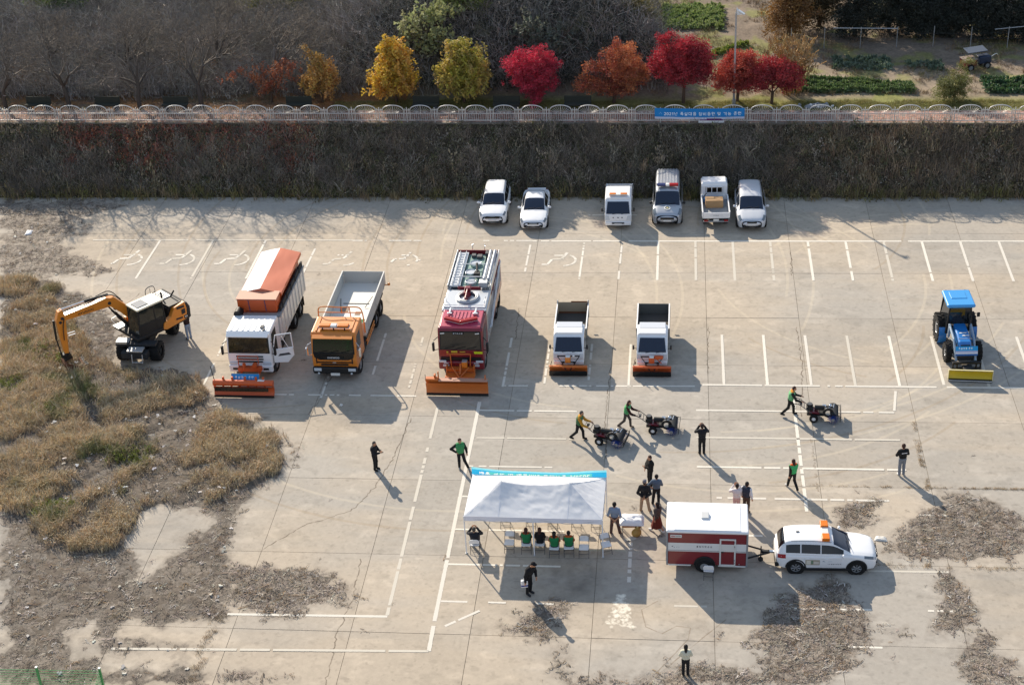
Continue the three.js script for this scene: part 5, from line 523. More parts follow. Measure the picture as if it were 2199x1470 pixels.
  part(t, 'banner', sheet(1.16, 0.5, 0.02, 1.02, 1.62, -0.42), printed(512, 200, (k) => { k.fillStyle = '#1e9ade'; k.fillRect(0, 0, 512, 200); k.fillStyle = '#aeb9dd'; k.fillRect(0, 96, 512, 40); k.fillStyle = '#dfe4f0'; k.fillRect(0, 136, 512, 26); k.fillStyle = '#2560a8'; k.fillRect(0, 162, 512, 38); letter(k, '폭설대응 훈련', 70, 24, 48, '#eaf4fc', 0.1); }));
  const bl = new THREE.Group(); bl.name = 'snow_blade'; bl.position.set(0, 0, 3.0); bl.rotation.y = -0.1; t.add(bl);
  part(bl, 'blade', [grid((u, v) => { const a = v - 0.45; return [lerp(-1.12, 1.12, u), 0.12 + v * 0.56, 0.12 * a * a * 3]; }, 1, 8), bx(2.24, 0.54, 0.03, 0, 0.4, -0.06)], M.yellow); part(bl, 'blade_rim', [bx(2.26, 0.05, 0.08, 0, 0.69, 0.04), ...[-1, 1].map((s) => bx(0.03, 0.56, 0.14, s * 1.12, 0.4, 0.02))], std('#d9cfa0', 0.5)); part(bl, 'cutting_edge', [bx(2.2, 0.06, 0.05, 0, 0.16, 0.1), bx(2.22, 0.05, 0.08, 0, 0.04, 0.06)], M.black); part(bl, 'wear_strip', bx(2.2, 0.04, 0.06, 0, 0.09, 0.1), M.offwhite); part(bl, 'push_frame', [bar([-0.3, 0.35, -0.06], [-0.2, 0.35, -0.8], 0.06), bar([0.3, 0.35, -0.06], [0.2, 0.35, -0.8], 0.06)], M.black);
}
// ---------- walk-behind snow sweepers: move towards +z, handles at the back ----------
function sweeper(label, pos, turn, side) {
  const t = thing('snow_sweeper', label, 'snow sweeper', pos, turn, 'walk-behind snow sweepers on the lot');
  for (const s of [-1, 1]) wheel(t, s * 0.36, 0.21, 0, 0.21, 0.15, s, { rim: M.whiteM, rimR: 0.5, lugs: 14, lugH: 0.02 });
  part(t, 'frame', [bx(0.36, 0.16, 0.9, 0, 0.34, 0.1, 0.03), bx(0.16, 0.1, 0.6, 0, 0.3, 0.7)], M.black); part(t, 'red_cover', prof([[-0.25, 0.4], [0.3, 0.38], [0.2, 0.5], [-0.2, 0.52]], 0.4, -0.02, 0.03), paint('#6e1220')); part(t, 'engine', [bx(0.38, 0.24, 0.34, 0.03, 0.62, -0.22, 0.06), cy(0.15, 0.1, 0.03, 0.78, -0.22, 'y', 18)], M.black); part(t, 'recoil_starter', [cy(0.13, 0.04, 0.03, 0.85, -0.22, 'y', 18)], M.greyD); part(t, 'fuel_tank', cy(0.13, 0.5, 0, 0.66, 0.28, 'z', 14), M.black);
  part(t, 'handle', [tube([[-0.28, 1.0, -0.98], [-0.28, 0.98, -0.8], [-0.26, 0.45, -0.1]], 0.018), tube([[0.28, 1.0, -0.98], [0.28, 0.98, -0.8], [0.26, 0.45, -0.1]], 0.018), bar([-0.28, 0.95, -0.76], [0.28, 0.95, -0.76], 0.016), bar([-0.27, 0.75, -0.5], [0.27, 0.75, -0.5], 0.016), bx(0.2, 0.1, 0.12, 0, 0.86, -0.66)], M.greyD); part(t, 'grip', [-1, 1].map((s) => bar([s * 0.28, 1.01, -1.08], [s * 0.28, 1.0, -0.88], 0.024, 8)), M.black);
  part(t, 'shroud', [xf(new THREE.CylinderGeometry(0.34, 0.34, 1.02, 20, 1, true, 0.5, 1.5), 0, 0, 0, 0, 0, Math.PI / 2).translate(0, 0.32, 0.92), bx(0.7, 0.04, 0.2, 0, 0.58, 0.7)], M.dark); part(t, 'headlamp', [sph(0.1, 0.2, 0.68, 0.8), sph(0.08, -0.05, 0.62, 0.6), bar([-0.4, 0.6, 0.9], [0.4, 0.66, 1.0], 0.025), bar([0.45, 0.4, 0.6], [0.5, 0.62, 1.0], 0.03)], M.chrome);
  const br = []; for (let k = 0; k < 9; k++) { const x = lerp(-0.5, 0.5, k / 8); for (let q = 0; q < 18; q++) { const a = q / 18 * 6.2832 + k * 0.3; br.push(bar([x, 0.3, 0.95], [x + 0.03, 0.3 + Math.sin(a) * 0.29, 0.95 + Math.cos(a) * 0.29], 0.012, 3)); } } tag(part(t, 'brush', br, std('#23408f', 0.85)), null, null, null, 'stuff'); part(t, 'brush_core', cy(0.1, 1.06, 0, 0.3, 0.95, 'x', 12), std('#2a4a9c', 0.7)); part(t, 'brush_hub', [-1, 1].map((s) => cy(0.09, 0.05, s * 0.54, 0.3, 0.95, 'x', 10)), M.steel);
  part(t, 'disc_guard', [cy(0.27, 0.05, -0.36, 0.62, 0.7, 'x', 24)], M.black); part(t, 'disc_cap', cy(0.14, 0.07, -0.36, 0.62, 0.7, 'x', 16), M.chrome); part(t, 'snow_flap', [bx(1.16, 0.32, 0.03, 0, 0.38, 1.32, 0.01, 0.12), bar([-0.5, 0.62, 0.8], [-0.5, 0.52, 1.3], 0.02), bar([0.5, 0.62, 0.8], [0.5, 0.52, 1.3], 0.02)], side ? M.blackGloss : M.dark); part(t, 'bright_strut', [bar([0.3, 0.5, 0.3], [0.4, 0.45, 0.8], 0.03), bar([-0.1, 0.55, 0.5], [0.2, 0.66, 0.9], 0.025), bx(0.2, 0.06, 0.2, 0.2, 0.66, 0.5, 0.02)], M.chrome);
}
sweeper('snow sweeper with slanted blue brush nearest the tent, left one of the pair', [-3.72, 0, -4.55], 1.32, 0);
sweeper('snow sweeper with blue brush pushed by the long-haired person in a green vest', [-1.12, 0, -5.58], 1.5, 1);
sweeper('snow sweeper with blue brush standing alone right of the others, near the painted bays', [6.98, 0, -6.85], 1.5, 1);
// ---------- red and white trailer ----------
{
  const t = thing('trailer', 'boxy red trailer with white roof, white band and side door', 'trailer', [1.43, 0, 4.55], -0.012);
  part(t, 'body', bx(3.5, 1.82, 2.04, 0, 1.28, 0, 0.09), M.redC); part(t, 'roof', [bx(3.6, 0.16, 2.14, 0, 2.22, 0, 0.08), bx(2.9, 0.03, 2.0, 0, 2.31, 0, 0.012)], M.white); part(t, 'roof_vent', [prof([[-0.2, 2.31], [0.2, 2.31], [0.2, 2.4], [-0.16, 2.45]], 0.34, -0.1, 0.02)], M.offwhite);
  part(t, 'corner_trim', [[-1, -1], [-1, 1], [1, -1], [1, 1]].map(([a, b]) => bx(0.08, 1.84, 0.08, a * 1.75, 1.28, b * 1.02, 0.03)), M.greyP); part(t, 'sill_trim', [-1, 1].map((s) => [bx(1.0, 0.06, 0.04, -1.2, 0.38, s * 1.03), bx(1.2, 0.06, 0.04, 1.1, 0.38, s * 1.03)]).flat(), M.offwhite);
  part(t, 'white_band', sheet(3.42, 0.42, 0, 1.4, 1.026), printed(1024, 128, (k) => { k.fillStyle = '#dfe1e0'; k.fillRect(0, 0, 1024, 128); k.fillStyle = '#3a3c40'; k.fillRect(0, 120, 1024, 3); letter(k, '통합지원본부', 372, 42, 32, '#4a4c50', 0.12, 0.13); k.fillStyle = '#50545a'; k.beginPath(); k.moveTo(40, 58); k.lineTo(70, 52); k.lineTo(60, 74); k.lineTo(54, 64); k.fill(); k.fillStyle = '#8a94a0'; k.beginPath(); k.moveTo(70, 82); k.lineTo(92, 68); k.lineTo(88, 84); k.fill(); letter(k, '경기도', 104, 64, 15, '#8a9098'); })); part(t, 'band_trim', bx(3.44, 0.03, 0.02, 0, 1.165, 1.03), M.offwhite);
  part(t, 'name_board', [bx(0.5, 0.15, 0.03, -1.36, 1.98, 1.03)], M.offwhite); part(t, 'name_print', sheet(0.46, 0.11, -1.36, 1.98, 1.0465), printed(128, 32, (k) => { k.fillStyle = '#dcdcd8'; k.fillRect(0, 0, 128, 32); k.fillStyle = '#b26a70'; k.fillRect(4, 8, 50, 16); k.fillStyle = '#8f9498'; k.fillRect(58, 8, 64, 14); }));
  const d = part(t, 'door', bx(0.6, 1.36, 0.03, 0.9, 1.16, 1.03), M.redC); part(d, 'door_band', bx(0.6, 0.4, 0.02, 0.9, 1.4, 1.043), M.offwhite); part(d, 'door_frame', [bx(0.07, 1.48, 0.04, 0.58, 1.16, 1.05), bx(0.07, 1.48, 0.04, 1.22, 1.16, 1.05), bx(0.57, 0.07, 0.04, 0.9, 1.865, 1.05), bx(0.57, 0.07, 0.04, 0.9, 0.455, 1.05)], M.offwhite); part(d, 'hinge', [1.75, 1.5, 0.75, 0.6].map((y) => bx(0.04, 0.08, 0.03, 1.2, y, 1.08)), M.steel); part(d, 'handle', bx(0.1, 0.05, 0.04, 0.68, 1.18, 1.07), M.black);
  for (const s of [-1, 1]) { part(t, 'wheel_arch', [cy(0.44, 0.03, -0.1, 0.42, s * 1.015, 'z', 26), new THREE.TorusGeometry(0.44, 0.04, 6, 24, Math.PI).translate(-0.1, 0.42, s * 1.03)], M.black); const w = wheel(t, -0.1, 0.32, s * 0.98, 0.32, 0.2, 1, { rim: M.galv }); w.rotation.y = s > 0 ? -Math.PI / 2 : Math.PI / 2; } part(t, 'chassis', [bx(3.2, 0.12, 1.2, 0, 0.36, 0), cy(0.06, 1.8, -0.1, 0.32, 0, 'z', 8)], M.dark);
  part(t, 'drawbar', [bar([1.7, 0.4, 0.5], [2.75, 0.42, 0.04], 0.045), bar([1.7, 0.4, -0.5], [2.75, 0.42, -0.04], 0.045), bx(0.4, 0.12, 0.14, 2.6, 0.45, 0), cy(0.11, 0.08, 2.4, 0.14, 0.16, 'z', 14), bar([2.4, 0.15, 0.14], [2.4, 0.85, 0.14], 0.03)], M.dark); part(t, 'coupling', [bx(0.3, 0.1, 0.12, 2.86, 0.46, 0)], M.chrome); part(t, 'rear_lamp', [[-1.78, 0.85], [-1.78, 0.6], [-1.78, 1.0]].map(([x, y]) => bx(0.05, 0.16, 0.12, x, y, 0.9)), M.greyD); part(t, 'marker_lamp', cy(0.03, 0.03, 1.42, 0.5, 1.03, 'z', 10), M.steel);
}
// ---------- people ----------
// smooth union of tapered limbs, meshed on a grid with surface nets
function blobMesh(limbs, cell, k) {
  let lo = V(9, 9, 9), hi = V(-9, -9, -9); for (const l of limbs) for (const [p, r] of [[l[0], l[2]], [l[1], l[3]]]) { lo.min(V(p[0] - r - 0.05, p[1] - r - 0.05, p[2] - r - 0.05)); hi.max(V(p[0] + r + 0.05, p[1] + r + 0.05, p[2] + r + 0.05)); }
  const nx = Math.ceil((hi.x - lo.x) / cell) + 2, ny = Math.ceil((hi.y - lo.y) / cell) + 2, nz = Math.ceil((hi.z - lo.z) / cell) + 2, F = new Float32Array(nx * ny * nz).fill(0.2);
  const S = limbs.map(([a, b, ra, rb, fl]) => ({ a, d: [b[0] - a[0], b[1] - a[1], b[2] - a[2]], ra, rb, q: Math.max(1e-9, (b[0] - a[0]) ** 2 + (b[1] - a[1]) ** 2 + (b[2] - a[2]) ** 2), f: fl ?? 1 }));
  for (const s of S) { // each limb only touches the cells round it
    const R = Math.max(s.ra, s.rb) * Math.max(1, s.f) + 0.09, e = [s.a[0] + s.d[0], s.a[1] + s.d[1], s.a[2] + s.d[2]], c = (i, n, l, o) => clamp(Math.floor((Math.min(s.a[i], e[i]) - R - l) / cell), 0, n - 1) + (o ? 0 : 0), h = (i, n, l) => clamp(Math.ceil((Math.max(s.a[i], e[i]) + R - l) / cell), 0, n - 1);
    const x1 = h(0, nx, lo.x), y1 = h(1, ny, lo.y), z1 = h(2, nz, lo.z);
    for (let x = c(0, nx, lo.x); x <= x1; x++) for (let y = c(1, ny, lo.y); y <= y1; y++) for (let z = c(2, nz, lo.z); z <= z1; z++) {
      const px = lo.x + x * cell - s.a[0], py = lo.y + y * cell - s.a[1], pz = lo.z + z * cell - s.a[2], t = clamp((px * s.d[0] + py * s.d[1] + pz * s.d[2]) / s.q), v = Math.hypot(px - s.d[0] * t, py - s.d[1] * t, pz - s.d[2] * t) - lerp(s.ra, s.rb, t), i = (x * ny + y) * nz + z, o = F[i], hh = Math.max(k - Math.abs(o - v), 0) / k;
      F[i] = Math.min(o, v) - hh * hh * k * 0.25;
    }
  }
  const id = new Int32Array(nx * ny * nz).fill(-1), pos = [], idx = [], at = (x, y, z) => (x * ny + y) * nz + z;
  for (let x = 0; x < nx - 1; x++) for (let y = 0; y < ny - 1; y++) for (let z = 0; z < nz - 1; z++) {
    let n = 0, sx = 0, sy = 0, sz = 0; const c = []; let neg = 0; for (let q = 0; q < 8; q++) { const v = F[at(x + (q & 1), y + ((q >> 1) & 1), z + (q >> 2))]; c.push(v); if (v < 0) neg++; } if (!neg || neg === 8) continue;
    for (let a = 0; a < 8; a++) for (const m of [1, 2, 4]) if (!(a & m)) { const b = a | m; if ((c[a] < 0) !== (c[b] < 0)) { const t = c[a] / (c[a] - c[b]); n++; sx += (a & 1) + (m === 1 ? t : 0); sy += ((a >> 1) & 1) + (m === 2 ? t : 0); sz += (a >> 2) + (m === 4 ? t : 0); } }
    id[at(x, y, z)] = pos.length / 3; pos.push(lo.x + (x + sx / n) * cell, lo.y + (y + sy / n) * cell, lo.z + (z + sz / n) * cell);
  }
  const quad = (a, b, c, d, f) => { if (a < 0 || b < 0 || c < 0 || d < 0) return; f ? idx.push(a, b, c, a, c, d) : idx.push(a, c, b, a, d, c); };
  for (let x = 1; x < nx - 1; x++) for (let y = 1; y < ny - 1; y++) for (let z = 1; z < nz - 1; z++) { const v = F[at(x, y, z)] < 0;
    if (v !== F[at(x + 1, y, z)] < 0) quad(id[at(x, y - 1, z - 1)], id[at(x, y, z - 1)], id[at(x, y, z)], id[at(x, y - 1, z)], v);
    if (v !== F[at(x, y + 1, z)] < 0) quad(id[at(x - 1, y, z - 1)], id[at(x - 1, y, z)], id[at(x, y, z)], id[at(x, y, z - 1)], v);
    if (v !== F[at(x, y, z + 1)] < 0) quad(id[at(x - 1, y - 1, z)], id[at(x, y - 1, z)], id[at(x, y, z)], id[at(x - 1, y, z)], v); }
  const g = new THREE.BufferGeometry(); g.setAttribute('position', new THREE.Float32BufferAttribute(pos, 3)); g.setIndex(idx); g.computeVertexNormals(); return g;
}
const POSES = { // joints in metres for a 1.75 m figure that looks towards +z; left is +x. e elbow, h hand, k knee, a ankle; l / r sides
  stand: {}, 
  walk: { kl: [0.1, 0.52, 0.16], al: [0.1, 0.1, 0.26], kr: [-0.1, 0.5, 0.0], ar: [-0.1, 0.12, -0.32], er: [-0.25, 1.15, 0.1], hr: [-0.24, 0.93, 0.24], el: [0.26, 1.14, -0.12], hl: [0.27, 0.9, -0.06] },
  push: { lean: 0.24, el: [0.27, 1.1, 0.26], hl: [0.28, 1.02, 0.56], er: [-0.27, 1.1, 0.26], hr: [-0.28, 1.02, 0.56], kl: [0.1, 0.5, 0.2], al: [0.1, 0.08, 0.22], kr: [-0.1, 0.52, -0.08], ar: [-0.1, 0.14, -0.42] },
  behind: { el: [0.29, 1.14, -0.12], hl: [0.05, 0.98, -0.2], er: [-0.29, 1.14, -0.12], hr: [-0.05, 0.95, -0.22], kl: [0.14, 0.5, 0.02], al: [0.17, 0.08, 0], kr: [-0.16, 0.5, 0.02], ar: [-0.22, 0.08, 0.03] },
  camera: { el: [0.3, 1.26, 0.16], hl: [0.09, 1.58, 0.24], er: [-0.3, 1.26, 0.16], hr: [-0.09, 1.58, 0.24] },
  phone: { el: [0.25, 1.14, 0.1], hl: [0.07, 1.18, 0.36], er: [-0.25, 1.14, 0.1], hr: [-0.06, 1.18, 0.36], nod: 0.4 },
  hip: { el: [0.44, 1.2, -0.1], hl: [0.2, 1.0, 0.0], er: [-0.27, 1.14, 0.05], hr: [-0.2, 1.02, 0.2], kl: [0.14, 0.5, 0.02], al: [0.18, 0.08, 0] },
  hipL: { er: [-0.44, 1.2, -0.08], hr: [-0.2, 1.02, 0.04], el: [0.28, 1.16, 0.02], hl: [0.3, 0.92, 0.1], kl: [0.16, 0.5, 0.1], al: [0.3, 0.1, 0.22] },
  arms: { el: [0.27, 1.16, 0.06], hl: [-0.02, 1.18, 0.26], er: [-0.27, 1.16, 0.06], hr: [0.02, 1.12, 0.28] },
  bent: { lean: 0.3, nod: 0.5, el: [0.25, 1.12, 0.12], hl: [0.1, 0.98, 0.32], er: [-0.27, 1.1, 0.02], hr: [-0.28, 0.8, 0.06] },
  reach: { lean: 0.15, el: [0.26, 1.24, 0.18], hl: [0.22, 1.36, 0.42], er: [-0.26, 1.24, 0.18], hr: [-0.22, 1.36, 0.42] },
  sit: { sit: 1, kl: [0.13, 0.5, 0.42], al: [0.13, 0.08, 0.38], kr: [-0.13, 0.5, 0.42], ar: [-0.13, 0.08, 0.38], el: [0.25, 0.78, 0.06], hl: [0.12, 0.62, 0.3], er: [-0.25, 0.78, 0.06], hr: [-0.12, 0.62, 0.3] },
  sitcam: { sit: 1, kl: [0.2, 0.52, 0.42], al: [0.2, 0.08, 0.4], kr: [-0.12, 0.5, 0.42], ar: [-0.12, 0.08, 0.38], el: [0.32, 0.86, 0.2], hl: [0.1, 1.2, 0.22], er: [-0.32, 0.86, 0.2], hr: [-0.08, 1.2, 0.22] },
};
const clothMat = {}; const fabric = (h) => clothMat[h] ??= new THREE.MeshStandardMaterial({ color: hex(h), roughness: 0.92 });
const SKIN = std('#b98a6c', 0.7), SKIN2 = std('#a8785a', 0.7), HAIR = std('#1a1512', 0.75), HAIRB = std('#3a1c14', 0.7), HAIRG = std('#4a4540', 0.8);
function person(label, [x, z], face, h, pose, c) {
  const t = thing('person', label, 'person', [x, c.y ?? 0, z], face, c.group), P = POSES[pose], s = h / 1.75, d = P.sit ? -0.44 : 0, lean = P.lean ?? 0, fem = c.fem ? 0.9 : 1;
  const L = (q, up = 1) => { const y = q[1], o = Math.max(0, y - 0.95 - d) * lean * up; return [q[0] * s * (Math.abs(q[0]) > 0.1 ? fem : 1), y * s, (q[2] + o) * s]; };
  const g = (k, def) => L(P[k] ?? def), J = { pel: L([0, 0.96 + d, 0]), wst: L([0, 1.12 + d, 0]), ch: L([0, 1.3 + d, -0.01]), sh: L([0, 1.42 + d, -0.01]), nk: L([0, 1.5 + d, 0]) };
  const nod = P.nod ?? 0, hd = L([0, 1.64 + d, 0.03 + nod * 0.1]), tp = L([0, 1.68 + d - nod * 0.02, 0.02 + nod * 0.12]);
  for (const [q, o] of [['l', 1], ['r', -1]]) { J['s' + q] = L([o * 0.185, 1.42 + d, -0.01]); J['e' + q] = g('e' + q, [o * 0.25, 1.15 + d, -0.03]); J['h' + q] = g('h' + q, [o * 0.26, 0.9 + d, 0.05]); J['p' + q] = L([o * 0.09, 0.93 + d, 0]); J['k' + q] = g('k' + q, [o * 0.1, 0.5, 0.02]); J['a' + q] = g('a' + q, [o * 0.1, 0.08, -0.02]); J['t' + q] = [J['a' + q][0] + o * 0.02, J['a' + q][1] - 0.035 * s, J['a' + q][2] + 0.15 * s]; }
  const r = (v) => v * s * (0.5 + 0.5 * fem), leg = (q, e) => [[J['p' + q], J['k' + q], r(0.085) + e, r(0.058) + e], [J['k' + q], J['a' + q], r(0.058) + e, r(0.04) + e]], foot = (q, e) => [[J['a' + q], J['t' + q], r(0.045) + e, r(0.036) + e]], arm = (q, e) => [[J['s' + q], J['e' + q], r(0.056) + e, r(0.043) + e], [J['e' + q], J['h' + q], r(0.043) + e, r(0.03) + e]];
  const off = (p, a, b, cc) => [p[0] + a * s, p[1] + b * s, p[2] + cc * s], torso = (e0, e = e0 * 1.5 + (c.long2 ? 0.012 : 0)) => [[off(J.sh, -0.11, -0.03, 0), off(J.sh, 0.11, -0.03, 0), r(0.085) + e, r(0.085) + e], [off(J.ch, -0.06, 0, 0), off(J.ch, 0.06, 0, 0), r(0.115) + e, r(0.115) + e], [off(J.wst, -0.05, 0, 0), off(J.wst, 0.05, 0, 0), r(0.1) + e, r(0.1) + e]], hips = (e) => [[off(J.pel, -0.06, 0, -0.01), off(J.pel, 0.06, 0, -0.01), r(0.105) + e, r(0.105) + e]];
  const headL = [[hd, tp, 0.086 * s, 0.092 * s], [off(hd, 0, -0.03, 0.03), off(hd, 0, -0.055, 0.05), 0.06 * s, 0.045 * s], [off(hd, 0, 0, 0.085), off(hd, 0, -0.02, 0.1), 0.014 * s, 0.018 * s], [off(hd, 0.085, 0, 0), off(hd, 0.09, -0.02, 0), 0.018 * s, 0.016 * s], [off(hd, -0.085, 0, 0), off(hd, -0.09, -0.02, 0), 0.018 * s, 0.016 * s], [J.sh, hd, 0.055 * s, 0.05 * s]];
  const hands = [], dirOf = (q) => V(...J['h' + q]).sub(V(...J['e' + q])).normalize(), fing = [];
  for (const [q, o] of [['l', 1], ['r', -1]]) { const D = dirOf(q), Hh = V(...J['h' + q]), sd = V(0, 0, 1).cross(D).normalize(), nn = D.clone().cross(sd), E = (a, b, e) => Hh.clone().addScaledVector(D, a * s).addScaledVector(sd, b * s).addScaledVector(nn, e * s).toArray(); hands.push([Hh.toArray(), E(0.07, 0, 0), 0.032 * s, 0.036 * s]);
    for (let f = 0; f < 4; f++) { const b = (f - 1.5) * 0.02, n = [0.07, 0.08, 0.075, 0.058][f]; fing.push(bar(E(0.09, b, 0), E(0.09 + n * 0.55, b * 1.1, -0.012), 0.0095 * s, 5, 0.0085 * s), bar(E(0.09 + n * 0.55, b * 1.1, -0.012), E(0.09 + n * 0.85, b * 1.1, -0.045), 0.0085 * s, 5, 0.007 * s)); } fing.push(bar(E(0.03, -0.03 * o, 0), E(0.075, -0.062 * o, -0.02), 0.011 * s, 5, 0.008 * s)); }
  const body = [blobMesh([...headL, ...torso(0), ...hips(0), ...leg('l', 0), ...leg('r', 0), ...foot('l', 0), ...foot('r', 0), ...arm('l', 0), ...arm('r', 0), ...hands], 0.026, 0.035), ...fing];
  const b = part(t, 'body', body, c.skin ?? SKIN); part(b, 'eye', [-1, 1].map((o) => sph(0.012 * s, ...off(hd, o * 0.032, 0.008, 0.083), 1, 0.7, 0.6, 6)), HAIR); part(b, 'mouth', bx(0.036 * s, 0.008 * s, 0.012 * s, ...off(hd, 0, -0.052, 0.088), 0), std('#8a4a40', 0.7));
  const hair = [[off(hd, 0, 0.035, -0.025), off(tp, 0, 0.02, -0.012), 0.092 * s, 0.094 * s]]; if (c.long) hair.push([off(hd, 0, -0.02, -0.05), off(J.sh, 0, -0.06, -0.08), 0.085 * s, 0.055 * s]); else hair.push([off(hd, 0, -0.01, -0.05), off(hd, 0, -0.05, -0.05), 0.07 * s, 0.055 * s]);
  part(t, c.cap ? 'cap' : 'hair', c.cap ? [blobMesh([[off(hd, 0, 0.05, -0.01), off(tp, 0, 0.03, 0), 0.094 * s, 0.094 * s]], 0.024, 0.03), cy(0.09 * s, 0.012, ...off(hd, 0, 0.05, 0.09), 'y', 14)] : blobMesh(hair, 0.024, 0.04), c.cap ? fabric(c.cap) : c.hair ?? HAIR); if (c.cap) part(t, 'hair', blobMesh([[off(hd, 0, 0, -0.04), off(hd, 0, -0.05, -0.05), 0.075 * s, 0.055 * s]], 0.024, 0.03), c.hair ?? HAIR);
  const cuff = (q) => { const A = arm(q, c.short ? 0.016 : 0.024); const e = V(...J['h' + q]).lerp(V(...J['e' + q]), c.short ? 0.95 : 0.1).toArray(); return c.short ? [[A[0][0], e, A[0][2], A[0][3]]] : [A[0], [A[1][0], e, A[1][2], A[1][3]]]; };
  part(t, c.shirt ? 'shirt' : 'jacket', blobMesh([...torso(0.026), ...(c.long2 ? hips(0.024) : [[off(J.wst, -0.05, -0.07, 0), off(J.wst, 0.05, -0.07, 0), r(0.1) + 0.02, r(0.1) + 0.02]]), ...cuff('l'), ...cuff('r')], 0.026, 0.035), fabric(c.top));
  if (c.skirt) part(t, 'skirt', grid((u, v) => { const a = u * 6.2832, q = lerp(0.14, 0.3, v) * (1 + 0.06 * Math.sin(a * 7)); return [Math.cos(a) * q * s, lerp(1.02, 0.34, v) * s, (Math.sin(a) * q * 0.9 + v * 0.04) * s]; }, 40, 8), fabric(c.skirt)); else part(t, 'trousers', blobMesh([...hips(0.014), ...['l', 'r'].flatMap((q) => { const A = leg(q, 0.014); A[1] = [A[1][0], V(...A[1][1]).add(V(0, 0.015, 0)).toArray(), A[1][2] + 0.004, A[1][3] + 0.012]; return A; })], 0.026, 0.035), fabric(c.pants));
  for (const q of ['l', 'r']) part(t, 'shoe', blobMesh(foot(q, 0.014), 0.022, 0.02), fabric(c.shoes ?? '#1c1c1e'));
  if (c.vest) { part(t, 'vest', blobMesh([...torso(0.036), [off(J.wst, -0.05, -0.09, 0), off(J.wst, 0.05, -0.09, 0), r(0.1) + 0.034, r(0.1) + 0.034]], 0.026, 0.03), fabric(c.vest)); }
  if (c.yoke) part(t, 'vest_yoke', blobMesh([[off(J.sh, -0.1, 0.0, 0), off(J.sh, 0.1, 0.0, 0), r(0.085) + 0.036, r(0.085) + 0.036], [J.sl, off(J.sl, 0.02, -0.02, 0), 0.07 * s, 0.06 * s], [J.sr, off(J.sr, -0.02, -0.02, 0), 0.07 * s, 0.06 * s]], 0.026, 0.03), fabric(c.yoke));
  if (c.print) part(t, 'back_print', sheet(0.26 * s, 0.05 * s, 0, 1.36 * s, -0.155 * s, 0.05, Math.PI), fabric('#d8d8d8'));
  t.updateMatrixWorld(true); return { t, J, s, w: (p) => t.localToWorld(V(...p)) };
}
const F0 = 0, AWAY = Math.PI, VESTG = '#3f8f58', BLK = '#16171a', NAVY = '#1d2430';
const inHand = (p, q, name, label, category, geo, mat, dy = 0) => { const w = p.w(p.J['h' + q]); const o = part(scene, name, geo, mat); o.position.set(w.x, w.y + dy, w.z); o.rotation.y = p.t.rotation.y; return tag(o, label, category); };
person('person in dark jacket and pale jeans reaching up behind the excavator', [-27.72, -14.2], -2.3, 1.72, 'reach', { top: '#2a1618', pants: '#8a98ac', shoes: '#4a4036' });
const pA = person('person in black suit and grey hair looking at a phone, left of the tent', [-14.75, -1.75], 1.3, 1.7, 'phone', { top: '#17181c', pants: '#141518', hair: HAIRG, shirt: 0, shoes: BLK }); inHand(pA, 'r', 'mobile_phone', 'dark mobile phone held by the person in black left of the tent', 'mobile phone', bx(0.08, 0.015, 0.15, 0.05, 0.02, 0.09), M.black);
person('person striding in an open green vest over black at the back left tent corner', [-10.5, -2.0], 0.35, 1.76, 'hipL', { top: BLK, pants: BLK, vest: VESTG, shoes: '#8a8a88', hair: HAIRB });
person('person in green vest and black trousers pushing the sweeper nearest the tent', [-4.85, -4.65], 1.35, 1.72, 'push', { top: '#c08a2c', pants: BLK, vest: '#45704a', yoke: '#c08a2c', hair: HAIRG });
person('long-haired person in a green vest pushing the right sweeper of the pair', [-2.5, -5.75], 1.4, 1.66, 'push', { top: '#3a1a14', pants: '#4f4842', vest: '#57a868', yoke: '#30140f', long: 1, fem: 1, hair: HAIRB, shoes: '#8a7a6a' });
person('person all in black with raised arms taking a photo near the painted bays', [1.3, -3.5], AWAY + 0.1, 1.76, 'camera', { top: '#1a1c22', pants: '#15161a', cap: '#3a2c28' });
person('person in green and orange vest with arms out to the lone right sweeper', [5.78, -7.1], 1.55, 1.72, 'push', { top: '#22201c', pants: '#1a1a18', vest: '#6fb07a', yoke: '#c98228', hair: HAIRB });
person('long-haired person in bright green vest with orange shoulders walking', [5.55, -0.75], AWAY + 0.5, 1.7, 'walk', { top: '#2a1d18', pants: '#17181a', vest: '#3fae68', yoke: '#c8561e', long: 1, fem: 1, hair: HAIRB, shoes: '#c9c9c6' });
person('person in black jacket with white back print and grey trousers, far right', [10.78, -2.0], AWAY + 0.25, 1.8, 'arms', { top: '#121317', pants: '#777d86', print: 1, shoes: '#dcdcd8', hair: HAIRB });
person('person in black standing with folded arms, topmost of the group beside the tent', [-1.2, -0.8], -1.1, 1.76, 'arms', { top: '#191614', pants: '#141416', hair: HAIRB, long2: 1 });
person('person in black jacket, beige trousers and grey cap with hands behind the back', [-1.42, 1.25], AWAY - 0.1, 1.8, 'behind', { top: '#1b1c1f', pants: '#9c8672', cap: '#77757a', shoes: '#4a382c', skin: SKIN2 });
person('person in a grey blue shirt with one hand on the hip, beside the capped one', [-0.87, 0.68], AWAY + 0.05, 1.72, 'hip', { top: '#5a6a7c', pants: '#17181c', shirt: 1, short: 1 });
const pW = person('long-haired person in grey cardigan, long rust skirt and white shoes', [-0.8, 2.75], AWAY + 0.9, 1.66, 'walk', { top: '#524842', skirt: '#6a2a1c', long: 1, fem: 1, shoes: '#e2e2e0', hair: HAIR, long2: 1 }); inHand(pW, 'r', 'handbag', 'black handbag carried by the person in the rust skirt', 'handbag', [bx(0.3, 0.24, 0.12, 0, -0.22, 0.05, 0.03), tube([[-0.1, -0.1, 0.05], [0, 0.04, 0.05], [0.1, -0.1, 0.05]], 0.01)], M.black);
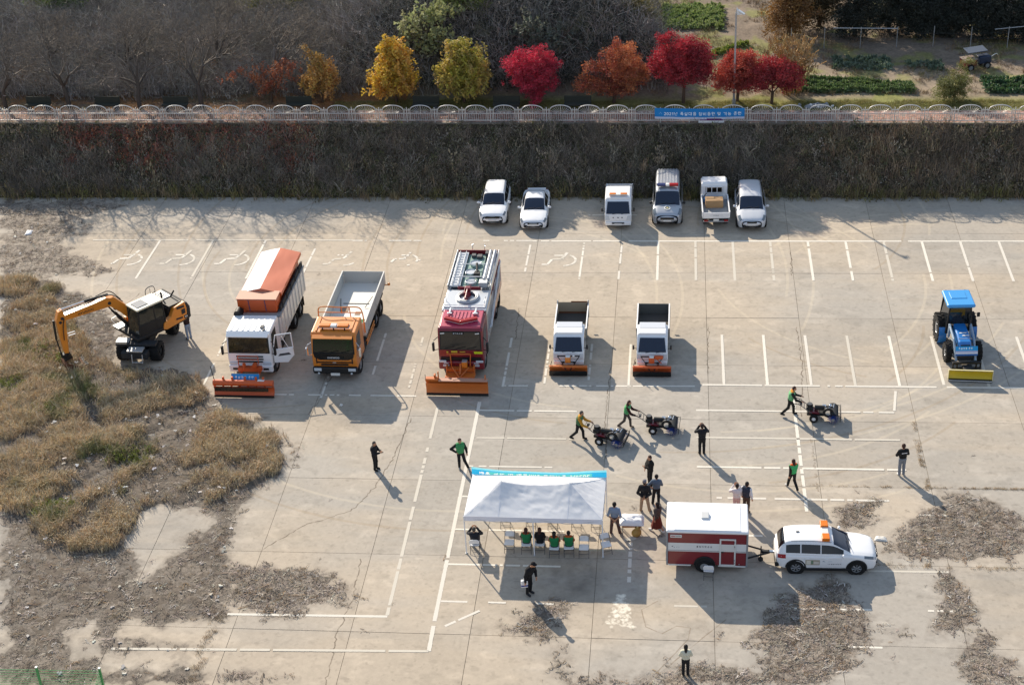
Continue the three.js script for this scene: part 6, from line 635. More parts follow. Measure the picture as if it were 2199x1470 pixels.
person('person in a light blue shirt and brown trousers standing legs apart beside the tent', [-2.75, 3.0], AWAY - 0.05, 1.8, 'behind', { top: '#8a99ae', pants: '#5a443e', shirt: 1, short: 1, shoes: '#3a2c26' });
person('person in a white top with raised hands behind the trailer', [2.85, 1.25], AWAY + 0.1, 1.68, 'camera', { top: '#d8d4d4', pants: '#c9a8a4', shirt: 1 });
person('person in dark vest over white sleeves standing behind the trailer', [3.3, 1.2], AWAY - 0.5, 1.76, 'stand', { top: '#d4d8de', pants: '#4a3a2e', vest: '#2e3948', shoes: '#6a5a4c' });
const pB = person('person all in black with hood up, bending forward in front of the tent', [-6.35, 7.35], 1.0, 1.9, 'bent', { top: '#121216', pants: '#101014', long2: 1, cap: '#131318', shoes: '#2a2a2e' });
{ const o = thing('carrier_bag', 'white and blue carrier bag held by the person in black at the tent shade', 'bag', [-6.52, 0.52, 7.5], 0.2); part(o, 'bag', bx(0.3, 0.36, 0.16, 0, 0.2, 0, 0.03), M.whiteM); part(o, 'print', bx(0.302, 0.14, 0.162, 0, 0.12, 0, 0.03), std('#2c3c86', 0.6)); part(o, 'handle', tube([[-0.06, 0.36, 0], [0, 0.5, 0], [0.06, 0.36, 0]], 0.012), M.whiteM); }
person('long-haired person in cream sweater and black trousers at the bottom of the lot', [0.48, 12.2], AWAY + 0.05, 1.62, 'arms', { top: '#cfcdb8', pants: '#16161a', long: 1, fem: 1, shirt: 1, shoes: '#2a2426' });
// ---------- folding chairs and who sits on them ----------
function chairProto() {
  const t = new THREE.Group(); t.name = 'folding_chair';
  part(t, 'seat', xf(new THREE.ExtrudeGeometry(rrect(0.42, 0.4, 0.05), { depth: 0.02, bevelEnabled: true, bevelSize: 0.008, bevelThickness: 0.008, bevelSegments: 1 }), 0, 0.45, 0.02, -Math.PI / 2), M.whiteM);
  const bk = new THREE.Shape(); bk.moveTo(-0.23, 0); bk.lineTo(0.23, 0); bk.lineTo(0.23, 0.12); bk.quadraticCurveTo(0.2, 0.24, 0.1, 0.25); bk.lineTo(-0.1, 0.25); bk.quadraticCurveTo(-0.2, 0.24, -0.23, 0.12); const hole = new THREE.Path(); hole.moveTo(-0.06, 0.19); hole.lineTo(0.06, 0.19); hole.lineTo(0.06, 0.215); hole.lineTo(-0.06, 0.215); bk.holes.push(hole);
  part(t, 'backrest', xf(new THREE.ExtrudeGeometry(bk, { depth: 0.02, bevelEnabled: true, bevelSize: 0.006, bevelThickness: 0.006, bevelSegments: 1 }), 0, 0.62, -0.24, -0.2), M.whiteM);
  for (const s of [-1, 1]) { part(t, 'leg', bar([s * 0.22, 0, 0.26], [s * 0.22, 0.88, -0.28], 0.013, 6), M.greyD); part(t, 'leg', bar([s * 0.2, 0, -0.24], [s * 0.2, 0.46, 0.16], 0.013, 6), M.greyD); } part(t, 'stretcher', [bar([-0.22, 0.16, 0.16], [0.22, 0.16, 0.16], 0.011), bar([-0.2, 0.14, -0.13], [0.2, 0.14, -0.13], 0.011)], M.greyD);
  return t;
}
const chair0 = chairProto();
function chair(label, x, z, turn) { const c = used.folding_chair === undefined ? chair0 : chair0.clone(); c.name = numbered('folding_chair'); c.position.set(x, 0, z); c.rotation.y = turn; tag(c, label, 'chair', 'white folding chairs'); scene.add(c); }
const ROW = [['leftmost white folding chair of the row, taken by the person in black', -9.08, 4.45], ['empty white folding chair between the left sitter and the two pairs', -7.5, 4.3], ['white folding chair of the leftmost sitter in a green vest', -6.72, 4.35], ['white folding chair of the sitter all in black beside the middle tent pole', -6.1, 4.32], ['white folding chair just right of the middle tent pole, under a green vest', -5.42, 4.58], ['white folding chair of the rightmost sitter in a green vest', -4.77, 4.52], ['empty white folding chair right of the last sitter', -4.08, 4.55]];
ROW.forEach(([l, x, z], i) => chair(l, x, z, AWAY + [0.05, 0.02, -0.04, 0, 0.03, -0.06, 0][i])); chair('empty white folding chair turned aslant at the front right tent pole', -3.1, 4.3, AWAY - 0.35); chair('empty white folding chair standing at the trailer wheel', 1.5, 5.92, 0.05);
[-7.85, -6.66, -5.64, -4.54, -3.63].forEach((x, i) => chair(['leftmost', 'second from left', 'middle', 'second from right', 'rightmost'][i] + ' white folding chair of the front row deep under the tent', x, 2.55, AWAY));
const SIT = (l, i, c, p = 'sit') => person(l, [ROW[i][1], ROW[i][2] - 0.04], AWAY, c.h ?? 1.68, p, c);
const sc0 = SIT('person in dark jacket seated alone at the left end, hands raised to the face', 0, { top: '#24262c', pants: '#1c2030', hair: HAIRG, h: 1.74 }, 'sitcam');
SIT('seated long-haired person in green vest with orange shoulders, left of the middle pole', 2, { top: '#4a2418', pants: '#222', vest: '#1f7a48', yoke: '#8a3a1c', long: 1, fem: 1, hair: HAIRB });
SIT('seated long-haired person all in black beside the middle tent pole', 3, { top: '#111114', pants: '#141418', long: 1, fem: 1, hair: HAIRB, long2: 1 });
SIT('seated long-haired person in green vest just right of the middle tent pole', 4, { top: '#a84a20', pants: '#222', vest: '#1f7a48', yoke: '#b0521f', long: 1, fem: 1 });
SIT('seated dark-haired person in green vest, rightmost of the sitters', 5, { top: '#a84a20', pants: '#222', vest: '#1f7a48', yoke: '#b0521f', fem: 1 });
// ---------- tent ----------
{
  const t = thing('canopy_tent', 'white folding canopy tent with two peaks over rows of folding chairs', 'tent', [-6.32, 0, 3.05], -0.012);
  const w = 3.12, d = 1.6, e = 2.12, pk = 2.95, px = 1.56;
  for (const z of [-1, 1]) for (const x of [-1, 0, 1]) { const p = part(t, 'pole', [bx(0.05, 2.12, 0.05, x * w, 1.06, z * d, 0.006), bx(0.042, 0.9, 0.042, x * w, 0.5, z * d, 0.005)], M.whiteM); part(p, 'foot', bx(0.11, 0.03, 0.11, x * w, 0.015, z * d), M.galv); }
  part(t, 'truss', [...[-1, 1].map((z) => [0, 1].map((k) => [bar([-w + k * w, 2.05, z * d], [-w + k * w + w / 2, 1.82, z * d], 0.014, 4), bar([-w + k * w + w / 2, 1.82, z * d], [k * w, 2.05, z * d], 0.014, 4)]).flat()).flat(), bar([-w, 2.0, -d], [-w, 2.0, d], 0.014, 4), bar([w, 2.0, -d], [w, 2.0, d], 0.014, 4)], M.galv);
  const white = new THREE.MeshPhysicalMaterial({ color: hex('#f4f5f7'), roughness: 0.9, transmission: 0.3, thickness: 0 });
  // roof height: two peaks joined by a sagging ridge, faces falling to the eaves
  const H = (x, z) => { const ax = Math.abs(x), az = Math.abs(z); let y; const ridge = ax < px ? pk - 0.14 * (1 - (ax / px) ** 2) : lerp(pk, e, (ax - px) / (w - px)); const front = lerp(1, 0, az / d); if (ax < px) y = e + (ridge - e) * front; else { const fx = (w - ax) / (w - px), f = Math.min(fx, front); y = e + (pk - e) * f; } const sag = Math.sin(Math.PI * clamp((y - e) / (pk - e))) * 0.05; return y - sag + (fbm(x * 3 + 5, z * 6 + y * 4, 3) - 0.5) * 0.05 * clamp((y - e) * 6); };
  const roof = (y0) => grid((u, v) => { const x = lerp(-w, w, u), z = lerp(d, -d, v); return [x, H(x, z) + y0, z]; }, 104, 54);
  part(t, 'canopy', [roof(0), roof(-0.006)], white);
  part(t, 'seam', [-1, 1].map((s) => [grid((u, v) => { const z = lerp(-d, d, v); return [s * px + (u - 0.5) * 0.03, H(s * px, z) + 0.008, z]; }, 1, 30), ...[-1, 1].map((q) => grid((u, v) => { const x = s * lerp(px, w, v), z = q * lerp(0, d, v); return [x + (u - 0.5) * 0.03, H(x, z) + 0.01, z]; }, 1, 20))]).flat(), std('#e2e4ea', 0.8));
  const val = (x0, z0, x1, z1) => grid((u, v) => { const k = Math.sin(u * 40) * 0.012 * v; const L = Math.hypot(x1 - x0, z1 - z0); return [lerp(x0, x1, u) - (z1 - z0) / L * k, e - v * 0.25 + 0.004, lerp(z0, z1, u) + (x1 - x0) / L * k]; }, 60, 2);
  part(t, 'valance', [val(-w, d + 0.01, w, d + 0.01), val(w + 0.01, d, w + 0.01, -d), val(w, -d - 0.01, -w, -d - 0.01), val(-w - 0.01, -d, -w - 0.01, d)], std('#e6e7f0', 0.85));
  // banner on the far side, seen from behind: faces away from the tent
  const b = thing('tent_banner', 'sky blue banner hung along the far edge of the tent, lettering seen reversed', 'banner', [-6.32, 0, 1.4], -0.012);
  part(b, 'banner_cloth', (() => { const g = grid((u, v) => [lerp(3.16, -3.16, u), 2.46 - v * 0.6 - Math.sin(Math.PI * u) * (0.17 * (1 - v) + 0.03), -0.06 - 0.02 * Math.sin(u * 14)], 40, 4); return g; })(), (() => { let m = printed(2048, 208, (k, W, Hh) => { k.fillStyle = '#2fb4e6'; k.fillRect(0, 0, W, Hh); k.fillStyle = '#8fe0f0'; k.fillRect(0, 0, W, 40); k.fillStyle = '#62cfd0'; k.fillRect(220, 60, W - 440, Hh); k.fillStyle = '#e8f2f6'; k.fillRect(0, 188, W, 20); letter(k, '2021년 폭설대응 장비동원 및 기능 훈련', 250, 74, 90, '#fbfdff', 0.03, 0.15); }); m = new THREE.MeshPhysicalMaterial({ map: m.map, roughness: 0.9, transmission: 0.5, thickness: 0 }); m.map.flipY = false; m.map.needsUpdate = true; return m; })());
}
// ---------- table with cloth and things under it ----------
{
  const t = thing('low_table', 'low wooden table right of the tent under a white cloth bundle', 'table', [-1.98, 0, 2.75], 0.06); part(t, 'table_top', bx(0.95, 0.05, 0.6, 0, 0.6, 0, 0.01), M.wood); part(t, 'apron', [bx(0.9, 0.14, 0.03, 0, 0.5, 0.26), bx(0.9, 0.14, 0.03, 0, 0.5, -0.26)], M.wood); for (const [a, b] of [[-1, -1], [-1, 1], [1, -1], [1, 1]]) part(t, 'leg', bar([a * 0.42, 0, b * 0.26], [a * 0.42, 0.58, b * 0.26], 0.02), M.steel);
  const c = part(scene, 'cloth_bundle', grid((u, v) => { const x = lerp(-0.56, 0.56, u), z = lerp(0.38, -0.38, v), q = Math.max(Math.abs(x) / 0.56, Math.abs(z) / 0.38); return [x, 0.64 + (1 - q ** 4) * (0.1 + 0.16 * fbm(u * 5, v * 5, 3)) - (q > 0.92 ? 0.06 : 0), z]; }, 26, 20), M.cloth); c.position.set(-1.97, 0, 2.72); tag(c, 'crumpled white cloth bundle lying on the low table', 'cloth');
  const b = thing('plastic_sack', 'yellowish plastic sack standing under the low table', 'sack', [-1.75, 0, 3.1], 0.3); part(b, 'sack', [sph(0.24, 0, 0.2, 0, 1, 0.85, 0.8), sph(0.14, 0.05, 0.42, 0, 1, 0.6, 0.8)], std('#b08a44', 0.55)); part(b, 'knot', sph(0.05, 0.05, 0.52, 0), std('#d8c890', 0.5));
  const p = thing('paper_sheet', 'pale paper sheet lying on the ground by the low table', 'paper', [-2.05, 0.012, 3.35], 0.4); part(p, 'sheet', grid((u, v) => [lerp(-0.3, 0.3, u), 0.02 * Math.sin(u * 7 + v * 3) + 0.02, lerp(0.12, -0.12, v)], 8, 4), std('#b8b4aa', 0.8));
}
// ---------- plants ----------
const leafMat = new THREE.MeshPhysicalMaterial({ color: 0xffffff, roughness: 0.8, transmission: 0.42, thickness: 0 }), dryMat = std('#ffffff', 0.95), barkMat = std('#5a4a3e', 0.95), barkG = std('#4f4740', 0.9);
function trisGeo(pos) { const g = new THREE.BufferGeometry(); g.setAttribute('position', new THREE.Float32BufferAttribute(pos, 3)); g.setAttribute('uv', new THREE.Float32BufferAttribute(new Float32Array(pos.length / 3 * 2), 2)); g.computeVertexNormals(); return g; }
// a folded leaf at p along d, length l, width w
function leafTris(out, p, d, sd, l, w) { const t = p.clone().addScaledVector(d, l), m = p.clone().addScaledVector(d, l * 0.45), n = d.clone().cross(sd).multiplyScalar(w * 0.3), a = m.clone().addScaledVector(sd, w / 2).add(n), b = m.clone().addScaledVector(sd, -w / 2).add(n); out.push(...p, ...a, ...t, ...p, ...t, ...b); }
const rdir = (r, up = 0) => { const q = V(r() - 0.5, r() - 0.5 + up, r() - 0.5); return q.lengthSq() < 1e-4 ? V(0, 1, 0) : q.normalize(); };
function leafClump(seed, n, R, l, w, up = 0.2) { const r = rng(seed), out = []; for (let i = 0; i < n; i++) { const p = rdir(r).multiplyScalar(R * Math.cbrt(r())), d = rdir(r, up), s = d.clone().cross(rdir(r)).normalize(); leafTris(out, p, d, s, l * (0.6 + r() * 0.7), w * (0.6 + r() * 0.7)); } return trisGeo(out); }
function grassTuft(seed, n, h, spread, w) { const r = rng(seed), out = []; for (let i = 0; i < n; i++) { const a = r() * 6.283, b = r() * 6.283, R = spread * Math.sqrt(r()), x = Math.cos(a) * R, z = Math.sin(a) * R, hh = h * (0.45 + r() * 0.75), o = hh * (0.15 + r() * 0.7), dx = Math.cos(b), dz = Math.sin(b), q = w * (0.6 + r()); const B1 = [x - dz * q, 0, z + dx * q], B2 = [x + dz * q, 0, z - dx * q], M1 = [x + dx * o * 0.35 - dz * q * 0.7, hh * 0.6, z + dz * o * 0.35 + dx * q * 0.7], M2 = [x + dx * o * 0.35 + dz * q * 0.7, hh * 0.6, z + dz * o * 0.35 - dx * q * 0.7], T = [x + dx * o, hh * (0.8 + r() * 0.2), z + dz * o]; out.push(...B1, ...B2, ...M2, ...B1, ...M2, ...M1, ...M1, ...M2, ...T); } return trisGeo(out); }
function twigClump(seed, n, h, spread) { const r = rng(seed), out = []; for (let i = 0; i < n; i++) { let p = V((r() - 0.5) * spread, 0, (r() - 0.5) * spread), d = V((r() - 0.5) * 0.9, 1, (r() - 0.5) * 0.9).normalize(), w = 0.016; for (let k = 0; k < 3; k++) { const q = p.clone().addScaledVector(d, h * (0.25 + r() * 0.2)), s = d.clone().cross(V(0.3, 0.2, 1)).normalize(), s2 = s.clone().cross(d); for (const e of [s, s2]) { const a = p.clone().addScaledVector(e, w), b = p.clone().addScaledVector(e, -w); out.push(...a, ...b, ...q); } p = q; w *= 0.7; d.add(rdir(r).multiplyScalar(0.7)).normalize(); } } return trisGeo(out); }
function curl(seed) { const r = rng(seed), out = []; for (let i = 0; i < 7; i++) { let x = (r() - 0.5) * 0.36, z = (r() - 0.5) * 0.36, a = r() * 6.28, y = 0.004; const da = (r() - 0.5) * 1.8, w = 0.004 + r() * r() * 0.014, q = 0.02 + r() * 0.04; for (let k = 0; k < 4; k++) { const X = x + Math.cos(a) * q, Z = z + Math.sin(a) * q, Y = 0.006 + 0.03 * Math.sin((k + 1) / 4 * 3.1) * r(), sx = -Math.sin(a) * w, sz = Math.cos(a) * w; out.push(x + sx, y, z + sz, X + sx, Y, Z + sz, X - sx, Y, Z - sz, x + sx, y, z + sz, X - sx, Y, Z - sz, x - sx, y, z - sz); x = X; z = Z; y = Y; a += da; } } return trisGeo(out); }
function scatter(parent, name, geo, mat, n, seed, place) { // place(r, i) -> { p: [x, y, z], s, ry?, rx?, sy?, c: [r, g, b] } or null
  const r = rng(seed), it = []; for (let i = 0; i < n; i++) { const q = place(r, i); if (q) it.push(q); }
  const im = new THREE.InstancedMesh(geo, mat, it.length), m = new THREE.Matrix4(), e = new THREE.Euler(), Q = new THREE.Quaternion(), c = new THREE.Color();
  it.forEach((q, i) => { e.set(q.rx ?? 0, q.ry ?? r() * 6.283, q.rz ?? 0); m.compose(V(...q.p), Q.setFromEuler(e), V(q.s, q.s * (q.sy ?? 1), q.s)); im.setMatrixAt(i, m); im.setColorAt(i, c.setRGB(...q.c)); });
  im.name = parent === scene ? numbered(name) : name; im.castShadow = im.receiveShadow = true; im.userData.kind = 'stuff'; parent.add(im); return im;
}
const mixc = (a, b, t) => [lerp(a[0], b[0], t), lerp(a[1], b[1], t), lerp(a[2], b[2], t)], vary = (c, r, k = 0.35) => { const t = 1 + (r() - 0.5) * 2 * k; return [c[0] * t * (1 + (r() - 0.5) * 0.15), c[1] * t, c[2] * t * (1 + (r() - 0.5) * 0.2)]; };
const label = (o, l, c) => tag(o, l, c);
// dry meadow at the left
const TAN = [0.56, 0.43, 0.26], STRAW = [0.72, 0.59, 0.38], BRN = [0.32, 0.225, 0.14], OLV = [0.17, 0.17, 0.05], GRN = [0.12, 0.17, 0.04];
const tufts = [grassTuft(1, 14, 0.34, 0.22, 0.009), grassTuft(2, 12, 0.42, 0.18, 0.008), grassTuft(3, 16, 0.22, 0.26, 0.01)];
tufts.forEach((g, k) => label(scatter(scene, 'dry_grass', g, dryMat, 26000, 300 + k, (r) => { const x = lerp(-44, -19, r()), z = lerp(-22, 6, r()), m = ragged(maskGrass, x, z, 0.7), n = fbm(x * 0.55 + 12, z * 0.55, 3), track = Math.abs(Math.sin((x * 0.8 + z * 1.1) * 0.42 + 0.6)); if (m < 0.42 || r() > 0.02 + sstep(0.34, 0.6, n) * 0.85 * sstep(0.35, 0.75, m) || (track < 0.1 && r() < 0.75)) return null; const gr = sstep(0.66, 0.8, fbm(x * 0.4 + 60, z * 0.4, 3)); const c = mixc(mixc(BRN, mixc(TAN, STRAW, r()), clamp(0.25 + n * 1.1 - 0.2 * r())), mixc(OLV, GRN, r()), gr * (r() < 0.75 ? 0.85 : 0.2)); return { p: [x, moundY(x, z) - 0.02, z], s: 0.6 + r() * 0.9, sy: 0.6 + n * 0.8, c: vary(c, r, 0.3) }; }), ['tan dry grass filling the meadow left of the lot', 'taller straw coloured grass in the left meadow', 'short brown grass in the left meadow'][k]));
label(scatter(scene, 'green_weeds', leafClump(9, 16, 0.16, 0.14, 0.05, 0.6), leafMat, 260, 310, (r) => { const s = [[-30.2, 2.0], [-36.5, -8.8], [-27.6, -2.4], [-36.8, -12.6], [-33, -6.4], [-34.8, -11.6], [-38.5, -9]][Math.floor(r() * 7)], x = s[0] + (r() + r() - 1) * 1.3, z = s[1] + (r() + r() - 1) * 0.9; return { p: [x, moundY(x, z) + 0.12, z], s: 0.7 + r() * 0.9, c: vary([0.17, 0.2, 0.04], r, 0.3) }; }), 'patches of fresh green weeds in the dry meadow');
// curled dead weeds and leaf litter on the concrete and on the bare soil
const LIT = [[0.34, 0.29, 0.24], [0.22, 0.18, 0.145], [0.12, 0.095, 0.075], [0.5, 0.46, 0.4], [0.25, 0.17, 0.1]];
[curl(31), curl(32), curl(33)].forEach((g, k) => label(scatter(scene, 'leaf_litter', g, dryMat, 42000, 320 + k, (r) => { let x, z, m; if (r() < 0.5) { x = lerp(-22, 22, r()); z = lerp(-4, 15, r()); m = ragged(maskLitter, x, z, 0.5); } else { x = lerp(-46, -18, r()); z = r() < 0.25 ? lerp(-33, -20, r()) : lerp(-20, 16, r()); m = Math.max(ragged(maskDirt, x, z, 0.6), ragged(maskTop, x, z, 1.1)) * 0.72; } m += (fbm(x * 2.1 + 9, z * 2.1, 3) - 0.5) * 0.7; if (m < 0.3 + r() * 0.75) return null; const i = r(); return { p: [x, Math.max(0.012, moundY(x, z) + 0.01), z], s: 0.45 + r() * r() * 1.3, sy: 0.5 + r(), c: vary(LIT[i < 0.3 ? 0 : i < 0.6 ? 1 : i < 0.82 ? 2 : i < 0.9 ? 3 : 4], r, 0.25) }; }), ['curled dead weeds lying on the concrete', 'brown leaf litter in patches of the lot', 'dry stalks scattered over the bare soil'][k]));
// weeds in the joints between the slabs
label(scatter(scene, 'joint_weeds', tufts[2], dryMat, 1500, 330, (r) => { const q = r(); let x, z, s = 0.3; if (q < 0.4) { z = -1.05 + (r() - 0.5) * 0.14; x = lerp(5, 22, Math.sqrt(r())); } else if (q < 0.62) { x = 11.9 + (r() - 0.5) * 0.22; z = lerp(-8, -0.8, Math.sqrt(r())); } else if (q < 0.78) { z = 4.85 + (r() - 0.5) * 0.3; x = lerp(8.4, 20, r()); s = 0.42; } else if (q < 0.84) { x = 6.75 + (r() - 0.5) * 0.1; z = lerp(-5, 1, r()); s = 0.2; } else if (q < 0.9) { z = -22.25 + (r() - 0.5) * 0.2; x = lerp(-41, -36, r()); s = 0.5; } else { x = -19.9 + (r() - 0.5) * 0.5; z = lerp(9, 13.5, r()); s = 0.45; } if (fbm(x * 1.3, z * 1.3 + 7, 2) < 0.42) return null; return { p: [x, 0.0, z], s: s * (0.4 + r() * 0.8), c: vary(mixc(TAN, BRN, r() * 0.7), r, 0.3) }; }), 'dry weeds sprouting along the slab joints');
// ---------- embankment cover ----------
const slopeAt = (r) => { const x = lerp(-62, 40, r()), t = r(), n = fbm(x * 0.7, t * 4 + 3, 4) - 0.5; return { x, t, y: -0.1 + 3.66 * t + n * 0.9 * Math.sin(Math.PI * t), z: lerp(bz(x) + 0.1, fz(x) + 0.05, t) + n * 0.9 * Math.sin(Math.PI * t) }; };
const clumps = [leafClump(41, 16, 0.2, 0.13, 0.07), leafClump(42, 20, 0.24, 0.11, 0.05)];
const inX = (x, a, b, k = 1.5) => sstep(a, a + k, x) * (1 - sstep(b - k, b, x));
clumps.forEach((g, k) => label(scatter(scene, 'slope_weeds', g, leafMat, 15000, 340 + k, (r) => { const { x, t, y, z } = slopeAt(r), n = fbm(x * 0.5 + 3, t * 3 + x * 0.1, 3); let c = mixc([0.14, 0.12, 0.075], [0.32, 0.265, 0.17], r()); const red = inX(x, -44, -23, 3) * sstep(0.3, 0.6, t + (n - 0.5) * 0.7); if (r() < red * 0.75) c = mixc([0.42, 0.1, 0.08], [0.5, 0.22, 0.1], r()); const low = sstep(0.26, 0.06, t + (n - 0.5) * 0.4) * (0.25 + inX(x, -46, -20, 4) * 0.75 + sstep(8, 20, x)); if (r() < low * 0.75) c = mixc([0.17, 0.17, 0.045], [0.24, 0.17, 0.07], r()); if (x > 7 && r() < 0.3) c = mixc(TAN, [0.2, 0.12, 0.08], r()); if (r() < 0.2) c = mixc([0.12, 0.14, 0.05], [0.22, 0.22, 0.09], r()); else if (r() < 0.1) c = [0.55, 0.5, 0.4]; return { p: [x, y + 0.02, z], s: 0.5 + r() * r() * 1.5, c: vary(c, r, 0.45) }; }), ['dark weeds and creepers covering the embankment', 'red and brown creeper leaves on the embankment'][k]));
label(scatter(scene, 'slope_stalks', twigClump(51, 9, 1.15, 0.4), dryMat, 9000, 350, (r) => { const { x, t, y, z } = slopeAt(r), n = fbm(x * 0.45 + 30, t * 2.5, 3); if (t > 0.93 || r() > 0.2 + sstep(0.45, 0.65, n) * 0.8) return null; return { p: [x, y - 0.03, z], s: 0.45 + r() * 0.85, rx: 0.3 * r(), c: vary(mixc([0.2, 0.17, 0.14], x > 6 ? [0.62, 0.46, 0.3] : [0.58, 0.52, 0.42], r() * r()), r, 0.35) }; }), 'grey dry stalks standing on the embankment');
label(scatter(scene, 'slope_grass', tufts[1], dryMat, 9000, 352, (r) => { const { x, t, y, z } = slopeAt(r), n = fbm(x * 0.6 + 80, t * 3, 3), right = sstep(5, 12, x); if (t > 0.92 || r() > sstep(0.5, 0.7, n) * (0.2 + right) + (t < 0.14 ? 0.35 : 0)) return null; return { p: [x, y - 0.03, z + (t < 0.14 ? r() * 0.55 : 0)], s: 1.0 + r() * 1.2, c: vary(t < 0.16 ? mixc([0.2, 0.19, 0.05], BRN, r()) : mixc(TAN, [0.22, 0.13, 0.08], r()), r, 0.3) }; }), 'dry grass clumps on the embankment');
label(scatter(scene, 'slope_shrubs', leafClump(44, 26, 0.34, 0.16, 0.07, 0.4), leafMat, 5200, 354, (r) => { const { x, t, y, z } = slopeAt(r), n = fbm(x * 0.9 + 140, t * 5, 3); const edge = t > 0.95 || t < 0.06; if (!edge && r() > sstep(0.46, 0.68, n)) return null; if (edge && r() < (t > 0.5 ? 0.85 : 0.35)) return null; const k = r(); let c = k < 0.5 ? mixc([0.2, 0.175, 0.11], [0.42, 0.35, 0.23], r()) : k < 0.75 ? mixc([0.12, 0.13, 0.06], [0.2, 0.2, 0.09], r()) : [0.36, 0.31, 0.24]; if (t < 0.08) c = mixc([0.22, 0.22, 0.06], [0.3, 0.22, 0.1], r()); if (inX(x, -44, -23, 3) > 0.5 && t > 0.4 && r() < 0.6) c = mixc([0.3, 0.1, 0.08], [0.4, 0.2, 0.1], r()); return { p: [x, y + 0.1 + r() * 0.25, z + 0.1 + (t < 0.06 ? r() * 0.4 : 0)], s: (t > 0.9 ? 0.4 : 0.6) + r() * (t > 0.9 ? 0.5 : 1.1), sy: t > 0.9 ? 0.6 : 0.8 + r() * 0.7, c: vary(c, r, 0.55) }; }), 'low shrubs standing out of the embankment');
// fallen leaves and grass on the promenade
label(scatter(scene, 'fallen_leaves', leafClump(61, 7, 0.16, 0.1, 0.07, 0), leafMat, 6000, 360, (r) => { const x = -60 + 42 * Math.pow(r(), 0.8), z = fz(x) - r() * 5 + 0.1; if (x > -22 && r() < 0.6) return null; return { p: [x, landY(x, z) + 0.04, z], s: 0.6 + r() * 0.6, sy: 0.35, c: vary(mixc([0.36, 0.19, 0.12], [0.33, 0.22, 0.07], r()), r, 0.4) }; }), 'orange fallen leaves on the left end of the promenade');
label(scatter(scene, 'verge_grass', tufts[2], leafMat, 9000, 362, (r) => { const x = lerp(-24, 30, r()), z = fz(x) - 2.05 - r() * 1.7, n = fbm(x * 0.6, z + 40, 3); if (n < 0.36) return null; return { p: [x, landY(x, z), z], s: 0.4 + r() * 0.4, c: vary(mixc([0.22, 0.24, 0.05], [0.36, 0.29, 0.1], r()), r, 0.3) }; }), 'yellow green verge grass behind the promenade');
// ---------- leafy trees ----------
function leafyTree(name, lab, cat, [x, z], o) { // o.blobs [dx, y, dz, rx, ry, rz] in metres above the foot
  const y0 = landY(x, z) - 0.05, t = thing(name, lab, cat, [x, y0, z], 0, o.group), r = rng(o.seed), tr = [], top = Math.max(...o.blobs.map((b) => b[1]));
  const tw = o.trunk ?? 0.1; tr.push(bar([0, -0.2, 0], [0.05, o.fork, 0.02], tw * 1.25, 8, tw)); o.blobs.forEach((b) => { const m = [b[0] * 0.45, lerp(o.fork, b[1], 0.5), b[2] * 0.45]; tr.push(bar([0.05, o.fork * 0.92, 0.02], m, tw * 0.6, 6, tw * 0.4), bar(m, [b[0], b[1] + b[4] * 0.2, b[2]], tw * 0.4, 5, tw * 0.15)); for (let k = 0; k < 6; k++) { const d = rdir(r, 0.2); tr.push(bar(m, [b[0] + d.x * b[3] * 0.75, b[1] + d.y * b[4] * 0.75, b[2] + d.z * b[5] * 0.75], tw * 0.2, 4, tw * 0.05)); } });
  part(t, 'trunk', tr, o.bark ?? barkMat);
  for (let k = 0; k < 14; k++) { const b = o.blobs[k % o.blobs.length], d = rdir(r, 0.1), q = 0.95 + r() * 0.3, R = 0.16 + r() * 0.3; o.blobs.push([b[0] + d.x * b[3] * q, b[1] + d.y * b[4] * q, b[2] + d.z * b[5] * q, R, R * 0.7, R]); }
  const tot = o.blobs.reduce((s, b) => s + b[3] * b[4] * b[5], 0), li = []; for (const b of o.blobs) { const n = Math.round(o.n * b[3] * b[4] * b[5] / tot); for (let i = 0; i < n; i++) { const d = rdir(r), q = Math.pow(r(), 0.45) * (0.5 + 0.95 * fbm(d.x * 2.6 + o.seed, d.y * 2.6 + d.z * 2.1, 2)); li.push([b[0] + d.x * b[3] * q, b[1] + d.y * b[4] * q, b[2] + d.z * b[5] * q, (b[1] + d.y * b[4] * q) / (top + 1)]); } }
  scatter(t, 'crown', o.geo, o.mat ?? leafMat, li.length, o.seed + 1, (q, i) => { const p = li[i], n = fbm(p[0] * 0.9 + o.seed, p[1] * 0.9 + p[2], 2); if (n < (o.gap ?? 0.2)) return null; return { p: p.slice(0, 3), s: (o.s ?? 1) * (0.7 + q() * 0.6), rx: (q() - 0.5) * 1.2, c: vary(mixc(o.c[0], o.c[1], clamp((n - 0.3) * 1.8 + (q() - 0.5) * 0.9)), q, 0.34) }; }); return t;
}
const leafY = leafClump(71, 9, 0.18, 0.17, 0.12, -0.1), leafR = leafClump(72, 12, 0.17, 0.11, 0.07, 0.15), leafB = leafClump(73, 8, 0.26, 0.26, 0.2, 0), leafD = leafClump(74, 18, 0.24, 0.14, 0.06, 0.1);
const egg = (h, w, lo) => [[0, lo + (h - lo) * 0.3, 0, w * 0.5, (h - lo) * 0.36, w * 0.46], [0.1, lo + (h - lo) * 0.6, 0, w * 0.4, (h - lo) * 0.34, w * 0.38], [-0.05, h - (h - lo) * 0.2, 0, w * 0.24, (h - lo) * 0.24, w * 0.24]];
leafyTree('yellow_tree', 'small thin amber yellow tree, leftmost of the three yellow trees', 'tree', [-24.9, -40.6], { blobs: egg(3.6, 3.0, 0.7), fork: 0.9, n: 620, seed: 501, geo: leafY, c: [[0.55, 0.36, 0.08], [0.6, 0.32, 0.1]], gap: 0.4, trunk: 0.07 });
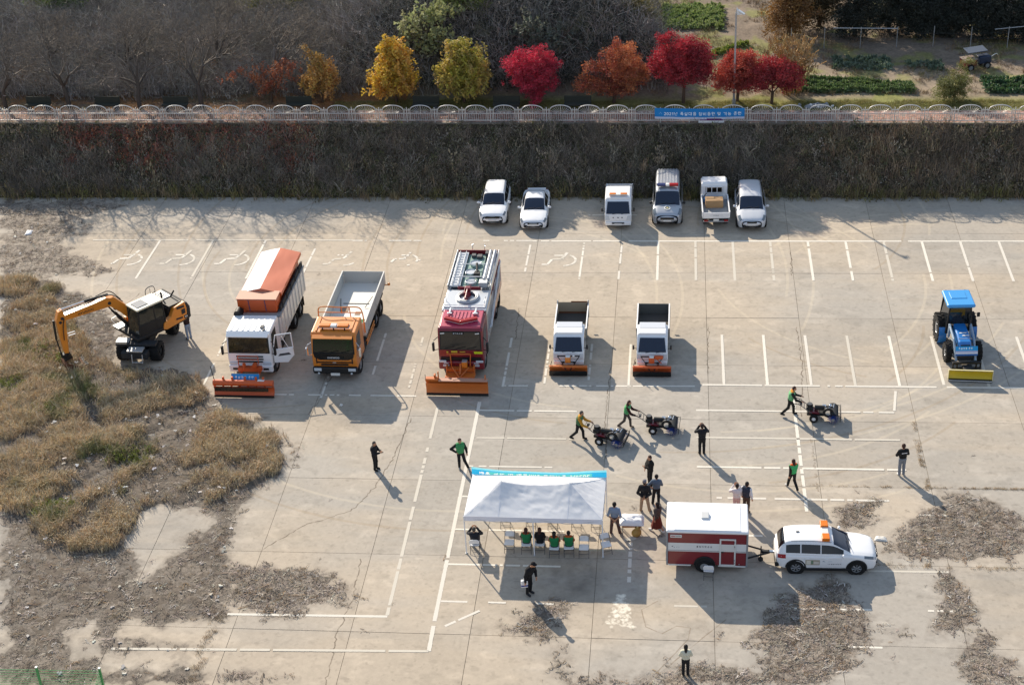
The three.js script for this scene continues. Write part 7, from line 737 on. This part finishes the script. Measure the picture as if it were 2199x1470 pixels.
leafyTree('yellow_tree', 'tallest golden yellow tree, middle one of the three yellow trees', 'tree', [-19.6, -40.5], { blobs: [[-0.2, 1.5, 0, 1.85, 0.75, 1.6], ...egg(4.75, 3.1, 1.1)], fork: 1.1, n: 1500, seed: 503, geo: leafY, c: [[0.68, 0.5, 0.05], [0.66, 0.36, 0.07]], gap: 0.18 });
leafyTree('yellow_tree', 'dull olive yellow tree, rightmost of the three yellow trees', 'tree', [-14.8, -40.4], { blobs: egg(4.35, 3.9, 0.9), fork: 1.0, n: 1350, seed: 505, geo: leafY, c: [[0.42, 0.4, 0.05], [0.55, 0.38, 0.1]], gap: 0.18 });
leafyTree('red_tree', 'round crimson tree, leftmost of the red trees', 'tree', [-9.95, -40.3], { blobs: [[0, 2.5, 0, 1.9, 1.2, 1.6], [0.1, 1.2, 0.1, 0.95, 0.9, 0.8], [-0.7, 2.9, 0, 1.1, 0.9, 1.0], [0.8, 3.0, 0, 1.0, 0.9, 1.0], [0.55, 3.9, 0, 0.3, 0.4, 0.3]], fork: 0.7, n: 2100, seed: 507, geo: leafR, c: [[0.5, 0.025, 0.06], [0.68, 0.05, 0.11]], gap: 0.16 });
leafyTree('russet_tree', 'broad russet brown tree between two crimson trees', 'tree', [-4.4, -40.2], { blobs: [[-1.6, 1.5, 0.2, 1.1, 0.6, 0.9], [-0.9, 2.6, 0, 1.1, 0.6, 1], [-0.7, 3.6, 0, 0.8, 0.5, 0.8], [0.7, 3.9, 0, 1.0, 0.55, 0.9], [0.9, 2.6, 0, 1.4, 1.0, 1.2], [0.4, 1.4, 0, 1.6, 0.8, 1.2], [1.9, 2.2, 0, 0.8, 0.8, 0.8]], fork: 0.6, n: 1700, seed: 509, geo: leafR, c: [[0.34, 0.06, 0.04], [0.62, 0.25, 0.09]], gap: 0.34 });
leafyTree('red_tree', 'tall dark crimson tree with a bare trunk above the blue banner', 'tree', [0.35, -40.0], { blobs: [[0, 2.5, 0, 2.0, 1.0, 1.6], [-0.9, 3.6, 0, 1.3, 0.9, 1.2], [0.7, 3.7, 0, 1.4, 0.9, 1.2], [-1.2, 4.7, 0, 0.45, 0.35, 0.45], [0.2, 4.3, 0, 1.0, 0.6, 0.9], [1.3, 2.6, 0, 0.9, 0.8, 0.9], [-1.9, 2.9, 0, 0.6, 0.9, 0.7]], fork: 1.5, n: 2300, seed: 511, geo: leafR, c: [[0.3, 0.015, 0.03], [0.55, 0.04, 0.06]], gap: 0.27 });
leafyTree('red_tree', 'orange red tree by the lamp post, left of the last crimson tree', 'tree', [4.0, -40.1], { blobs: [[0, 2.6, 0, 1.5, 0.7, 1.2], [-0.6, 1.7, 0, 1.3, 0.8, 1.1], [0.5, 3.2, 0, 1.0, 0.5, 0.9], [0.3, 1.6, 0.2, 1.0, 0.6, 0.9]], fork: 0.9, n: 1350, seed: 513, geo: leafR, c: [[0.4, 0.045, 0.035], [0.6, 0.13, 0.07]], gap: 0.26 });
leafyTree('red_tree', 'low spreading crimson tree, rightmost of the red trees', 'tree', [6.3, -39.8], { blobs: [[0, 2.3, 0, 1.7, 0.75, 1.3], [-0.9, 1.6, 0.2, 1.1, 0.5, 0.9], [1.0, 1.7, 0.1, 1.1, 0.7, 1.0], [0, 2.9, 0, 1.1, 0.5, 0.9]], fork: 0.9, n: 1400, seed: 515, geo: leafR, c: [[0.3, 0.015, 0.03], [0.55, 0.06, 0.06]], gap: 0.22 });
leafyTree('orange_shrub', 'thin bare-branched shrub with a few orange leaves left of the yellow trees', 'shrub', [-28.6, -40.9], { blobs: [[-1.2, 2.2, 0, 1.4, 0.9, 1], [1.2, 2.4, 0, 1.4, 0.9, 1], [0, 1.3, 0, 1.8, 0.8, 1]], fork: 0.8, n: 420, seed: 517, geo: leafY, c: [[0.4, 0.16, 0.06], [0.34, 0.1, 0.05]], gap: 0.46, trunk: 0.07, s: 0.75 });
leafyTree('green_shrub', 'round yellow green shrub by the path at the right edge', 'shrub', [18.4, -40.0], { blobs: [[0, 1.0, 0, 1.1, 0.9, 1.0], [0.3, 1.5, 0, 0.8, 0.7, 0.8], [-0.5, 0.8, 0.1, 0.8, 0.7, 0.8]], fork: 0.4, n: 560, seed: 519, geo: leafD, c: [[0.18, 0.2, 0.05], [0.26, 0.24, 0.07]], s: 0.8, trunk: 0.06 });
// pale-leaved climbers and shrubs on the bank behind
leafyTree('broadleaf_shrub', 'tall shrub with big pale yellow green leaves behind the yellow trees', 'shrub', [-17.6, -44.6], { blobs: [[-0.5, 2.4, 0, 1.8, 0.7, 1.0], [1.1, 2.9, 0, 1.6, 0.6, 1.0], [-1.4, 1.4, 0.5, 1.3, 1.2, 0.8], [0.6, 1.0, 0.6, 1.2, 1.4, 0.8]], fork: 0.6, n: 300, seed: 521, geo: leafB, c: [[0.33, 0.36, 0.14], [0.42, 0.42, 0.22]], gap: 0.44 });
leafyTree('broadleaf_shrub', 'dark climber with drooping grey green leaves behind the crimson tree', 'shrub', [-8.6, -44.0], { blobs: [[-1.6, 2.2, 0, 1.6, 0.8, 0.8], [0.8, 2.0, 0, 1.6, 0.9, 0.8], [-0.4, 1.2, 0.4, 1.6, 0.9, 0.8]], fork: 0.5, n: 230, seed: 523, geo: leafB, c: [[0.13, 0.15, 0.1], [0.22, 0.22, 0.17]], gap: 0.46 });
for (const [x, z, s, c, l] of [[-15.2, -47.2, 1.3, [[0.2, 0.26, 0.05], [0.3, 0.32, 0.07]], 'bright green shrub at the top edge above the olive yellow tree'], [-31.5, -55.0, 1.8, [[0.24, 0.27, 0.06], [0.36, 0.32, 0.08]], 'yellow green shrub at the top edge above the bare trees'], [-48.6, -55.5, 1.6, [[0.14, 0.2, 0.06], [0.2, 0.25, 0.07]], 'green shrub in the top left corner'], [-10.5, -48.4, 1.5, [[0.06, 0.11, 0.05], [0.1, 0.15, 0.05]], 'dark green shrub at the top edge above the crimson tree'], [-3.4, -49.5, 1.0, [[0.2, 0.19, 0.08], [0.28, 0.24, 0.1]], 'olive shrub right of the dark bank at the top edge']]) leafyTree('bank_shrub', l, 'shrub', [x, z], { blobs: [[0, 1.2, 0, 1.3, 0.9, 1.2], [0.7, 0.9, 0.3, 1, 0.8, 0.9], [-0.8, 0.8, 0.2, 1, 0.8, 1]].map((b) => b.map((v) => v * s)), fork: 0.5, n: 380, seed: 530 + Math.round(x * -1), geo: leafD, c, s: 1.15 });
// dark brush that nobody could count on the bank
[leafD, leafClump(75, 14, 0.28, 0.12, 0.06, 0.2)].forEach((g, k) => label(scatter(scene, 'brush', g, leafMat, 12000, 370 + k, (r) => { const x = lerp(-62, 0, r()), z = lerp(-41, -62, Math.pow(r(), 1.2)), d = fz(x) - 2 - z, left0 = x < -20.5, b = landY(x, z) - TOP; if (left0 ? z > -42.2 - fbm(x * 0.5, 3, 2) * 1.5 : b < 0.25) return null; const n = fbm(x * 0.35 + 5, z * 0.35, 3), left = sstep(-22, -30, x); let c = mixc([0.035, 0.042, 0.03], [0.075, 0.075, 0.05], n + (r() - 0.5) * 0.5); if (left > 0.5) { c = mixc([0.2, 0.175, 0.15], [0.42, 0.36, 0.3], r()); if (z > -46.5 && r() < 0.5) c = mixc([0.44, 0.19, 0.09], [0.36, 0.26, 0.1], r()); } else if (r() < 0.12) c = [0.16, 0.13, 0.1]; const h = n * n * (left > 0.5 ? 2.2 : 2.6) * r(); if (left > 0.5 && z < -55 && x < -40) c = mixc([0.05, 0.07, 0.06], [0.1, 0.13, 0.08], r()); return { p: [x, landY(x, z) + 0.1 + h, z], s: 0.8 + r() * 0.9, c: vary(c, r, 0.35) }; }), ['dark evergreen brush on the bank behind the trees', 'tangled brown undergrowth on the bank'][k]));
label(scatter(scene, 'brush_twigs', twigClump(53, 10, 1.5, 0.9), dryMat, 14000, 374, (r) => { const x = lerp(-60, -1, r()), z = lerp(-41.8, -62, r()), b = landY(x, z) - TOP; if ((x > -20.5 && b < 0.05) || (x > -21 && r() < 0.65)) return null; return { p: [x, landY(x, z) - 0.1 + r() * 0.5, z], s: 0.6 + r() * 1.2, rx: (r() - 0.5) * 0.8, c: vary(mixc([0.2, 0.18, 0.16], [0.52, 0.48, 0.43], r()), r, 0.3) }; }), 'bare grey twigs of the undergrowth behind the promenade');
// ---------- bare trees ----------
function bareTree(lab, [x, z], h, seed, lean, o = {}) {
  const r = rng(seed), t = thing('bare_tree', lab, 'tree', [x, landY(x, z) - 0.1, z], 0), tr = [], tw = [];
  const grow = (p, d, L, w, depth) => { const n = 2; let q = p; for (let k = 0; k < n; k++) { const e = q.clone().addScaledVector(d, L / n); (depth < 2 ? tr : tw).push(bar(q.toArray(), e.toArray(), w * (1 - 0.25 * k / n), depth < 2 ? 6 : 3, w * (1 - 0.25 * (k + 1) / n))); q = e; d = d.clone().add(rdir(r).multiplyScalar(0.22)).normalize(); } if (depth >= (o.depth ?? 7)) return; const c = depth === 0 ? o.stems ?? 4 : depth < 3 ? 3 : 2 + (r() < 0.3 ? 1 : 0); for (let k = 0; k < c; k++) { const e = d.clone().add(rdir(r, 0.1).multiplyScalar(depth === 0 ? 1.1 : 0.85)).add(V(lean[0], lean[1], lean[2]).multiplyScalar(0.25)); e.y = Math.max(e.y, depth < 2 ? 0.3 : -0.1); grow(q, e.normalize(), L * (depth === 0 ? 0.85 : 0.68 + r() * 0.16), Math.max(0.008, w * 0.56), depth + 1); } };
  grow(V(0, 0, 0), V(lean[0] * 0.3, 1, lean[2] * 0.3).normalize(), h * 0.26, o.w ?? 0.17, 0); part(t, 'trunk', tr, o.bark ?? barkG); tag(part(t, 'twigs', tw, std('#6f6860', 0.9)), null, null, null, 'stuff'); return t;
}
bareTree('bare tree at the left edge with few orange leaves below it', [-48.0, -40.3], 5.6, 601, [0.1, 0.2, 0]); bareTree('bare tree second from the left behind the railing', [-43.2, -40.2], 6.2, 602, [-0.3, 0.3, -0.4]); bareTree('bare tree in the middle of the leafless row, two crooked pale boughs', [-38.0, -40.1], 6.4, 603, [-0.2, 0.2, -0.5]); bareTree('thick dark trunked bare tree right of the middle bench', [-33.5, -40.0], 6.6, 604, [0.1, 0.3, -0.4], { w: 0.2 });
bareTree('bare tree with pale fanning branches left of the yellow trees', [-28.9, -43.4], 7.0, 605, [0.5, 0.5, -0.1], { stems: 6, bark: std('#77706a', 0.9) }); bareTree('bare fan-shaped tree behind the thick trunked one', [-33.6, -45.2], 6.5, 606, [0.4, 0.6, 0], { stems: 6 }); bareTree('bare tree on the bank behind the second bench', [-40.5, -45.0], 6.0, 607, [0.3, 0.3, 0], { stems: 5 }); bareTree('bare tree at the far left of the bank', [-46.5, -45.5], 5.5, 608, [0.2, 0.2, 0], { stems: 5 });
// ---------- gardens at the right ----------
const cabbage = leafClump(81, 14, 0.14, 0.3, 0.2, 0.5);
const plot = (l, n, seed, fn, cs) => label(scatter(scene, 'vegetable_plants', cabbage, leafMat, n, seed, (r) => { const p = fn(r); if (!p) return null; return { p: [p[0], landY(p[0], p[1]) + 0.12, p[1]], s: 0.6 + r() * 0.5, c: vary(mixc(cs[0], cs[1], r()), r, 0.25) }; }), l);
plot('rows of leafy green vegetables right of the red trees', 620, 380, (r) => { const u = r(), v = Math.floor(r() * 4) / 4 + r() * 0.1; const x = lerp(7.8, 16, u), z = lerp(-44.4, -41.4, u * 0.55) + v * lerp(3, 1.6, u); return z > -40.4 ? null : [x, z]; }, [[0.1, 0.17, 0.05], [0.18, 0.25, 0.08]]);
plot('dark green vegetable bed at the right edge behind the railing', 240, 382, (r) => [lerp(20.8, 26, r()), lerp(-43.6, -40.8, Math.floor(r() * 4) / 4 + r() * 0.1)], [[0.04, 0.11, 0.04], [0.1, 0.17, 0.05]]);
plot('light green vegetable patch beyond the lamp post', 420, 384, (r) => [lerp(-1.2, 3.4, r()), lerp(-60, -54.5, r())], [[0.2, 0.28, 0.07], [0.3, 0.36, 0.14]]); plot('strip of bright green plants left of the lamp post', 90, 386, (r) => { const u = r(); return [lerp(1.7, 5.1, u), lerp(-48.6, -51.2, u) + (r() - 0.5) * 0.8]; }, [[0.22, 0.28, 0.04], [0.3, 0.34, 0.06]]); plot('thin grey green plants on the shaded soil', 150, 388, (r) => { const k = r() < 0.7; return k ? [lerp(11, 15, r()), lerp(-48.2, -45.6, r())] : [lerp(16.2, 18.6, r()), lerp(-47.2, -45.6, r())]; }, [[0.13, 0.2, 0.12], [0.2, 0.25, 0.17]]);
label(scatter(scene, 'garden_grass', tufts[0], dryMat, 9000, 390, (r) => { const x = lerp(-2, 27, r()), z = lerp(-41, -62, r()), n = fbm(x * 0.4 + 8, z * 0.4 + 3, 3); if (n < 0.45) return null; return { p: [x, landY(x, z) - 0.02, z], s: 0.4 + r() * 0.6, c: vary(mixc([0.3, 0.22, 0.12], n > 0.6 ? [0.2, 0.22, 0.06] : BRN, r()), r, 0.3) }; }), 'dry stubble and grass between the vegetable plots');
{ const t = thing('reed_clump', 'tall tan plumed reeds behind the rightmost red tree', 'reeds', [7.7, TOP, -41.6]); tag(part(t, 'stems', Array.from({ length: 70 }, (_, i) => { const r = rng(700 + i), a = r() * 6.28, R = r() * 0.7, h = 2.2 + r() * 1.9, o = 0.3 + r() * 1.5; return tube([[Math.cos(a) * R, 0, Math.sin(a) * R], [Math.cos(a) * (R + o * 0.3), h * 0.7, Math.sin(a) * (R + o * 0.3)], [Math.cos(a) * (R + o), h, Math.sin(a) * (R + o)]], 0.02, 3, 6); }), std('#b58a52', 0.9)), null, null, null, 'stuff'); scatter(t, 'plumes', leafClump(83, 14, 0.16, 0.22, 0.05, 0.6), dryMat, 240, 392, (r) => { const a = r() * 6.28, R = 0.3 + r() * 1.5; return { p: [Math.cos(a) * R, 1.2 + r() * 2.6, Math.sin(a) * R * 0.8], s: 0.8 + r() * 0.7, c: vary([0.42, 0.29, 0.14], r, 0.3) }; }); }
// dark row of trees at the back right
[[8.2, -53.2, 6.5, 'amber leaved tree at the top, left end of the dark tree row', [[0.36, 0.2, 0.05], [0.26, 0.14, 0.05]]], [10.6, -55.0, 6.8, 'brown tinted tree next to the amber one at the top', [[0.12, 0.08, 0.03], [0.08, 0.07, 0.03]]], [13.0, -52.6, 6.0, 'dark evergreen behind the wire fence, left of the white parked car', 0], [15.6, -53.6, 5.6, 'dark evergreen in front of the white parked car', 0], [18.0, -53.0, 4.2, 'low dark evergreen under the white parked car', 0], [20.4, -53.2, 4.6, 'dark evergreen right of the white parked car', 0], [22.8, -52.4, 4.2, 'dark evergreen behind the garden cart', 0], [25.2, -52.2, 4.0, 'dark evergreen at the right end of the row', 0], [27.6, -52.0, 4.4, 'dark evergreen cut by the right edge', 0], [17.2, -57.4, 2.6, 'yellow green bush beside the white parked car at the top', [[0.2, 0.22, 0.05], [0.3, 0.28, 0.07]]]].forEach(([x, z, h, l, c], i) => leafyTree(c ? 'tree' : 'evergreen_tree', l, 'tree', [x, z], { blobs: [[0, h * 0.72, 0, 1.5, h * 0.26, 1.3], [0.3, h * 0.45, 0.3, 1.75, h * 0.28, 1.5], [-0.4, h * 0.22, 0.4, 1.7, h * 0.22, 1.4]], fork: 1.0, n: 1000, seed: 540 + i * 2, geo: leafD, c: c || [[0.02, 0.03, 0.017], [0.045, 0.05, 0.03]], s: 1.2, gap: 0.12, trunk: 0.14 }));
// ---------- railing, benches, lamp and things along the promenade ----------
{
  const t = thing('promenade_railing', 'long grey metal railing with fan-shaped arches along the promenade', 'railing', [0, TOP + 0.09, 0]); const metal = std('#d6d4cf', 0.42, 0.3), ang = Math.atan(-0.0205);
  const S = 1.9, rays = []; for (let k = 0; k < 5; k++) for (const s of [-1, 1]) { const a = 0.35 + k * 0.24; rays.push(bar([s * Math.cos(a) * 0.25, 0.64 + Math.sin(a) * 0.1, 0], [s * Math.cos(a) * 0.68, 0.64 + Math.sin(a) * 0.5, 0], 0.013, 4)); }
  const rails = merge([bar([-0.72, 0.62, 0], [0.72, 0.62, 0], 0.03), bar([-0.95, 0.86, 0], [-0.7, 0.86, 0], 0.026), bar([0.7, 0.86, 0], [0.95, 0.86, 0], 0.026), bar([-0.95, 0.12, 0], [0.95, 0.12, 0], 0.03), bar([-0.95, 0.62, 0], [-0.72, 0.62, 0], 0.026), bar([0.72, 0.62, 0], [0.95, 0.62, 0], 0.026)]), arch = merge([tube(Array.from({ length: 11 }, (_, i) => { const a = Math.PI * i / 10; return [Math.cos(a) * 0.72, 0.86 + Math.sin(a) * 0.34, 0]; }), 0.036, 6, 24), bar([-0.72, 0.1, 0], [-0.72, 0.86, 0], 0.028), bar([0.72, 0.1, 0], [0.72, 0.86, 0], 0.028), bar([0, 0.62, 0], [0, 1.2, 0], 0.024)]), ray = merge(rays), bal = merge(Array.from({ length: 9 }, (_, i) => bar([-0.6 + i * 0.15, 0.12, 0], [-0.6 + i * 0.15, 0.62, 0], 0.015, 4))), post = merge([bar([0, -0.1, 0], [0, 1.0, 0], 0.038, 8), sph(0.035, 0, 1.02, 0, 1, 1, 1, 8)]), fin = merge([bar([-0.14, 0.12, 0], [-0.14, 0.98, 0], 0.02, 5), bar([0.14, 0.12, 0], [0.14, 0.98, 0], 0.02, 5)]);
  for (let k = -28; k <= 14; k++) { const x = k * S - 0.2, p = new THREE.Group(); p.name = 'railing_panel'; p.position.set(x, 0, fz(x) + 0.1); p.rotation.y = ang; t.add(p); part(p, 'rail', rails, metal); part(p, 'arch', arch, metal); part(p, 'fan_ray', ray, metal); part(p, 'baluster', bal, metal); const q = part(t, 'post', post, metal); q.position.set(x + S / 2, 0, fz(x + S / 2) + 0.1); const f = part(t, 'finial', fin, metal); f.position.copy(q.position); f.rotation.y = ang; }
}
const text = '2021년 폭설대응 장비동원 및 기능 훈련';
{
  const t = thing('railing_banner', 'blue banner with white lettering tied to the promenade railing', 'banner', [1.42, TOP, fz(1.42) + 0.17], Math.atan(-0.0205));
  part(t, 'banner_cloth', grid((u, v) => [lerp(-2.95, 2.95, u), lerp(0.36, 1.12, v) - Math.sin(Math.PI * u) * 0.05, 0.02 * Math.sin(u * 26) * (1 - v)], 48, 4), printed(2048, 256, (k, W, Hh) => { k.fillStyle = '#1487d2'; k.fillRect(0, 0, W, Hh); k.fillStyle = '#cfd6ea'; k.fillRect(0, 206, W, 50); k.fillStyle = '#3a5a98'; letter(k, '안전한 겨울 준비', 1000, 214, 26, '#4a63a0', 0.1); k.strokeStyle = '#9fd4f2'; k.lineWidth = 6; k.beginPath(); k.moveTo(100, 140); k.lineTo(135, 100); k.lineTo(170, 145); k.stroke(); letter(k, text, 210, 84, 92, '#eef6fc', 0.06, 0.12); }));
  part(t, 'tie_cord', [-1, 1].map((s) => bar([s * 2.95, 1.1, 0], [s * 3.15, 1.12, -0.06], 0.01, 4)), M.lamp); const s = thing('small_banner', 'narrow purple and white banner strip under the blue banner', 'banner', [2.2, TOP, fz(2.2) + 0.16], Math.atan(-0.0205)); part(s, 'purple_strip', sheet(1.5, 0.14, 0, 0.3, 0.02), std('#6a2a70', 0.8)); part(s, 'white_strip', sheet(1.7, 0.16, 0, 0.15, 0.02), M.cloth);
}
{ const names = ['first stone bench from the left behind the railing', 'second stone bench from the left behind the railing', 'third stone bench from the left, near the thick bare trunk', 'stone bench just left of the leftmost yellow tree', 'stone bench between the middle and right yellow trees', 'stone bench left of the round crimson tree', 'stone bench right of the round crimson tree'];
  const st = std('#35372f', 0.95); [-45.3, -40.2, -35.2, -26.3, -17.3, -11.7, -6.8].forEach((x, i) => { const z = fz(x) - 2.25, t = thing('bench', names[i], 'bench', [x, TOP, z], Math.atan(-0.0205), 'stone benches along the promenade'); part(t, 'seat', bx(1.85, 0.09, 0.46, 0, 0.43, 0.1), st); part(t, 'backrest', bx(1.85, 0.5, 0.09, 0, 0.68, -0.18, 0.02, -0.1), st); for (const s of [-1, 1]) part(t, 'leg', bx(0.22, 0.4, 0.42, s * 0.68, 0.2, 0.05), M.greyD); }); }
{ const t = thing('lamp_post', 'slim grey lamp post between the red trees with a white tilted head', 'street lamp', [3.77, TOP, -39.61]); part(t, 'pole', [cy(0.085, 6.5, 0, 3.25, 0, 'y', 14, 0.055), cy(0.14, 0.4, 0, 0.2, 0, 'y', 14)], M.galv); const a = part(t, 'arm', [bar([0, 6.4, 0], [0.28, 6.62, 0.12], 0.035), bar([0, 6.3, 0], [0, 6.72, 0], 0.03)], M.galv); part(a, 'lamp_head', [bx(0.5, 0.08, 0.26, 0.34, 6.55, 0.14, 0.03, 0, -0.3, -0.5), plate([[0.02, 6.85, 0], [0.06, 6.35, 0.1], [0.42, 6.42, 0.2]], 0.03)], M.lamp); }
{ const t = thing('rubble_sack', 'pile of pale rubble beside the path, right of the last red tree', 'rubble', [9.4, TOP, -39.0], 0, null); const r = rng(45); for (let k = 0; k < 26; k++) { const g = new THREE.DodecahedronGeometry(0.1 + r() * 0.12, 0); g.scale(1.3, 0.6, 1); part(t, 'stone', xf(g, (r() + r() - 1) * 1.3, 0.06 + r() * 0.08, (r() - 0.5) * 0.5, r(), r() * 3, r()), k % 3 ? M.greyP : M.offwhite); } }
{ const t = thing('wire_fence', 'thin wire fence with pale posts before the dark tree row', 'fence', [0, TOP, 0]); const F = (x) => -50.2 + (x > 19 ? 0.3 : 0), xs = [8.2, 10.6, 13.2, 15.8, 18.4, 21.0, 23.6, 26.2]; for (const x of xs) part(t, 'post', bar([x, 0, F(x)], [x, 1.6, F(x)], 0.03), M.galv); part(t, 'top_rail', [bar([11.2, 1.55, -50.2], [15.8, 1.45, -50.2], 0.035), bar([22.6, 1.4, -49.9], [24.8, 1.6, -49.9], 0.03)], M.galv); tag(part(t, 'wire', [0.3, 0.7, 1.1].map((y) => bar([8.2, y, -50.2], [26.2, y, -49.9], 0.006, 4)), M.greyD), null, null, null, 'stuff'); }
{ const t = thing('garden_cart', 'small power cart with a red box and blue covered engine on the shaded soil', 'cart', [20.8, TOP, -46.0], 0.35); part(t, 'box', [bx(0.9, 0.45, 0.8, -0.7, 0.6, 0.1, 0.02)], std('#6a2018', 0.7)); part(t, 'box_rim', bx(0.98, 0.06, 0.88, -0.7, 0.84, 0.1), std('#8a7a70', 0.7)); part(t, 'engine', [bx(0.9, 0.5, 0.7, 0.5, 0.62, 0, 0.05)], std('#23324a', 0.6)); part(t, 'canopy_sheet', bx(1.5, 0.05, 0.8, 0.0, 1.25, -0.3, 0.01, 0.15), std('#4f5a6a', 0.7)); part(t, 'canopy_post', bx(0.05, 0.5, 0.05, 0.5, 1.0, -0.3), M.greyD); part(t, 'handle', [tube([[0.9, 0.8, 0.3], [1.3, 1.0, 0.35], [1.45, 0.6, 0.4]], 0.025)], M.chrome); part(t, 'tow_bar', bar([-1.1, 0.4, 0.3], [-1.7, 0.1, 0.6], 0.03), M.rust); for (const [x, z] of [[-0.7, 0.5], [-0.7, -0.4], [0.6, 0.45], [0.6, -0.45]]) { const w = wheel(t, x, 0.26, z, 0.26, 0.14, z > 0 ? 1 : -1, { rim: M.greyP }); w.rotation.y = -Math.PI / 2; } }
{ // cars beyond the tree row
  const a = thing('distant_car', 'white car standing beyond the dark trees at the top edge', 'car', [19.4, TOP - 0.03, -60.2], -Math.PI / 2 - 0.1); makeCar(a, SUV(M.white)); const b = thing('distant_car', 'white car with blue glass beyond the trees in the top right corner', 'car', [24.8, TOP - 0.03, -58.8], 1.9); makeCar(b, SUV(M.white)); const c = thing('distant_car', 'dark red car at the right edge beyond the trees', 'car', [27.0, TOP - 0.03, -55.3], 1.75); makeCar(c, SUV(M.redC)); }
struct('rear_road', xf(new THREE.PlaneGeometry(20, 9), 27, TOP + 0.06, -60, -Math.PI / 2), std('#77736c', 0.95), 'grey paved yard beyond the dark tree row');
// ---------- green mesh fence in the near corner ----------
{ const t = thing('mesh_fence', 'green welded mesh fence with white post caps in the near left corner', 'fence', [-23.4, 0, 14.25], 0.02), g = paint('#3f9c52', { roughness: 0.5 }), H = 1.25; const xs = [0, -2.66, -5.32, -7.98]; for (const x of xs) { const p = part(t, 'post', bx(0.09, H + 0.1, 0.09, x, H / 2 + 0.05, 0, 0.01), g); part(p, 'post_cap', bx(0.1, 0.03, 0.1, x, H + 0.115, 0), M.offwhite); } for (let k = 0; k < 9; k++) part(t, 'wire_bar', bar([0, H - 0.02 - k * 0.14, 0.03], [-8, H - 0.02 - k * 0.14, 0.03], k < 2 ? 0.014 : 0.009, 5), g); tag(part(t, 'mesh_wire', Array.from({ length: 130 }, (_, k) => bar([-0.06 * k, 0.05, 0.035], [-0.06 * k, H, 0.035], 0.0035, 3)), g), null, null, null, 'stuff'); for (let k = 0; k < 9; k++) part(t, 'wire_bar', bar([0.0, H - 0.02 - k * 0.14, 0], [0.25, H - 0.02 - k * 0.14, 2.6], 0.009, 5), g); tag(part(t, 'mesh_wire', Array.from({ length: 42 }, (_, k) => bar([0.006 * k, 0.05, 0.062 * k], [0.006 * k, H, 0.062 * k], 0.0035, 3)), g), null, null, null, 'stuff'); }
// ---------- stray litter ----------
for (const [l, x, z, w, d, c] of [['white plastic box lid on the ground at the far left', -42.3, -27.6, 0.7, 0.42, '#ececec'], ['crumpled white plastic sheet on the ground ahead of the towing car', 9.3, 2.95, 0.55, 0.34, '#d2d0ca'], ['small white scrap beside the flatbed truck shadow', -17.6, -7.5, 0.2, 0.16, '#ddd9d0']]) { const o = part(scene, 'plastic_litter', grid((u, v) => { const q = Math.max(Math.abs(u - 0.5), Math.abs(v - 0.5)) * 2; return [lerp(-w / 2, w / 2, u) * (0.8 + 0.3 * v), 0.02 + 0.09 * (1 - q ** 3) * (0.4 + fbm(u * 4 + x, v * 4, 2)), lerp(d / 2, -d / 2, v)]; }, 12, 8), std(c, 0.7)); o.position.set(x, 0, z); o.rotation.y = x; tag(o, l, 'litter'); }
{ const r = rng(91), g = [bx(0.12, 0.03, 0.08, 0, 0, 0, 0), bx(0.07, 0.02, 0.07, 0, 0, 0, 0), bx(0.2, 0.025, 0.06, 0, 0, 0, 0)]; label(scatter(scene, 'scattered_scraps', merge([g[0], xf(g[1], 0.05, 0.01, 0.06)]), dryMat, 420, 92, (q) => { const x = lerp(-44, -18, q()), z = lerp(-30, 14, q()); if (Math.max(maskDirt(x, z), maskGrass(x, z), maskTop(x, z)) < 0.4) return null; return { p: [x, Math.max(0.02, moundY(x, z) + 0.04 + maskGrass(x, z) * 0.12), z], s: 0.5 + q() * 1.0, rx: (q() - 0.5) * 0.6, c: vary(q() < 0.5 ? [0.6, 0.59, 0.56] : [0.4, 0.37, 0.33], q, 0.2) }; }), 'pale scraps and stones scattered over the rough soil'); }
renderer.render(scene, camera);
